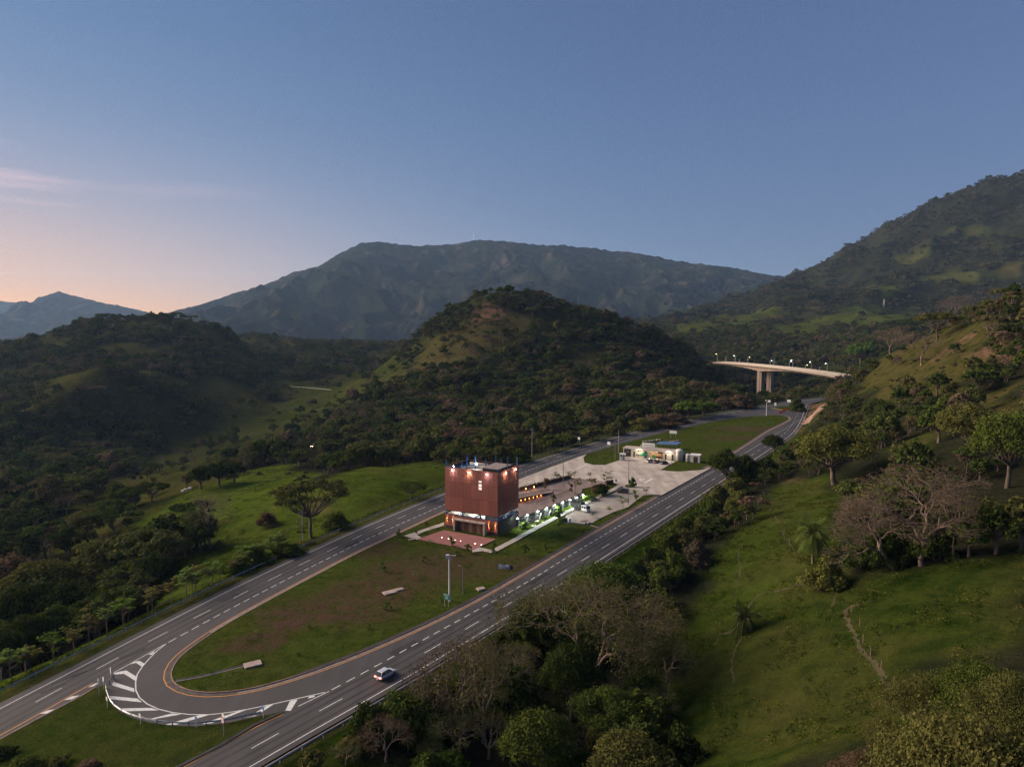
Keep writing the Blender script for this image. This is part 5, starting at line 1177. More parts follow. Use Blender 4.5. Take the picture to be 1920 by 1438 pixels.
# open shop front
box('shop_floor', (X(.6), Ds / 2, .03), (X(.37), Ds - .5, .06), m_lime, sv); box('shop_back', (X(.6), 3.2, 1.75), (X(.37), .1, 3.4), mat('shop_ochre', (.42, .27, .16), .8, noise=.2, scale=1), sv)
box('shop_beam', (X(.6), .1, 3.5), (X(.38), .2, .5), m_wht, sv); box('glass_door', (X(.445), .1, 1.6), (X(.05), .05, 3.1), mat('teal_glass', (.05, .16, .15), .1, spec=.6), sv)
box('counter', (X(.68), 1.6, .55), (X(.14), .6, 1.1), m_wood1, sv)
for k in range(2): box('shelf', (X(.66 + k * .06), 2.9, 2.3 + .3 * k), (X(.1), .3, .08), m_wood2, sv)
point_light('shop_lamp', (X(.66), 1.6, 3.1), 60, (1, .78, .5), sv, .2); point_light('shop_lamp', (X(.52), 1.6, 3.1), 40, (.9, .95, .9), sv, .2)
point_light('wall_lamp', (X(.32), -1.2, 3.4), 45, (1, .85, .62), sv, .2); point_light('wall_lamp', (X(.9), -1.2, 3.4), 45, (1, .85, .68), sv, .2)
# roof sign
sg = MB().box((X(.49), .9, Hs + 1.5), (X(.245), .16, 2.4), bev=.02).build('sign_board', m_wht, sv)
link('lettering', text_mesh('Malagueso Plaza', .78, m_greyp), None, sg, (X(.49), .80, Hs + 1.75), (math.pi / 2, 0, 0))
MB().box((X(.5), .805, Hs + 1.05), (X(.19), .02, .16)).build('lettering_band', mat('sign_grey_band', (.42, .36, .35), .7), sg); MB().box((X(.49), .805, Hs + .5), (X(.2), .02, .14)).build('lettering_band', mat('sign_pink_band', (.5, .3, .29), .7), sg)
for a, b_ in ((.365, .285), (.615, .70)): MB().tube([(X(a), 1.0, Hs + 1.8), (X(b_), 1.2, Hs)], .07, 6).build('sign_brace', m_wht, sv)
for x in (.4, .49, .58): MB().box((X(x), 1.05, Hs + .8), (.12, .12, 1.6)).build('sign_leg', m_steel, sv)
# parasol and market goods in front
p = sv.matrix_basis @ Vector((X(.425), -1.6, 0)); t = empty('parasol', (p.x, p.y, .27), 0, label='green parasol before the open shop of the service building', cat='parasol')
m_grn = mat('parasol_green', (.01, .26, .11), .7); MB().lathe((0, 0, 0), [(.3, 0), (.3, .1), (.04, .14), (.04, 2.3)], 8).build('pole', m_steel, t)
n = 8; v = [(0, 0, 2.65)] + [(1.7 * math.cos(2 * math.pi * k / n), 1.7 * math.sin(2 * math.pi * k / n), 1.75) for k in range(n)] + [(1.7 * math.cos(2 * math.pi * k / n), 1.7 * math.sin(2 * math.pi * k / n), 1.5) for k in range(n)]
MB().add(v, [(0, 1 + k, 1 + (k + 1) % n) for k in range(n)] + [(1 + k, 9 + k, 9 + (k + 1) % n, 1 + (k + 1) % n) for k in range(n)]).build('canopy', m_grn, t)
p = sv.matrix_basis @ Vector((X(.62), -1.3, 0)); t = empty('green_crate_stand', (p.x, p.y, .27), rzs, label='bright green box stand before the shop', cat='stand')
MB().box((0, 0, 1.05), (1.2, .8, 1.1), bev=.03).build('box', mat('crate_green', (.03, .30, .05), .6), t)
for x in (-.5, .5): MB().box((x, 0, .25), (.08, .7, .5)).build('leg', m_steel, t)
MB().box((0, 0, 1.65), (1.3, .9, .08)).build('lid', _mats['crate_green'], t)
# kiosk
p = G(1167.5, 862.5, .27); t = empty('kiosk', p, rzs + .15, label='small white kiosk with windows at the left end of the service building', cat='kiosk')
MB().box((0, 0, 1.55), (2.5, 1.9, 2.5), bev=.05).build('body', m_wht, t); box('roof', (0, 0, 2.9), (2.8, 2.2, .18), m_wht, t, bev=.04)
for x in (-.55, .55): w = box('window', (x, -.96, 2.1), (.8, .04, .7), m_glass, t); MB().box((x, -1.0, 1.7), (.9, .2, .05)).build('sill', m_steel, w)
box('hatch', (.3, -.97, 1.0), (1.1, .04, .8), m_greyp, t); box('side_window', (1.27, 0, 1.9), (.04, 1.2, .9), m_glass, t)
for x in (-1, 1):
    for y in (-.7, .7): box('foot', (x, y, .15), (.14, .14, .3), m_black, t)
# tanks and pump room right of the building
def tank(f_, y, r, h, label, m):
    p = sv.matrix_basis @ Vector((f_ * Ls, y, 0)); t = empty('water_tank', (p.x, p.y, .2), rzs, label=label, cat='tank')
    MB().lathe((0, 0, 0), [(r, 0), (r, h), (r * .93, h + r * .22), (r * .7, h + r * .42), (r * .35, h + r * .54), (.02, h + r * .58)], 20).build('shell', m, t, smooth=True)
    for z in (.4, h * .5, h - .1): MB().lathe((0, 0, z), [(r + .03, 0), (r + .03, .08)], 20).build('band', m, t)
    MB().tube([(-.1, -r - .06, 0), (-.1, -r - .06, h)], .06, 6).build('pipe', m_conc, t)
m_tank = mat('tank_white', (.60, .56, .50), .5, noise=.1, scale=1)
tank(1.085, .8, 1.75, 4.3, 'big white domed water tank at the right end of the service building', m_tank)
tank(1.255, .3, 1.1, 2.9, 'smaller white water tank next to the pump room', m_tank)
tank(1.185, .9, .65, 2.7, 'narrow blue tank between the two white tanks', mat('tank_blue', (.03, .10, .22), .5))
pr = sv.matrix_basis @ Vector((1.295 * Ls, -.6, 0)); t = empty('pump_room', (pr.x, pr.y, .2), rzs, label='white flat-roofed pump room with dark double door beside the tanks', cat='building')
box('wall', (2.1, 1.9, 1.55), (4.2, 3.8, 3.1), m_offw, t); box('roof', (2.1, 1.9, 3.18), (4.5, 4.1, .18), m_wht, t)
for k in range(2): d = box('door', (1.95 + k * .92, -.03, 1.3), (.88, .07, 2.5), _mats['door_brown'], t); MB().box((2.1 + k * .5, -.08, 1.3), (.08, .05, .14)).build('handle', m_steel, d)
box('wall_strip', (-2.9, 2.4, 3.0), (5.6, .3, .3), m_wht, t)
# blue canopy and low white walls behind
ca_ = G(1229, 843, .1); t = empty('canopy', ca_, rzs + .25, label='blue sheet-metal canopy on posts behind the service building', cat='canopy')
MB().extrude([(0, 0), (10, 0), (12.5, 5), (2.5, 5)], (0, 0, .1), (0, 0, 2.6), (1, 0, 0), (0, 1, .12)).build('roof', mat('canopy_blue', (.08, .14, .27), .5, noise=.15, scale=.5), t)
for x, y in ((.3, .3), (4, .3), (7, .3), (9.8, .3), (2.8, 4.6), (6, 4.6), (9, 4.6), (12, 4.6)): box('post', (x, y, 1.3), (.14, .14, 2.6 + .1 * y), m_steel, t)
for k, (a, b_) in enumerate((((1205, 830.5), (1241, 826)), ((1239, 833), (1273, 828)))):
    a, b_ = G(*a), G(*b_); L_, r_ = seg_frame(a, b_); t = empty('low_wall', (a.x, a.y, .1), r_, label='broken row of low white blocks on the far lawn, %s the canopy' % ('left of', 'right behind')[k], cat='wall')
    nblk = 7
    for i in range(nblk): MB().box(((i + .5) * L_ / nblk, rs.uniform(-.3, .3), .45), (L_ / nblk * rs.uniform(.6, .9), .7, rs.uniform(.6, 1.0)), rs.uniform(-.1, .1), bev=.05).build('block', m_path, t)

# ------------------------------------------------------------------ a person walking on the ramp
pp = G(1037, 928, .3); per = empty('person', pp, 2.6, label='person in dark clothes walking along the ramp railing', cat='person')
def skinned(name, verts, edges, rad, m, parent, root=0):
    me = bpy.data.meshes.new(name); me.from_pydata(verts, edges, []); o = link(name, me, m, parent)
    md = o.modifiers.new('skin', 'SKIN'); md.use_smooth_shade = True
    for i, r_ in enumerate(rad): me.skin_vertices[0].data[i].radius = (r_, r_) if not isinstance(r_, tuple) else r_
    me.skin_vertices[0].data[root].use_root = True
    o.modifiers.new('sub', 'SUBSURF').levels = 1; o.modifiers['sub'].render_levels = 1; return o
bv = [(0, 0, .95), (0, 0, 1.2), (0, 0, 1.42), (0, 0, 1.52), (.03, 0, 1.63), (.03, 0, 1.74), (-.02, .1, .9), (.16, .1, .5), (.12, .1, .08), (.26, .11, .04), (.02, -.1, .9), (-.1, -.1, .5), (-.32, -.1, .14), (-.22, -.11, .06),
      (0, .2, 1.42), (-.12, .25, 1.16), (.0, .26, .92), (.05, .26, .82), (0, -.2, 1.42), (.1, -.25, 1.16), (.28, -.25, 1.0), (.36, -.24, .96)]
be = [(0, 1), (1, 2), (2, 3), (3, 4), (4, 5), (0, 6), (6, 7), (7, 8), (8, 9), (0, 10), (10, 11), (11, 12), (12, 13), (2, 14), (14, 15), (15, 16), (16, 17), (2, 18), (18, 19), (19, 20), (20, 21)]
skinned('body', bv, be, [.16, .14, .16, .06, .10, .09, .1, .065, .05, .045, .1, .065, .05, .045, .07, .05, .04, .035, .07, .05, .04, .035], mat('skin_brown', (.22, .12, .08), .7), per)
skinned('trousers', [v for v in bv[:1]] + bv[6:9] + bv[10:13], [(0, 1), (1, 2), (2, 3), (0, 4), (4, 5), (5, 6)], [.175, .12, .085, .07, .12, .085, .07], mat('trousers_dark', (.02, .02, .03), .9), per)
skinned('shirt', [bv[0], bv[1], bv[2], bv[14], bv[15], bv[18], bv[19]], [(0, 1), (1, 2), (2, 3), (3, 4), (2, 5), (5, 6)], [.17, .165, .18, .09, .07, .09, .07], mat('shirt_dark', (.06, .02, .02), .9), per)
MB().lathe((.02, 0, 1.66), [(.115, 0), (.13, .06), (.11, .14), (.03, .18)], 10).build('hair', m_black, per)

# ------------------------------------------------------------------ bridge
br = empty('viaduct', G(1428, 700, 0), 0, label='tall concrete road viaduct with haunched deck over the wooded gorge', cat='bridge')
o0 = br.location.copy()
m_br = mat('bridge_concrete', (.30, .22, .17), .9, color2=(.19, .145, .115), scale=.12, stretch=(1, 1, .3)); m_brp = mat('bridge_parapet', (.44, .38, .32), .9, noise=.1, scale=.2)
dk = smooth([PY(px, py, Y) for px, py, Y in ((1340, 681, 985), (1360, 680.5, 972), (1390, 681.5, 945), (1428, 684, 905), (1470, 688, 862), (1510, 693.5, 815), (1545, 700, 772), (1575, 706, 735))], 6)
for p in dk: p.z = 3.2
def deck_depth(i):
    d = (dk[i].xy - PY(1428, 684, 905).xy).length; return 2.2 + 4.2 * max(0, 1 - d / 75) ** 1.7
for side in (0, 1):
    off = offset(dk, 0 if side == 0 else 14)
    v, f = [], []
    for i, p in enumerate(off):
        t_ = off[min(i + 1, len(off) - 1)] - off[max(i - 1, 0)]; n_ = Vector((-t_.y, t_.x, 0)).normalized(); dd = deck_depth(i)
        for a, z in ((-5.4, 0), (-5.4, -.5), (-3.0, -1.0), (-2.8, -dd), (2.8, -dd), (3.0, -1.0), (5.4, -.5), (5.4, 0)):
            q = p + n_ * a; v.append((q.x - o0.x, q.y - o0.y, q.z + z - o0.z))
    for i in range(len(off) - 1):
        for j in range(8): f.append((i * 8 + j, i * 8 + (j + 1) % 8, (i + 1) * 8 + (j + 1) % 8, (i + 1) * 8 + j))
    MB().add(v, f).build('deck', m_br, br)
    for a in (-5.3, 5.3):
        q = [Vector((p.x - o0.x, p.y - o0.y, p.z - o0.z)) for p in offset(off, a)]; v, f = [], []; n = len(q)
        for p in q: v += [(p.x, p.y, p.z + .0), (p.x, p.y, p.z + 1.0)]
        f = [(2 * i, 2 * i + 2, 2 * i + 3, 2 * i + 1) for i in range(n - 1)]
        pm = pydata('parapet', v, f); po = link('parapet', pm, m_brp, br); po.modifiers.new('th', 'SOLIDIFY').thickness = .3
    rdq = [Vector((p.x - o0.x, p.y - o0.y, p.z - o0.z)) for p in off]
    strip('roadway', rdq, 9.8, rdq[0].z + .03, m_asph, br)
for px, py, Y, dz in ((1427, 684, 908, 0), (1445, 684, 926, 0)):
    p = PY(px, py, Y); base = min(hz(p.x, p.y), -33) - 4
    pier = MB().box((p.x - o0.x, p.y - o0.y, (base - 2.6) / 2 - o0.z), (5.6, 7.0, -2.6 - base), .55, bev=.5).build('pier', m_br, br)
    for s in (-1, 1): MB().box((p.x - o0.x + s * 2.9 * math.cos(.55), p.y - o0.y + s * 2.9 * math.sin(.55), (base - 2.6) / 2 - o0.z), (.5, 2.2, -2.8 - base), .55).build('pier_rib', m_br, pier)
m_lon = [glowmat('street_lamp_green', (.75, 1, .7), 7), glowmat('street_lamp_amber', (1, .72, .25), 7), glowmat('street_lamp_white', (.85, 1, .95), 8)]
for k, (px, ptop, pb, Y, c, s) in enumerate(((1344.8, 666, 682, 985, 1, -1), (1361, 667, 681, 975, None, 1), (1378.5, 666, 681, 960, 0, -1), (1386, 672, 681, 955, None, 1), (1402, 667, 681, 940, 1, 1), (1444, 672, 683, 905, 2, 1), (1451, 670, 684, 900, None, 1), (1480, 673, 686, 868, 2, 1), (1486.5, 671, 687, 862, 0, -1), (1510, 680, 690, 830, 1, 1), (1521, 674, 691, 820, 0, -1), (1536.5, 684, 694, 800, None, 1), (1550.5, 678, 697, 780, 2, -1))):
    p = PY(px, pb, Y); h = (pb - ptop) / FPX * Y
    t = empty('bridge_lamp', (p.x, p.y, 3.2), 0, label='street lamp on the viaduct, %s from the left%s' % ('first second third fourth fifth sixth seventh eighth ninth tenth eleventh twelfth thirteenth'.split()[k], ', lit' if c is not None else ', unlit'), cat='street lamp', group='street lamps on the viaduct')
    MB().lathe((0, 0, 0), [(.25, 0), (.18, h)], 6).build('pole', m_steel, t); MB().tube([(0, 0, h - .2), (s * 1.4, 0, h + .2)], .1, 5).build('arm', m_steel, t)
    MB().box((s * 1.9, 0, h + .15), (1.2, .5, .25)).build('lamp_head', m_steel, t)
    if c is not None: MB().box((s * 1.9, -.1, h - .05), (.7, .42, .2), bev=.06).build('lens', m_lon[c], t)
# far pylons
for (px, py, Y, h, lab) in ((1657, 577, 1900, 24, 'thin lattice pylon on the green fields of the right mountain'), (888, 451, 5600, 30, 'tiny antenna mast on the summit of the long mountain')):
    p = PY(px, py, Y) if Y > 3000 else T(px, py); t = empty('lattice_mast', (p.x, p.y, p.z - 1), .4, label=lab, cat='mast'); s = h / 24 * (1 if Y < 3000 else 2.2)
    for a in (0, 1, 2, 3):
        x, y = (1.6 if a in (0, 3) else -1.6) * s, (1.6 if a < 2 else -1.6) * s
        MB().tube([(x, y, 0), (x * .12, y * .12, h * (1 if Y < 3000 else 2))], .16 * s, 4).build('leg', m_steel, t)
    for k in (.55, .7, .85): MB().box((0, 0, h * k * (1 if Y < 3000 else 2)), (4.4 * s * (1.2 - k), .2 * s, .2 * s)).build('crossarm', m_steel, t)
# ------------------------------------------------------------------ trees
def grid_height(x, y):
    """height of the terrain mesh itself"""
    x = np.asarray(x, float); y = np.asarray(y, float)
    j = np.clip(np.searchsorted(ys, y) - 1, 0, len(ys) - 2); fy_ = np.clip((y - ys[j]) / (ys[j + 1] - ys[j]), 0, 1)
    def row(jj): u = (x / row_hw[jj] + 1) / 2 * (NC - 1); i = np.clip(u.astype(int), 0, NC - 2); f = np.clip(u - i, 0, 1); return GZ[jj, i] * (1 - f) + GZ[jj, i + 1] * f
    return row(j) * (1 - fy_) + row(j + 1) * fy_
def TZ(x, y): return float(grid_height(np.array([x]), np.array([y]))[0])
def foliage_mat(name, ramp=None):
    """leaf colour from the object's own colour (or a random ramp for woods), broken up leaf by leaf"""
    m = bpy.data.materials.new(name); nt, N, L = nodes_of(m); N.remove(N['Principled BSDF'])
    oi = N.new('ShaderNodeObjectInfo'); g = N.new('ShaderNodeNewGeometry'); tcn = N.new('ShaderNodeTexCoord')
    if ramp:
        r = N.new('ShaderNodeValToRGB'); r.color_ramp.interpolation = 'LINEAR'
        e = r.color_ramp.elements; e[0].position = 0; e[0].color = (*ramp[0][1], 1); e[1].position = ramp[-1][0]; e[1].color = (*ramp[-1][1], 1)
        for p, c in ramp[1:-1]: x = e.new(p); x.color = (*c, 1)
        L.new(oi.outputs['Random'], r.inputs[0]); src = r.outputs[0]
    else: src = oi.outputs['Color']
    h = N.new('ShaderNodeHueSaturation'); L.new(src, h.inputs['Color'])
    v = N.new('ShaderNodeMath'); v.operation = 'MULTIPLY_ADD'; v.inputs[1].default_value = .7; v.inputs[2].default_value = .65; L.new(g.outputs['Random Per Island'], v.inputs[0]); L.new(v.outputs[0], h.inputs['Value'])
    hu = N.new('ShaderNodeMath'); hu.operation = 'MULTIPLY_ADD'; hu.inputs[1].default_value = -.05; hu.inputs[2].default_value = .525; L.new(g.outputs['Random Per Island'], hu.inputs[0]); L.new(hu.outputs[0], h.inputs['Hue'])
    d = N.new('ShaderNodeBsdfDiffuse'); t = N.new('ShaderNodeBsdfTranslucent'); mx = N.new('ShaderNodeMixShader'); mx.inputs[0].default_value = .22
    L.new(h.outputs[0], d.inputs[0]); L.new(h.outputs[0], t.inputs[0]); L.new(d.outputs[0], mx.inputs[1]); L.new(t.outputs[0], mx.inputs[2])
    L.new(mx.outputs[0], N['Material Output'].inputs[0]); return m
m_leaf = foliage_mat('foliage')
m_wood_leaf = foliage_mat('woodland_foliage', [(0, (.032, .050, .012)), (.28, (.050, .072, .017)), (.5, (.074, .092, .022)), (.7, (.098, .102, .030)), (.86, (.115, .096, .040)), (1, (.15, .105, .066))])
m_hill_leaf = foliage_mat('dry_woodland_foliage', [(0, (.034, .050, .015)), (.35, (.060, .070, .024)), (.6, (.084, .086, .032)), (.8, (.108, .09, .044)), (1, (.145, .10, .066))])
m_bark = mat('bark', (.11, .08, .06), .95, noise=.4, scale=1.5, stretch=(1, 1, .25)); m_bark2 = mat('pale_bark', (.19, .13, .098), .9, noise=.35, scale=1.5, stretch=(1, 1, .25)); m_twig = mat('twigs', (.14, .10, .072), .95, noise=.3, scale=.5)

def leaf_quads(C, Nrm, s, rng, aspect=.6, jit=.55):
    """one rhombic leaf per centre, facing roughly outward"""
    n = len(C); d = Nrm + rng.normal(0, jit, (n, 3)); d /= np.linalg.norm(d, axis=1, keepdims=True) + 1e-9
    u = np.cross(d, rng.normal(0, 1, (n, 3))); u /= np.linalg.norm(u, axis=1, keepdims=True) + 1e-9
    w = np.cross(d, u); sz = (s * rng.uniform(.65, 1.35, n))[:, None]
    V = np.stack([C - u * sz, C + w * sz * aspect, C + u * sz, C - w * sz * aspect], 1).reshape(-1, 3)
    return V, np.arange(n * 4).reshape(-1, 4)
def crown_mesh(name, kind, seed, K, M, s):
    """unit crown: radius 1 in plan, height 1 from the ground (trunk length is part of it)"""
    rng = np.random.RandomState(seed)
    cs = []
    if kind == 'round':
        for _ in range(K):
            a = rng.uniform(0, 2 * np.pi); e = rng.uniform(-.35, 1) ** 1; rr = np.sqrt(max(0, 1 - e * e)) * rng.uniform(.55, 1)
            cs.append((rr * np.cos(a) * .78, rr * np.sin(a) * .78, .56 + .30 * e * rng.uniform(.7, 1.05), rng.uniform(.17, .34)))
    elif kind == 'umbrella':
        for _ in range(K):
            a = rng.uniform(0, 2 * np.pi); r = np.sqrt(rng.uniform(.02, 1)) * .86
            cs.append((r * np.cos(a), r * np.sin(a), .88 - .20 * r * r + rng.uniform(-.05, .03), rng.uniform(.13, .24)))
    elif kind == 'bush':
        for _ in range(K):
            a = rng.uniform(0, 2 * np.pi); e = rng.uniform(0, 1); rr = np.sqrt(max(0, 1 - e * e)) * rng.uniform(.35, 1)
            cs.append((rr * np.cos(a) * .75, rr * np.sin(a) * .75, .12 + .66 * e * rng.uniform(.6, 1.05), rng.uniform(.18, .34)))
    elif kind == 'column':
        for _ in range(K):
            e = rng.uniform(.15, .95); a = rng.uniform(0, 2 * np.pi); rr = (1 - e ** 3) * rng.uniform(.3, .8)
            cs.append((rr * np.cos(a), rr * np.sin(a), e, rng.uniform(.22, .36)))
    cs = np.array(cs)
    vert = .42 if kind == 'umbrella' else .62 if kind == 'round' else .7
    P, Nn = [], []
    for x, y, z, r in cs:
        d = rng.normal(0, 1, (M, 3)); d /= np.linalg.norm(d, axis=1, keepdims=True); d[:, 2] = np.where(d[:, 2] < -.3, -d[:, 2] * .6, d[:, 2])
        rad = r * rng.uniform(.55, 1.05, M)[:, None]
        P.append(np.array([x, y, z]) + d * rad * np.array([1, 1, vert])); Nn.append(d)
    return cs, np.concatenate(P), np.concatenate(Nn)
def tubes(segs, n=5):
    """many tapered limbs at once: segs = [(p0, p1, r0, r1)]"""
    V, F = [], []; o = 0
    for p0, p1, r0, r1 in segs:
        p0, p1 = np.asarray(p0, float), np.asarray(p1, float); d = p1 - p0; L = np.linalg.norm(d)
        if L < 1e-6: continue
        d /= L; u = np.cross(d, (0.3, .9, .2)); u /= np.linalg.norm(u) + 1e-9; w = np.cross(d, u)
        for p, r in ((p0, r0), (p1, r1)):
            for k in range(n):
                a = 2 * np.pi * k / n; V.append(p + (u * np.cos(a) + w * np.sin(a)) * r)
        for k in range(n): F.append((o + k, o + (k + 1) % n, o + n + (k + 1) % n, o + n + k))
        o += 2 * n
    return np.array(V), np.array(F)
def limb(p0, p1, r0, r1, rng, n=3, bend=.12):
    p0, p1 = np.asarray(p0, float), np.asarray(p1, float); L = np.linalg.norm(p1 - p0); pts = [p0]
    for i in range(1, n): t = i / n; pts.append(p0 + (p1 - p0) * t + rng.normal(0, bend * L / n, 3) + np.array([0, 0, -.06 * L * np.sin(np.pi * t)]))
    pts.append(p1)
    return [(pts[i], pts[i + 1], r0 + (r1 - r0) * i / n, r0 + (r1 - r0) * (i + 1) / n) for i in range(n)]
PROTO = {}      # key -> (trunk mesh, crown mesh), crown radius 1, height 1
def leafy(key, kind, seed, K, M, s, trunk_r=.035, fork=.3, mleaf=None, scale=(1, 1), join=False, bark=None, limbs=14):
    """scale = (radius, height) in metres used so leaves and limbs keep their true shape"""
    R_, H_ = scale; rng = np.random.RandomState(seed + 1)
    cs, P, Nn = crown_mesh(key, kind, seed, K, M, s)
    S = np.array([R_, R_, H_]); P = P * S; cs3 = cs[:, :3] * S
    lv, lf = leaf_quads(P, Nn, s, rng)
    segs = []
    if kind != 'bush':
        f = np.array([rng.normal(0, .05) * R_, rng.normal(0, .05) * R_, fork * H_]); tr = trunk_r * H_
        segs += limb((0, 0, -.6), f, tr * 1.25, tr * .8, rng, 4, .06)
        for i in rng.permutation(len(cs3))[:limbs]: segs += limb(f, cs3[i], tr * .55, tr * .1, rng, 4, .12)
    else:
        for i in rng.permutation(len(cs3))[:8]: segs += limb((rng.normal(0, .1), rng.normal(0, .1), -.3), cs3[i], .05 * H_ * .3, .01 * H_, rng, 3)
    tv, tf = tubes(segs)
    if join:
        me = fastmesh(key, np.concatenate([lv, tv]), np.concatenate([lf, tf + len(lv)])); me.materials.append(mleaf); me.materials.append(bark or m_bark)
        mi = np.zeros(len(lf) + len(tf), np.int32); mi[len(lf):] = 1; me.polygons.foreach_set('material_index', mi); PROTO[key] = me
    else:
        c = fastmesh('crown', lv, lf); c.materials.append(mleaf or m_leaf); t = fastmesh('trunk', tv, tf); t.materials.append(bark or m_bark); PROTO[key] = (t, c)
def twiggy(key, seed, R_, H_, depth=5, leaves=0, s=.2, fork=.28, flat=.55, bark=None, lean=(0, 0), mleaf=None, nsplit=3):
    """bare or half-bare crown of forking limbs; fine twigs form the crown part"""
    rng = np.random.RandomState(seed); big, fine, tips = [], [], []
    def grow(p, d, L, r, lev):
        q = p + d * L; (big if lev < 3 else fine).extend(limb(p, q, r, r * .62, rng, 3 if lev < 3 else 2, .13))
        if lev >= depth: tips.append((q, d)); return
        k = nsplit if lev < 2 or rng.rand() < .6 else 2
        if lev >= 3: k = 3
        a0 = rng.uniform(0, 2 * np.pi)
        for i in range(k):
            a = a0 + 2 * np.pi * i / k + rng.normal(0, .35); sp = rng.uniform(.45, .85)
            u = np.cross(d, (0.1, .2, 1.0)); u /= np.linalg.norm(u) + 1e-6; w = np.cross(d, u)
            nd = d + (u * np.cos(a) + w * np.sin(a)) * sp; nd[2] = nd[2] * (1 - .10 * lev) + .04; nd /= np.linalg.norm(nd)
            grow(q, nd, L * rng.uniform(.62, .86), r * .62, lev + 1)
    d0 = np.array([lean[0], lean[1], 1.0]); d0 /= np.linalg.norm(d0)
    grow(np.array([0, 0, -.5]), d0, H_ * fork + .5, H_ * .028, 0)
    T_ = np.array([t for t, d in tips]); ext = np.percentile(np.hypot(T_[:, 0] - T_[:, 0].mean(), T_[:, 1] - T_[:, 1].mean()), 92); top = T_[:, 2].max()
    sx, sz = R_ / ext, H_ / top
    f = lambda A: [(np.array(a) * (sx, sx, sz), np.array(b) * (sx, sx, sz), r0, r1) for a, b, r0, r1 in A]
    v, q = tubes(f(big), 6); t = fastmesh('trunk', v, q); t.materials.append(bark or m_bark2)
    v, q = tubes([(a, b, max(r0, .02), max(r1, .014)) for a, b, r0, r1 in f(fine)], 3)
    if leaves:
        i = rng.randint(0, len(T_), leaves); C = T_[i] * (sx, sx, sz) + rng.normal(0, .38, (leaves, 3)); lv, lf = leaf_quads(C, rng.normal(0, 1, (leaves, 3)), s, rng)
        c = fastmesh('crown', np.concatenate([lv, v]), np.concatenate([lf, q + len(lv)])); c.materials.append(mleaf or m_leaf); c.materials.append(m_twig)
        mi = np.zeros(len(lf) + len(q), np.int32); mi[len(lf):] = 1; c.polygons.foreach_set('material_index', mi)
    else: c = fastmesh('crown', v, q); c.materials.append(m_twig)
    PROTO[key] = (t, c)
# prototypes (true metres; placed with a uniform-ish scale)
DIM = {}
def proto(key, R_, H_, fn, *a, **k): DIM[key] = (R_, H_); fn(key, *a, **k)
for i in range(3):
    proto('hero%d' % i, 5.5, 9, leafy, 'round', 15 + i, 64, 250, .15, scale=(5.5, 9))
    proto('round%d' % i, 5.5, 10, leafy, 'round', 11 + i, 46, 150, .24, scale=(5.5, 10))
    proto('mid%d' % i, 4.5, 9, leafy, 'round', 31 + i, 34, 90, .34, scale=(4.5, 9))
    proto('bush%d' % i, 2.6, 3.4, leafy, 'bush', 51 + i, 22, 90, .19, scale=(2.6, 3.4))
    proto('bigbush%d' % i, 4.5, 5.5, leafy, 'bush', 61 + i, 44, 150, .23, scale=(4.5, 5.5))
for i in range(2): proto('nearbush%d' % i, 6.0, 5.0, leafy, 'bush', 66 + i, 120, 380, .085, scale=(6.0, 5.0))
for i in range(2):
    proto('umb%d' % i, 8.5, 11, leafy, 'umbrella', 71 + i, 46, 110, .27, trunk_r=.03, fork=.35, scale=(8.5, 11), limbs=26)
    proto('bare%d' % i, 9, 14, twiggy, 90 + i, 9, 14, 6)
    proto('semi%d' % i, 8, 15, twiggy, 95 + i, 8, 15, 6, 3600, .14)
proto('semiwide', 12, 15, twiggy, 99, 12, 15, 7, 9000, .14, .22)
proto('barelean', 8, 11, twiggy, 105, 8, 11, 7, 1200, .10, lean=(-.75, 0), fork=.24)
proto('baretwin', 10, 15, twiggy, 108, 10, 15, 7, 2500, .10, fork=.27, nsplit=3)
for i in range(2): proto('weed%d' % i, 1.6, 1.5, leafy, 'bush', 110 + i, 9, 30, .15, scale=(1.6, 1.5))
for i in range(2): proto('sapling%d' % i, 1.1, 2.6, leafy, 'column', 120 + i, 9, 26, .20, trunk_r=.012, fork=.35, scale=(1.1, 2.6), limbs=8)
def star_tree(key, seed, H_, nb, leaf, nl, R_):
    """slender tree of bare stems tipped with rosettes of large drooping leaves"""
    rng = np.random.RandomState(seed); segs = limb((0, 0, -.5), (rng.normal(0, .15), rng.normal(0, .15), H_ * .62), .11, .07, rng, 4, .04); C, Nn = [], []
    top = segs[-1][1]
    V, F = [], []; o = 0
    for i in range(nb):
        a = 2 * np.pi * i / nb + rng.normal(0, .3); r = R_ * rng.uniform(.25, .95); p = top + np.array([r * np.cos(a), r * np.sin(a), H_ * rng.uniform(-.16, .36)])
        segs += limb(top - (0, 0, rng.uniform(.02, .2) * H_ + max(0, top[2] - p[2])), p, .06, .03, rng, 3, .1)
        for k in range(nl):
            b = 2 * np.pi * k / nl + rng.normal(0, .2); d = np.array([np.cos(b), np.sin(b), rng.uniform(-.35, .45)]); w = np.array([-np.sin(b), np.cos(b), 0]) * leaf * .30; l = leaf * rng.uniform(.8, 1.2)
            q = p + rng.normal(0, .10, 3)
            V += [q, q + d * l * .55 + w, q + d * l + (0, 0, -.12 * l), q + d * l * .55 - w]; F.append((o, o + 1, o + 2, o + 3)); o += 4
    c = fastmesh('crown', np.array(V), np.array(F)); c.materials.append(m_leaf); tv, tf = tubes(segs, 5); t = fastmesh('trunk', tv, tf); t.materials.append(m_bark2)
    PROTO[key] = (t, c); DIM[key] = (R_ * 1.25, H_ * 1.02)
for i in range(3): star_tree('cecropia%d' % i, 130 + i, 6.5, 13, .85, 9, 1.9)
for i in range(2): star_tree('bigleaf%d' % i, 140 + i, 6.0, 9, 1.0, 7, 2.0)
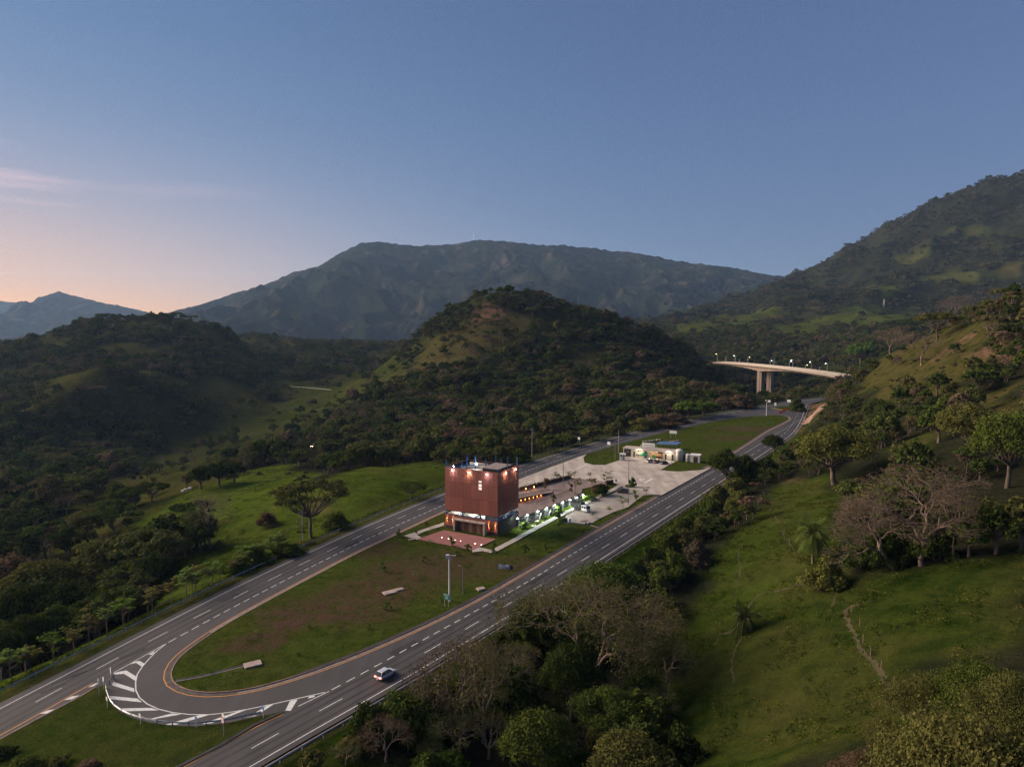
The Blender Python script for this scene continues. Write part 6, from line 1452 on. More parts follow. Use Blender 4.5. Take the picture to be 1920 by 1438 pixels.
def palm(key, seed, H_, R_, nf):
    rng = np.random.RandomState(seed); segs = limb((0, 0, -.4), (.1, 0, H_), .32, .24, rng, 5, .02); V, F = [], []; o = 0
    for i in range(nf):
        a = 2.4 * i; el = 1.25 - 1.9 * (i / nf); prev = np.array([0.1, 0, H_]); d = np.array([np.cos(a) * np.cos(el), np.sin(a) * np.cos(el), np.sin(el)]); L = R_ * rng.uniform(.9, 1.15)
        n = 12
        for k in range(n):
            q = prev + d * L / n; segs.append((prev, q, .035 * (1 - k / n) + .008, .03 * (1 - k / n) + .006)); sd = np.cross(d, (0, 0, 1)); sd /= np.linalg.norm(sd) + 1e-6
            ll = R_ * .30 * np.sin(np.pi * (k + 1.2) / (n + 1.5)) + .1
            for s_ in (-1, 1):
                for hh in (0, .5):
                    b = prev + (q - prev) * hh; e = b + sd * s_ * ll + d * ll * .55 + (0, 0, -.35 * ll); w = d * .055
                    V += [b - w, b + w, e + w * .3, e - w * .3]; F.append((o, o + 1, o + 2, o + 3)); o += 4
            prev = q; d = d + np.array([0, 0, -1.0]) * .11; d /= np.linalg.norm(d)
    c = fastmesh('crown', np.array(V), np.array(F)); c.materials.append(m_leaf); tv, tf = tubes(segs, 6); t = fastmesh('trunk', tv, tf); t.materials.append(m_bark2)
    PROTO[key] = (t, c); DIM[key] = (R_, H_ + R_ * .6)
palm('palm', 150, 3.6, 3.3, 34); palm('shortpalm', 151, 1.2, 3.2, 30)

GREEN = {'dark': (.036, .052, .012), 'mid': (.066, .090, .018), 'bright': (.080, .128, .020), 'olive': (.100, .098, .028), 'yellow': (.105, .112, .026), 'lime': (.10, .15, .035), 'brown': (.125, .086, .050), 'grey': (.105, .08, .055), 'orange': (.17, .085, .035)}
def place_tree(key, loc, R_, H_, col, label, group=None, name='tree', rz=None, cat=None):
    r0, h0 = DIM[key]; t = empty(name, loc, R.uniform(0, 6.28) if rz is None else rz, label=label, cat=cat or ('shrub' if 'bush' in name or 'shrub' in name else 'palm' if 'palm' in name else 'tree'), group=group)
    t.scale = (R_ / r0, R_ / r0, H_ / h0)
    a = link('trunk', PROTO[key][0], None, t); b = link('crown', PROTO[key][1], None, t)
    c = GREEN[col]; k = R.uniform(.85, 1.15); b.color = (c[0] * k * R.uniform(.92, 1.08), c[1] * k, c[2] * k, 1)
    return t
def tree(key, px, py, ptop, hw, col, label, group=None, name='tree', Y=None, rz=None, sink=0):
    """foot at a spot of the photograph (or at distance Y), crown up to ptop, half width hw in pixels"""
    if Y is None: p = T(px, py)
    else:
        q = PY(px, 900, Y); p = Vector((q.x, q.y, hz(q.x, q.y)))
    H_ = max(1.0, PY(px, ptop, p.y).z - p.z); R_ = hw / FPX * (p.y / math.cos(PITCH))
    if 'bush' in key: R_ = max(R_, H_ * DIM[key][0] / DIM[key][1] / 1.3)
    p.z -= sink
    return place_tree(key, p, R_, H_ + sink, col, label, group, name, rz)
# ---- foreground below the right carriageway
tree('semi0', 858, 1424, 1185, 100, 'grey', 'half-bare brown tree with two dark limbs reaching over the right guard rail', Y=106)
tree('semi1', 905, 1434, 1205, 95, 'olive', 'olive tree with reddish trunk, right neighbour of the half-bare tree at the guard rail', Y=104)
tree('semiwide', 1120, 1330, 1092, 175, 'olive', 'widest twiggy olive-brown tree in the foreground right of the road', Y=120)
tree('hero0', 1005, 1250, 1120, 62, 'dark', 'dark green tree overhanging the right carriageway beside the twiggy tree', Y=133)
tree('hero1', 1135, 1200, 1052, 85, 'mid', 'broad green tree top covering the road edge behind the twiggy tree', Y=146)
tree('semi1', 1215, 1290, 1130, 85, 'olive', 'thin olive tree at the edge of the dark pasture, right of the twiggy tree', Y=128)
tree('hero2', 1010, 1438, 1335, 85, 'mid', 'green leafy tree at the bottom edge, centre', Y=93)
tree('hero0', 1140, 1400, 1292, 80, 'mid', 'green tree below the twiggy tree', Y=104)
tree('hero1', 1190, 1500, 1382, 105, 'olive', 'olive tree top at the bottom edge right of centre', Y=84)
tree('semi0', 715, 1450, 1345, 55, 'brown', 'grey-brown twiggy shrubby tree at the bottom edge by the guard rail', Y=97)
tree('bush0', 575, 1470, 1395, 40, 'olive', 'olive bush at the bottom edge under the guard rail', name='shrub', Y=93)
tree('bush1', 850, 1440, 1402, 50, 'bright', 'low bright green bush under the half-bare tree', name='shrub', Y=97)
tree('bigbush0', 960, 1330, 1230, 60, 'dark', 'dark leafy mass between the half-bare tree and the twiggy tree', name='shrub', Y=112)
tree('hero2', 1075, 1330, 1205, 70, 'dark', 'dark tree inside the foreground thicket, left of the twiggy tree', Y=113)
tree('bigbush1', 1060, 1300, 1240, 60, 'mid', 'green bush in the middle of the foreground thicket', name='shrub', Y=122)
tree('bigbush2', 1230, 1420, 1350, 60, 'dark', 'dark bush in the hollow at the bottom right of the thicket', name='shrub', Y=99)
tree('bush2', 640, 1430, 1378, 38, 'olive', 'small dark bush just below the right guard rail', name='shrub', Y=98)
tree('bush0', 770, 1400, 1325, 36, 'dark', 'dark bush left of the half-bare tree trunk', name='shrub', Y=101)
thick = np.array([T(*p)[:2] for p in ((560, 1437), (640, 1405), (780, 1322), (960, 1200), (1060, 1130), (1190, 1120), (1240, 1200), (1290, 1300), (1270, 1437))]); lo, hi = thick.min(0), thick.max(0); rk = random.Random(21); k = 0; used = []
while k < 60:
    x, y = rk.uniform(lo[0], hi[0]), rk.uniform(lo[1], hi[1])
    if not in_poly(np.array([x]), np.array([y]), thick)[0] or float(dist_poly(np.array([x]), np.array([y]), _roadC)[0]) < 3.2 or any(math.hypot(x - a, y - b) < 2.4 for a, b in used): continue
    used.append((x, y)); h = rk.uniform(3.0, 8.5); kd = rk.choice(['bigbush0', 'bigbush1', 'bigbush2', 'mid0', 'mid1', 'semi0', 'semi1'])
    place_tree(kd, (x, y, hz(x, y) - .3), h * rk.uniform(.55, .8), h, cc := rk.choice(['dark', 'dark', 'mid', 'mid', 'olive', 'dark']), {'dark': 'dark green', 'mid': 'green', 'olive': 'olive', 'brown': 'brown'}[cc] + (' twiggy' if 'semi' in kd else ' leafy') + ' bush in the dark foreground thicket below the right carriageway', 'undergrowth of the foreground thicket', name='shrub'); k += 1
# ---- bottom right bank
for k, (px, Y, pt, hw, c, lab) in enumerate(((1760, 68, 1262, 95, 'olive', 'olive leafy bush in the bottom right corner, farthest left of the tall ones'), (1860, 64, 1232, 85, 'mid', 'green leafy bush in the bottom right corner behind the nearest ones'), (1925, 60, 1250, 80, 'olive', 'olive bush cut by the right edge of the picture'), (1690, 62, 1345, 70, 'olive', 'low olive bush at the bottom edge of the right bank'), (1790, 54, 1335, 110, 'olive', 'broad olive bush at the bottom edge of the right corner'), (1890, 50, 1330, 110, 'olive', 'nearest olive bush in the bottom right corner'), (1640, 58, 1405, 60, 'brown', 'low brown bush at the bottom edge left of the corner bushes'), (1830, 76, 1245, 60, 'brown', 'brownish bush at the back of the bottom right corner'))):
    tree('nearbush%d' % (k % 2), px, 0, pt, hw, c, lab, name='shrub', Y=Y)
# ---- right pasture edge
tree('baretwin', 1728, 1060, 864, 135, 'brown', 'great bare tree with forked pinkish trunk on the pasture edge', rz=.4)
tree('barelean', 1683, 1064, 925, 110, 'brown', 'bare tree leaning left beside the great bare tree', rz=.1)
tree('bare1', 1786, 1050, 875, 45, 'grey', 'slender straight bare tree right of the great bare tree', rz=2)
tree('palm', 1524, 1056, 972, 34, 'mid', 'palm with a ragged round crown on the pasture', name='palm_tree')
tree('shortpalm', 1396, 1183, 1128, 30, 'dark', 'stemless young palm by the dirt track on the pasture', name='palm_tree')
tree('bigbush1', 1548, 1106, 1040, 52, 'yellow', 'yellowish green bush in front of the palm', name='shrub')
for k, (px, py, pt, hw, c) in enumerate(((1610, 1066, 1005, 38, 'dark'), (1655, 1062, 985, 36, 'dark'), (1700, 1052, 985, 40, 'dark'), (1755, 1050, 968, 42, 'dark'), (1815, 1044, 968, 44, 'mid'), (1868, 1038, 945, 50, 'dark'), (1915, 1032, 930, 48, 'olive'), (1840, 1000, 925, 46, 'olive'), (1780, 1000, 940, 40, 'dark'))):
    tree(('mid%d' if k > 3 else 'bigbush%d') % (k % 3), px, py, pt, hw, c, 'dark green tree of the thicket along the pasture edge, %s from the left' % ('first second third fourth fifth sixth seventh eighth ninth'.split()[k]), 'thicket behind the bare trees', name='tree')
tree('hero0', 1566, 908, 796, 84, 'yellow', 'round yellow-green tree on the slope right of the carriageway')
tree('bush0', 1545, 850, 803, 34, 'orange', 'rusty orange crown top beside the round yellow-green tree', name='shrub', sink=0)
tree('hero1', 1815, 862, 752, 66, 'olive', 'olive tree above the ridge meadow on the right')
tree('hero2', 1888, 915, 768, 72, 'mid', 'large green tree at the right edge above the bare trees')
tree('mid0', 1760, 830, 762, 40, 'mid', 'green tree left of the olive tree on the ridge meadow')
tree('bare1', 1727, 684, 616, 48, 'brown', 'bare tree with a clean pinkish trunk standing on the dry slope')
tree('baretwin', 1790, 600, 548, 38, 'grey', 'pale bare tree on the skyline of the right hill')
tree('umb0', 1757, 640, 583, 42, 'olive', 'flat-topped olive tree on the dry slope')
tree('mid1', 1613, 684, 638, 28, 'bright', 'bright green tree with reddish trunk left of the dry slope')
tree('bare0', 1668, 665, 615, 30, 'brown', 'brown twiggy tree on the shoulder of the dry slope')
tree('umb1', 1690, 640, 597, 44, 'dark', 'dark flat-topped tree on the skyline left of the pale bare tree')
tree('bare0', 1682, 695, 668, 14, 'grey', 'small leafless sapling low on the dry slope')
# ---- belt along the right carriageway
tree('round2', 1358, 915, 838, 38, 'dark', 'dark round tree overhanging the right carriageway near the forecourt exit')
tree('round0', 1450, 852, 814, 23, 'dark', 'small dark round tree on the far right road edge')
belt = [(1400, 905, 850, 42, 'dark'), (1430, 895, 852, 36, 'dark'), (1375, 930, 890, 36, 'olive'), (1345, 965, 905, 34, 'olive'), (1330, 985, 930, 32, 'mid'), (1385, 960, 915, 30, 'olive'), (1300, 1000, 955, 36, 'mid'), (1275, 1025, 965, 38, 'mid'), (1320, 1010, 960, 30, 'olive'), (1250, 1050, 985, 42, 'mid'), (1290, 1045, 985, 34, 'olive'), (1220, 1075, 1020, 36, 'dark'), (1265, 1085, 1030, 38, 'mid'), (1235, 1100, 1060, 26, 'bright'), (1305, 1060, 1010, 26, 'grey'), (1190, 1090, 1045, 30, 'dark'), (1470, 870, 835, 26, 'mid'), (1490, 850, 825, 20, 'olive')]
nth = 'first second third fourth fifth sixth seventh eighth ninth tenth eleventh twelfth thirteenth fourteenth fifteenth sixteenth seventeenth eighteenth nineteenth twentieth twenty-first twenty-second twenty-third twenty-fourth twenty-fifth twenty-sixth'.split()
for k, (px, py, pt, hw, c) in enumerate(sorted(belt)): tree('bigbush%d' % (k % 3), px, py, pt, hw, c, 'bush of the belt outside the right carriageway, %s from the left' % nth[k], 'bushes along the right carriageway', name='shrub')
# ---- left pasture
tree('bare0', 394, 1029, 922, 50, 'brown', 'brown leafless tree standing alone on the left pasture')
tree('round1', 338, 1034, 974, 36, 'mid', 'round green bushy tree left of the leafless tree')
tree('umb0', 583, 1008, 898, 78, 'olive', 'flat-topped spreading tree behind the utility pole')
tree('bigbush0', 628, 990, 955, 32, 'mid', 'green bush under the flat-topped spreading tree', name='shrub')
tree('umb1', 770, 936, 903, 36, 'mid', 'low spreading tree on the pasture left of the tower')
tree('sapling0', 515, 1035, 998, 16, 'lime', 'pale thin young tree in front of the pasture slope')
tree('bigbush1', 500, 985, 958, 24, 'brown', 'small brown bush on the pasture', name='shrub')
for k, (px, py, pt, hw) in enumerate(((378, 918, 872, 30), (412, 912, 862, 32), (440, 905, 866, 26))): tree('mid%d' % k, px, py, pt, hw, 'dark', 'dark green tree of the clump on the pasture crest, %s from the left' % nth[k], 'clump on the pasture crest')
for k, (px, py, pt, hw, c) in enumerate(((285, 940, 905, 34, 'dark'), (245, 955, 912, 34, 'mid'), (210, 985, 932, 38, 'mid'), (165, 1015, 955, 42, 'olive'), (130, 1040, 990, 36, 'olive'))): tree('umb%d' % (k % 2) if k < 2 else 'round%d' % (k % 3), px, py, pt, hw, c, 'green tree of the row climbing the left pasture edge, %s from the right' % nth[k], 'row on the left pasture edge')
for k, (px, Y, pt, hw, c) in enumerate(((60, 178, 1050, 80, 'olive'), (170, 186, 1040, 80, 'olive'), (255, 182, 1048, 60, 'mid'), (20, 160, 1095, 60, 'dark'), (110, 164, 1085, 70, 'dark'), (200, 166, 1090, 60, 'dark'), (30, 142, 1150, 50, 'dark'), (90, 148, 1130, 50, 'mid'), (290, 176, 1085, 36, 'dark'), (0, 190, 1040, 60, 'brown'), (150, 155, 1120, 50, 'dark'), (240, 162, 1110, 44, 'dark'), (-20, 132, 1180, 50, 'dark'))):
    tree('round%d' % (k % 3), px, 0, pt, hw, c, 'tree of the dark thicket below the left carriageway, %s of thirteen' % nth[k], 'dark thicket below the left carriageway', Y=Y)
gr = resample(offset(LW, 6.3), 1.0); k = 0
cec = [p for p in gr if 118 < p.y < 195 and p.x < -20]
i = 0
while i < len(cec):
    p = cec[i]; d = offset([p, p + Vector((.3, .9, 0))], R.uniform(0, 4.5))[0]; zz = hz(d.x, d.y)
    place_tree('cecropia%d' % R.randrange(3), (d.x, d.y, zz), R.uniform(2.1, 3.2), R.uniform(4.5, 7.5), R.choice(['lime', 'lime', 'bright', 'olive']), 'slender star-leaved tree beside the left guard rail, %s from the near end' % nth[min(k, 25)], 'slender trees beside the left guard rail'); k += 1
    i += R.randrange(2, 6)
for k, (px, Y, pt, hw, c) in enumerate(((532, 184, 1018, 42, 'dark'), (470, 178, 1022, 40, 'mid'), (440, 172, 1045, 36, 'mid'), (565, 193, 1020, 30, 'yellow'))): tree('bigbush%d' % (k % 3), px, 0, pt, hw, c, 'leafy bush against the left guard rail before the pasture, %s of four' % nth[k], 'bushes against the left guard rail', name='shrub', Y=Y)
# ---- behind the left carriageway
tree('umb0', 868, 850, 800, 55, 'brown', 'brown flat-topped tree with pale trunk behind the tower')
tree('umb1', 905, 846, 802, 50, 'olive', 'olive flat-topped tree right behind the tower')
tree('umb1', 1165, 700, 657, 28, 'grey', 'pale leafless-looking tree on the bare patch of the central hill') if False else None
for k, (px, py, pt, hw, c, kd) in enumerate(((1200, 806, 780, 30, 'yellow', 'bigbush0'), (1235, 802, 773, 42, 'brown', 'bigbush1'), (1265, 793, 772, 34, 'brown', 'bigbush2'), (1290, 785, 752, 34, 'bright', 'mid0'), (1320, 780, 750, 34, 'bright', 'mid1'), (1350, 770, 742, 34, 'brown', 'bigbush0'), (1385, 765, 738, 36, 'brown', 'bigbush1'), (1060, 838, 812, 26, 'mid', 'mid1'), (1030, 848, 815, 26, 'mid', 'mid2'), (1110, 826, 800, 26, 'olive', 'mid0'), (1150, 815, 790, 26, 'olive', 'bigbush2'), (970, 866, 838, 28, 'mid', 'bigbush0'), (940, 868, 832, 30, 'olive', 'bigbush1'))):
    tree(kd, px, py, pt, hw, c, '%s thicket tree behind the left carriageway, %s listed toward the viaduct' % ({'yellow': 'yellowish', 'brown': 'brown', 'bright': 'bright green', 'mid': 'green', 'olive': 'olive'}[c], nth[k]), 'thicket behind the left carriageway')
tree('bigbush2', 1494, 772, 745, 18, 'mid', 'green bush beside the far turning loop', name='shrub'); tree('bigbush1', 1560, 748, 728, 22, 'olive', 'olive bush above the red earth cutting', name='shrub')
# ---- planting on the median
for k, (px, py, h, kd, c) in enumerate(((799.5, 990, 2.2, 'sapling0', 'mid'), (809, 1022, 2.0, 'bush0', 'mid'), (846, 1024, 3.0, 'sapling1', 'olive'), (857, 1042, 2.4, 'bush1', 'mid'), (876, 1038, 3.2, 'sapling0', 'mid'), (925.7, 1036, 3.0, 'sapling1', 'mid'), (982, 1043, 4.0, 'sapling0', 'mid'), (1021.7, 1034, 2.6, 'sapling1', 'mid'), (1046, 1013, 3.5, 'sapling0', 'olive'), (1050, 989, 5.5, 'sapling1', 'olive'), (748, 1006, 3.2, 'bush2', 'olive'), (779.7, 1085, 2.5, 'bush0', 'lime'), (726, 1143, 3.0, 'bush1', 'lime'), (780, 1000, 1.6, 'bush2', 'mid'), (716, 1072, 3.0, 'sapling1', 'olive'), (705, 1008, 2.0, 'bush0', 'dark'), (796, 1056, 2.4, 'sapling0', 'mid'), (1093, 1003, 2.0, 'sapling0', 'mid'), (1112, 972, 2.4, 'bigleaf0', 'mid'), (1142, 962, 2.6, 'bigleaf1', 'mid'), (1168, 953, 4.5, 'bigleaf0', 'mid'), (1190, 937, 3.6, 'sapling1', 'mid'), (1212, 928, 3.4, 'bigleaf1', 'dark'), (640, 1080, 1.8, 'bush0', 'mid'), (690, 1180, 1.6, 'bush1', 'olive'), (580, 1178, 1.5, 'bush2', 'lime'), (480, 1188, 1.4, 'bush0', 'mid'), (830, 1128, 2.0, 'bush1', 'mid'), (560, 1230, 1.2, 'bush2', 'mid'))):
    p = G(px, py, .12); h *= .8 if 'bush' in kd else .95
    place_tree({'bush0': 'bigleaf0', 'bush1': 'weed0', 'bush2': 'weed1'}.get(kd, kd), p, h * (.4 if kd[0] == 's' else .55), h, {'mid': 'bright', 'dark': 'mid', 'olive': 'lime'}.get(c, c), 'young planted %s on the median, %s listed from the tower' % ('shrub' if 'bush' in kd else 'tree', nth[k] if k < 26 else ('twenty-seventh', 'twenty-eighth', 'twenty-ninth')[k - 26]), 'young planting on the median', name='shrub' if 'bush' in kd else 'tree')
for px, py, h, r, kd, c, lab in ((981.5, 991, 3.1, 1.7, 'bush0', 'lime', 'bright lamplit bush at the near end of the garden wall'), (1048, 960, 2.7, 2.1, 'bush1', 'lime', 'bright lamplit bush in the middle of the garden wall'), (1106, 938, 2.4, 3.2, 'bush2', 'lime', 'wide lamplit bush at the far end of the garden wall'), (1130, 929, 5.0, 3.2, 'bigbush0', 'dark', 'dark bush behind the wide lamplit bush'), (1120, 922, 3.0, 3.0, 'bigbush1', 'brown', 'reddish hedge plant between terrace and forecourt'),
        (1078, 928, 8.5, 3.4, 'bigleaf0', 'olive', 'tallest big-leaved tree on the terrace'), (1109, 922, 7.6, 2.8, 'bigleaf1', 'olive', 'big-leaved tree right of the tallest one on the terrace'), (1137, 912, 6.0, 2.9, 'bigleaf0', 'mid', 'big-leaved tree above the planter wall'), (1186, 912.5, 4.2, 1.8, 'bush1', 'bright', 'lit green bush in the oval planting bed'), (1044, 900, 3.4, 2.2, 'bigleaf1', 'mid', 'pale spreading plant at the end of the hedge'), (1024, 918, 5.0, 1.4, 'sapling0', 'brown', 'thin bare-looking tree beside the hedge'), (1070, 925, 3.6, 1.1, 'sapling1', 'brown', 'thin small tree below the tallest big-leaved tree'), (1037, 944, 3.6, 1.2, 'sapling0', 'olive', 'thin small tree behind the garden wall')):
    place_tree(kd, G(px, py, .25), r, h, c, lab, name='shrub' if 'bush' in kd else 'tree')
for px, py, h, r, kd, c, lab in ((45, 1446, 2.4, 3.0, 'bigbush0', 'mid', 'dark green bush in the bottom left corner of the gore lawn'), (112, 1436, 1.5, 2.2, 'bush1', 'olive', 'low olive bush right of the corner bush on the gore lawn'), (165, 1440, 1.2, 2.0, 'bush2', 'brown', 'low brown dry plant at the bottom edge of the gore lawn'), (8, 1415, 1.8, 2.2, 'bush0', 'dark', 'dark bush at the left edge of the gore lawn')):
    place_tree(kd, G(px, py, .1), r, h, c, lab, name='shrub')
# hedge on the low wall
rngh = np.random.RandomState(5); a, b = G(973, 922), G(1070, 897.5); n = 3200; tt_ = rngh.uniform(0, 1, n); nn = rngh.normal(0, .33, n); zz = .9 + rngh.gamma(2.0, .18, n)
C = np.stack([a.x + (b.x - a.x) * tt_ - nn * .6, a.y + (b.y - a.y) * tt_ + nn * .6, zz], -1); lv, lf = leaf_quads(C - np.array([a.x, a.y, 0]), rngh.normal(0, 1, (n, 3)), .16, rngh)
hd = empty('hedge', (a.x, a.y, 0), 0, label='long trimmed dark hedge on the low wall beside the forecourt', cat='hedge'); hm = fastmesh('foliage', lv, lf); hm.materials.append(m_leaf); o = link('foliage', hm, None, hd); o.color = (.035, .03, .018, 1)
# fence posts of the pastures
for k, (px, py) in enumerate(((1596, 1148), (1612, 1175), (1618, 1205), (1632, 1230), (1652, 1255), (1676, 1285), (1250, 1095), (1262, 1093), (1270, 1091), (1420, 940), (1425, 935), (1432, 930), (1462, 985), (1470, 1002), (1480, 1018))):
    p = T(px, py); t = empty('fence_post', (p.x, p.y, p.z), R.uniform(0, 3), label='weathered fence post on the right pasture, %s listed from the dirt track' % nth[k], cat='post', group='fence posts on the right pasture')
    MB().lathe((0, 0, -.3), [(.07, 0), (.055, 1.6), (.03, 1.65)], 6).build('stake', m_bark2, t)
# cows on the pasture crest
m_cow = mat('cow_white', (.55, .5, .45), .8, noise=.1, scale=3)
for k, (px, py) in enumerate(((342, 925), (347, 922), (353, 921), (356, 919.5))):
    p = T(px, py); c = empty('cow', (p.x, p.y, p.z), R.uniform(-.6, .6), label='white cow on the pasture crest, %s from the left' % nth[k], cat='cow', group='cows on the pasture crest')
    cv = [(0, 0, 1.15), (.75, 0, 1.2), (1.15, 0, 1.35), (1.5, 0, 1.25), (-.75, 0, 1.18), (-.95, 0, .8), (.7, .22, .75), (.68, .22, .4), (.72, .22, .03), (.7, -.22, .75), (.74, -.22, .4), (.7, -.22, .03), (-.72, .22, .8), (-.82, .22, .42), (-.74, .22, .03), (-.72, -.22, .8), (-.8, -.22, .42), (-.7, -.22, .03)]
    skinned('body', cv, [(0, 1), (1, 2), (2, 3), (0, 4), (4, 5), (1, 6), (6, 7), (7, 8), (1, 9), (9, 10), (10, 11), (4, 12), (12, 13), (13, 14), (4, 15), (15, 16), (16, 17)], [.38, .36, .2, .13, .34, .05, .14, .08, .07, .14, .08, .07, .16, .08, .07, .16, .08, .07], m_cow, c)

# raw earth of the road cutting
ec = empty('earth_cutting', T(1515, 790), 0, label='bare pinkish earth bank beside the far end of the right carriageway', kind='structure'); m_earth = mat('raw_earth', (.34, .205, .15), .95, color2=(.20, .13, .095), scale=.35, bump=.6)
for pts, wid in ((((1486, 815), (1491, 808), (1496, 800), (1502, 790), (1507, 781)), 1.9), (((1509, 797), (1516, 788), (1524, 779), (1533, 771), (1541, 764), (1550, 758)), 3.0)):
    q = resample(smooth([T(*p) for p in pts], 5), 1.2); n = len(q); v, f = [], []; rt_ = random.Random(3)
    for i, p in enumerate(q):
        d = q[min(i + 1, n - 1)] - q[max(i - 1, 0)]; nn = Vector((-d.y, d.x, 0)).normalized(); wl_ = wid * min(1, .4 + i / 6, .4 + (n - i) / 6)
        for a in range(-3, 4): off = a / 3 * wl_ * rt_.uniform(.85, 1.12); x, y = p.x + nn.x * off, p.y + nn.y * off; v.append((x - ec.location.x, y - ec.location.y, TZ(x, y) - ec.location.z + .3 + rt_.uniform(-.12, .12) - (.5 if abs(a) == 3 else 0)))
    for i in range(n - 1):
        for j in range(6): f.append((i * 7 + j, i * 7 + j + 1, i * 7 + 8 + j, i * 7 + 7 + j))
    link('earth_face', pydata('earth_face', v, f), m_earth, ec)
# dirt tracks worn into the right pasture
m_track = mat('worn_track', (.070, .044, .024), .95, color2=(.026, .034, .009), scale=.7, bump=.5)
for k, (pts, w) in enumerate((([(1640, 1125), (1590, 1140), (1585, 1155), (1610, 1210), (1635, 1240), (1660, 1280), (1700, 1340), (1750, 1390)], .55), ([(1330, 1195), (1352, 1188), (1380, 1176), (1420, 1118), (1460, 1108), (1500, 1096), (1545, 1085)], .5), ([(1378, 1285), (1372, 1240), (1388, 1200), (1405, 1175), (1425, 1165)], .3), ([(1497, 1045), (1478, 1012), (1462, 985), (1440, 950)], .3), ([(1376, 1120), (1388, 1070), (1384, 1040), (1398, 1010)], .25), ([(1555, 1150), (1570, 1110), (1580, 1075)], .25))):
    q = resample(smooth([T(*p) for p in pts], 5), .7); rt_ = random.Random(k); n = len(q); v, f = [], []
    for i, p in enumerate(q):
        d = q[min(i + 1, n - 1)] - q[max(i - 1, 0)]; nn = Vector((-d.y, d.x, 0)).normalized(); ww = w * .62 * rt_.uniform(.3, 1.3) * min(1, .25 + i / 6, .25 + (n - i) / 6); sh_ = rt_.uniform(-.2, .2)
        for a in (-ww, 0, ww): x, y = p.x + nn.x * (a + sh_), p.y + nn.y * (a + sh_); v.append((x, y, TZ(x, y) + .05 - (.0 if a else .03)))
    for i in range(n - 1):
        for j in range(2): f.append((i * 3 + j, i * 3 + j + 1, i * 3 + 4 + j, i * 3 + 3 + j))
    tag(link('dirt_track', pydata('dirt_track', v, f), m_track), 'narrow worn dirt track across the right pasture', kind='structure')
# ------------------------------------------------------------------ woods
NV = 6
for i in range(NV):
    leafy('forest_near%d' % i, 'round' if i % 3 else 'umbrella', 200 + i, 26, 46, .42, scale=(4.6, 9.0) if i % 3 else (6.2, 8.0), join=True, mleaf=m_wood_leaf, limbs=10)
    leafy('forest_far%d' % i, 'round' if i % 3 else 'umbrella', 220 + i, 15, 22, .85, scale=(5.0, 8.5) if i % 3 else (6.5, 7.5), join=True, mleaf=m_wood_leaf, limbs=5)
    leafy('hill_far%d' % i, 'round' if i % 3 else 'umbrella', 240 + i, 12, 14, 1.25, scale=(5.5, 8.0) if i % 3 else (7, 7.0), join=True, mleaf=m_hill_leaf, limbs=3)
def bare_join(key, seed, R_, H_):
    twiggy(key, seed, R_, H_, 5, 260, .22, mleaf=m_hill_leaf); t, c = PROTO[key]
    V, Q, MI = [], [], []; o = 0
    for me, base in ((t, 2), (c, 0)):
        v = np.empty(len(me.vertices) * 3, np.float32); me.vertices.foreach_get('co', v); q = np.empty(len(me.loops), np.int32); me.loops.foreach_get('vertex_index', q); mi = np.zeros(len(me.polygons), np.int32); me.polygons.foreach_get('material_index', mi)
        V.append(v.reshape(-1, 3)); Q.append(q.reshape(-1, 4) + o); MI.append(mi + base); o += len(me.vertices)
    me = fastmesh(key, np.concatenate(V), np.concatenate(Q)); [me.materials.append(m_) for m_ in (m_hill_leaf, m_twig, m_bark2)]; me.polygons.foreach_set('material_index', np.concatenate(MI)); PROTO[key] = me
for i in range(2): bare_join('forest_bare%d' % i, 260 + i, 5.0, 8.5)
def hidden_collection(name, keys):
    c = bpy.data.collections.new(name)
    for k in keys: c.objects.link(bpy.data.objects.new(k, PROTO[k]))
    return c
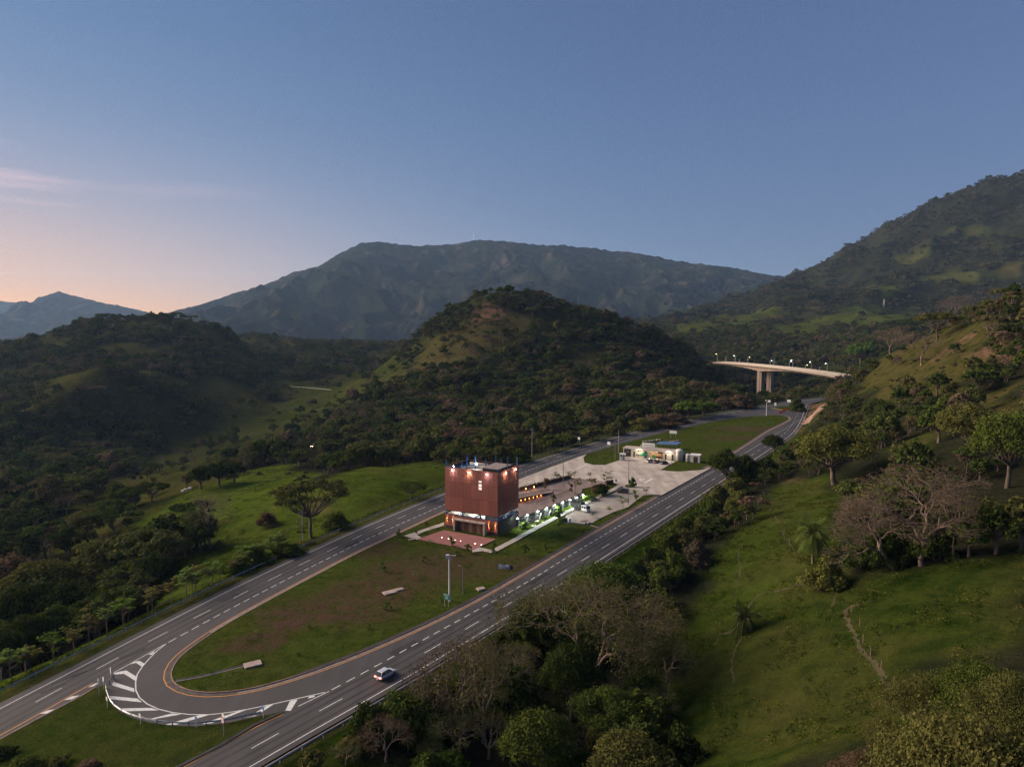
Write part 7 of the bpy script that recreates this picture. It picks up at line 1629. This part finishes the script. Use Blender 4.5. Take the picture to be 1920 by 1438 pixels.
def scatter(name, P, S, RZ, keys, label):
    """one stuff object: points carrying scale and turn, a tree set on each"""
    me = bpy.data.meshes.new(name); me.vertices.add(len(P)); me.vertices.foreach_set('co', np.ascontiguousarray(P, np.float32).ravel())
    a = me.attributes.new('size', 'FLOAT_VECTOR', 'POINT'); a.data.foreach_set('vector', np.ascontiguousarray(S, np.float32).ravel())
    a = me.attributes.new('turn', 'FLOAT_VECTOR', 'POINT'); a.data.foreach_set('vector', np.stack([RZ * 0, RZ * 0, RZ], -1).astype(np.float32).ravel())
    a = me.attributes.new('pick', 'INT', 'POINT'); a.data.foreach_set('value', np.random.RandomState(1).choice(len(keys), len(P), p=np.array([.35 if 'bare' in k_ else 1.0 for k_ in sorted(keys)]) / sum(.35 if 'bare' in k_ else 1.0 for k_ in keys)).astype(np.int32))
    o = link(name, me); ng = bpy.data.node_groups.new(name, 'GeometryNodeTree'); ng.interface.new_socket('Geometry', in_out='INPUT', socket_type='NodeSocketGeometry'); ng.interface.new_socket('Geometry', in_out='OUTPUT', socket_type='NodeSocketGeometry')
    N, L = ng.nodes, ng.links; gi = N.new('NodeGroupInput'); go = N.new('NodeGroupOutput'); ip = N.new('GeometryNodeInstanceOnPoints'); ci = N.new('GeometryNodeCollectionInfo')
    ci.inputs['Collection'].default_value = hidden_collection(name + '_kinds', keys); ci.inputs['Separate Children'].default_value = True; ci.inputs['Reset Children'].default_value = True
    def attr(nm, ty): n = N.new('GeometryNodeInputNamedAttribute'); n.data_type = ty; n.inputs[0].default_value = nm; return n.outputs[0]
    mp = N.new('GeometryNodeMeshToPoints'); L.new(gi.outputs[0], mp.inputs[0]); L.new(mp.outputs[0], ip.inputs['Points'])
    L.new(ci.outputs[0], ip.inputs['Instance']); ip.inputs['Pick Instance'].default_value = True
    L.new(attr('pick', 'INT'), ip.inputs['Instance Index']); L.new(attr('size', 'FLOAT_VECTOR'), ip.inputs['Scale'])
    er = N.new('FunctionNodeEulerToRotation'); L.new(attr('turn', 'FLOAT_VECTOR'), er.inputs[0]); L.new(er.outputs[0], ip.inputs['Rotation'])
    L.new(ip.outputs[0], go.inputs[0]); o.modifiers.new('trees', 'NODES').node_group = ng
    return tag(o, label, kind='stuff')
rngf = np.random.RandomState(12)
def pixel(x, y, z):
    zz = z - CAM_H; f = y * math.cos(PITCH) - zz * math.sin(PITCH); u = y * math.sin(PITCH) + zz * math.cos(PITCH)
    return 960 + FPX * x / f, 719 - FPX * u / f
def candidates(y0, y1, spacing):
    xs_, ys_ = [], []; y = y0
    while y < y1:
        hwid = .80 * y + 60; n = int(2 * hwid / spacing); x = np.linspace(-hwid, hwid, n) + rngf.uniform(-.48, .48, n) * spacing
        xs_.append(x); ys_.append(y + rngf.uniform(-.48, .48, n) * spacing); y += spacing
    return np.concatenate(xs_), np.concatenate(ys_)
def wooded(x, y, margin=13):
    jx_, jy_ = x + fbm(x / 25, y / 25, 3, 71) * 7 * (1 + y / 900), y + fbm(x / 25, y / 25, 3, 77) * 7 * (1 + y / 900)
    ok = ~open_ground(jx_, jy_)
    for key, pr in (('hill_open', .2), ('hill_bare', .15), ('hill_low', .25), ('valley_field', .07), ('valley_slope', .15), ('valley_grass', .06), ('left_bank', .12), ('spur', .2), ('saddle', .3), ('slope', .05)): ok |= in_poly(jx_, jy_, CLEAR[key]) & (np.random.RandomState(8).rand(len(x)) < pr)
    qx, qy = pixel(x, y, grid_height(x, y) + 3); ok &= ~((np.abs(qx - 587) < 12) & (np.abs(qy - 838) < 26) & (y < pc.y + 6) & (y > 200))
    for P in FIELDS: ok |= in_poly(jx_, jy_, P) & (np.random.RandomState(9).rand(len(x)) < .5) & (fbm(x / 90, y / 25, 2, 61) > .42)
    cut = np.array([T(*p)[:2] for p in ((1486, 815), (1503, 793), (1524, 778), (1550, 758))]); ok &= (y > 700) | (dist_poly(x, y, cut, False) > 9)
    nr = (y < 700) & (np.abs(x) < 420)
    d = np.full(len(x), 1e3); d[nr] = dist_poly(x[nr], y[nr], _roadC); ins = np.zeros(len(x), bool); ins[nr] = in_poly(x[nr], y[nr], _roadA)
    return ok & ~ins & (d > margin)
def visible(x, y, z, h=14):
    """drop trees standing wholly behind a nearer ridge or off the picture"""
    px, py = pixel(x, y, z + h); return (px > -160) & (px < 2080) & (py < 1700)
def sky_line_mask(x, y, z, h=12):
    keep = np.ones(len(x), bool); top = z + h
    for f in np.concatenate([np.linspace(.25, .8, 12), np.linspace(.83, .97, 6)]):
        xx, yy = x * f, y * f; line_z = CAM_H + (top - CAM_H) * f
        g = grid_height(xx, yy); keep &= ~(g > line_z + 2)
    return keep
# nearer woods: up to 620 m
x, y = candidates(140, 640, 4.9); k = wooded(x, y); x, y = x[k], y[k]
thin = fbm(x / 40, y / 40, 3, 15)
k = (thin > -.42) & ~((x > 20) & (y < 250) & (thin < .15)) & ~((x < -20) & (y < 480) & (x < -.22 * y) & (thin < .02)); x, y = x[k], y[k]
z = grid_height(x, y); k = visible(x, y, z) & sky_line_mask(x, y, z); x, y, z = x[k], y[k], z[k]
sc_ = np.clip(rngf.lognormal(-.26, .38, len(x)), .34, 1.7) * np.where((x > 30) & (y < 420), .72, 1.0); tall = rngf.uniform(.85, 1.25, len(x))
edge_d = dist_poly(x, y, _roadC); sc_ *= np.clip(.55 + edge_d / 90, .55, 1)
# the 300 that show largest stand as trees of their own
px, py = pixel(x, y, z + 5); inside = (px > 0) & (px < 1920) & (py < 1438)
rank = np.argsort(np.where(inside, y / sc_, 1e9)); own = np.zeros(len(x), bool); own[rank[:300]] = True
for i in np.nonzero(own)[0]:
    v = int(rngf.randint(0, NV)); right = x[i] > 20
    ci = int(rngf.choice(6, p=[.2, .25, .25, .15, .1, .05])); look = ('very dark green', 'dark green', 'green', 'light green', 'olive', 'brown')[ci] + (' round' if v % 3 else ' flat-topped')
    grp, where = ('woods on the right hillside', 'in the wood on the right hillside') if right and y[i] < 460 and x[i] > .3 * y[i] else (('woods of the left valley', 'in the wood of the left valley') if x[i] < -.25 * y[i] else ('woods below the central hill', 'in the wood below the central hill'))
    t = empty('forest_tree', (x[i], y[i], z[i] - .3), float(rngf.uniform(0, 6.28)), label='%s%s tree %s' % ('tall ' if tall[i] * sc_[i] > 1.15 else 'low ' if tall[i] * sc_[i] < .62 else '', look, where), cat='tree', group=grp)
    s = float(sc_[i]); t.scale = (s, s, s * float(tall[i]))
    key = 'forest_own%d' % v
    if key not in PROTO:
        kd = 'round' if v % 3 else 'umbrella'; leafy(key, kd, 200 + v, 26, 60, .38, scale=(4.6, 9.0) if v % 3 else (6.2, 8.0), mleaf=m_leaf, limbs=10)
    link('trunk', PROTO[key][0], None, t); cr = link('crown', PROTO[key][1], None, t)
    c = [(.034, .052, .013), (.052, .074, .018), (.074, .094, .023), (.098, .104, .032), (.118, .098, .042), (.15, .105, .066)][ci]; cr.color = (*c, 1)
k = ~own
scatter('near_woods', np.stack([x, y, z - .3], -1)[k], np.stack([sc_, sc_, sc_ * tall], -1)[k], rngf.uniform(0, 6.28, k.sum()), ['forest_near%d' % i for i in range(NV)] + ['forest_bare0', 'forest_bare1'], 'dark green wood covering the nearer slopes')
n1 = k.sum()
x, y = candidates(640, 1500, 5.9); k = wooded(x, y); x, y = x[k], y[k]; k = (fbm(x / 60, y / 60, 3, 15) > np.where(x < -.1 * y, -.02, -.28)) | (rngf.rand(len(x)) < .12); x, y = x[k], y[k]
z = grid_height(x, y); k = visible(x, y, z) & sky_line_mask(x, y, z); x, y, z = x[k], y[k], z[k]
s = np.clip(rngf.lognormal(-.3, .38, len(x)), .32, 1.3); scatter('hill_woods', np.stack([x, y, z - .3], -1), np.stack([s, s, s * rngf.uniform(.8, 1.3, len(x))], -1), rngf.uniform(0, 6.28, len(x)), ['forest_far%d' % i for i in range(NV)] + ['forest_bare0', 'forest_bare1'], 'dark woods on the left and central hills'); n2 = len(x)
x, y = candidates(1500, 3000, 11.5); k = wooded(x, y) & (x > 200); x, y = x[k], y[k]; k = fbm(x / 110, y / 110, 4, 15) > -.16; x, y = x[k], y[k]
z = grid_height(x, y); k = visible(x, y, z) & sky_line_mask(x, y, z); x, y, z = x[k], y[k], z[k]
s = np.clip(rngf.lognormal(-.1, .4, len(x)), .4, 2.0); scatter('mountain_woods', np.stack([x, y, z - .3], -1), np.stack([s, s, s * rngf.uniform(.8, 1.2, len(x))], -1), rngf.uniform(0, 6.28, len(x)), ['hill_far%d' % i for i in range(NV)], 'scrubby woods on the right mountain'); n3 = len(x)
print('WOODS', own.sum(), n1, n2, n3)
# scrub on the open slopes
for i in range(3): leafy('scrub%d' % i, 'bush', 310 + i, 8, 22, .20, scale=(1.1, 1.1), join=True, mleaf=m_hill_leaf, limbs=2)
pts = []
for key, dens in (('slope', .035), ('hill_open', .012), ('hill_bare', .012), ('upper_right', .02), ('ridge_meadow', .012), ('spur', .012), ('knob', .02), ('valley_slope', .01), ('left_pasture', .0016)):
    P = CLEAR[key]; lo, hi = P.min(0), P.max(0); n = int((hi - lo).prod() * dens); a = rngf.uniform(lo, hi, (n, 2)); a = a[in_poly(a[:, 0], a[:, 1], P)]; a = a[fbm(a[:, 0] / 22, a[:, 1] / 22, 3, 49) > -.15]; pts.append(a)
a = np.concatenate(pts); a = a[dist_poly(a[:, 0], a[:, 1], _roadC) > 9]; s = rngf.gamma(3.0, .33, len(a)); z = grid_height(a[:, 0], a[:, 1])
scatter('scrub', np.column_stack([a, z - .1]), np.stack([s, s, s * .8], -1), rngf.uniform(0, 6.28, len(s)), ['scrub%d' % i for i in range(3)], 'low scrub dotted over the open slopes')
# tufts and weeds that break up the pastures and verges
def tuft_mesh(key, seed, n, r, h):
    rng = np.random.RandomState(seed); a = rng.uniform(0, 6.28, n); q = np.sqrt(rng.uniform(0, 1, n)) * r; C = np.stack([q * np.cos(a), q * np.sin(a), rng.uniform(.05, h, n)], -1)
    v, f = leaf_quads(C, rng.normal(0, .6, (n, 3)) + (0, 0, .8), h * .5, rng, .35, .5); me = fastmesh(key, v, f); me.materials.append(m_tuft); PROTO[key] = me
m_tuft = foliage_mat('tufts', [(0, (.010, .026, .003)), (.35, (.030, .055, .006)), (.7, (.080, .098, .012)), (1, (.14, .11, .03))])
for i in range(3): tuft_mesh('tuft%d' % i, 300 + i, 20, .75, .3)
pts = []
for key, dens in (('right_pasture', 1.1), ('left_pasture', .35), ('left_bank', .04), ('slope', .05), ('ridge_meadow', .04), ('upper_right', .04)):
    P = CLEAR[key]; lo, hi = P.min(0), P.max(0); n = int((hi - lo).prod() * dens); a = rngf.uniform(lo, hi, (n, 2)); a = a[in_poly(a[:, 0], a[:, 1], P)]; a = a[fbm(a[:, 0] / 9, a[:, 1] / 9, 3, 44) > .0]; pts.append(a)
a = np.concatenate(pts); z = grid_height(a[:, 0], a[:, 1]); d = dist_poly(a[:, 0], a[:, 1], _roadC) > 7; a, z = a[d], z[d]
M_ = np.array([(p[0], p[1]) for p in MEDIAN]); lo, hi = M_.min(0), M_.max(0); b = rngf.uniform(lo, hi, (34000, 2)); b = b[in_poly(b[:, 0], b[:, 1], M_) & (dist_poly(b[:, 0], b[:, 1], M_) > 1.0)]
for Q in (YARD, TERR, [G(782, 1012.5), G(832, 995.5), G(930, 1012.5), G(886.5, 1033.5)], SIDE[:1] + [FRc, FLc]):
    if len(Q) > 3: b = b[~in_poly(b[:, 0], b[:, 1], [(p[0], p[1]) for p in Q])]
tw = [tower.matrix_basis @ Vector(c) for c in ((-1, -2, 0), (Wd + 1, -2, 0), (Wd + 1, Dp + 1, 0), (-1, Dp + 1, 0))]; b = b[~in_poly(b[:, 0], b[:, 1], [(p.x, p.y) for p in tw])]
sv_ = [sv.matrix_basis @ Vector(c) for c in ((-1, -3, 0), (Ls * 1.5, -3, 0), (Ls * 1.5, Ds + 1, 0), (-1, Ds + 1, 0))]; b = b[~in_poly(b[:, 0], b[:, 1], [(p.x, p.y) for p in sv_])]
b = b[dist_poly(b[:, 0], b[:, 1], [(p.x, p.y) for p in SIDE], False) > 1.3]; b = b[fbm(b[:, 0] / 9, b[:, 1] / 9, 3, 47) > -.1]
vg = np.array([(p.x, p.y) for p in resample(offset(LW, 7.2), .35) if 60 < p.y < 420]); vg = vg + rngf.normal(0, .5, vg.shape); vz = grid_height(vg[:, 0], vg[:, 1])
allp = np.concatenate([np.column_stack([a, z]), np.column_stack([b, np.full(len(b), .14)]), np.column_stack([vg, vz])]); s = rngf.uniform(.45, 1.35, len(allp)); s[len(a):len(a) + len(b)] *= .62; s[len(a) + len(b):] *= 1.25
scatter('grass_tufts', allp, np.stack([s, s, s], -1), rngf.uniform(0, 6.28, len(s)), ['tuft%d' % i for i in range(3)], 'grass tufts and weeds on the pastures and verges')

#print('TRIS', sum(sum(len(p.vertices) - 2 for p in m.polygons) if len(m.polygons) < 2000 else len(m.polygons) * 2 for m in bpy.data.meshes))
# ------------------------------------------------------------------ evening haze
hx0, hx1, hy0, hy1, hz0, hz1 = -12500, 8000, -700, 10600, -175, 760
hm = bpy.data.materials.new('evening_haze'); nt, N, L = nodes_of(hm); N.remove(N['Principled BSDF'])
pv = N.new('ShaderNodeVolumePrincipled'); pv.inputs['Color'].default_value = (.42, .64, 1.0, 1); pv.inputs['Density'].default_value = 0.00004; pv.inputs['Anisotropy'].default_value = 0.2
L.new(pv.outputs[0], N['Material Output'].inputs['Volume'])
hazeb = MB().box(((hx0 + hx1) / 2, (hy0 + hy1) / 2, (hz0 + hz1) / 2), (hx1 - hx0, hy1 - hy0, hz1 - hz0)).build('haze', hm)
tag(hazeb, 'thin bluish evening haze filling the valley', kind='stuff')
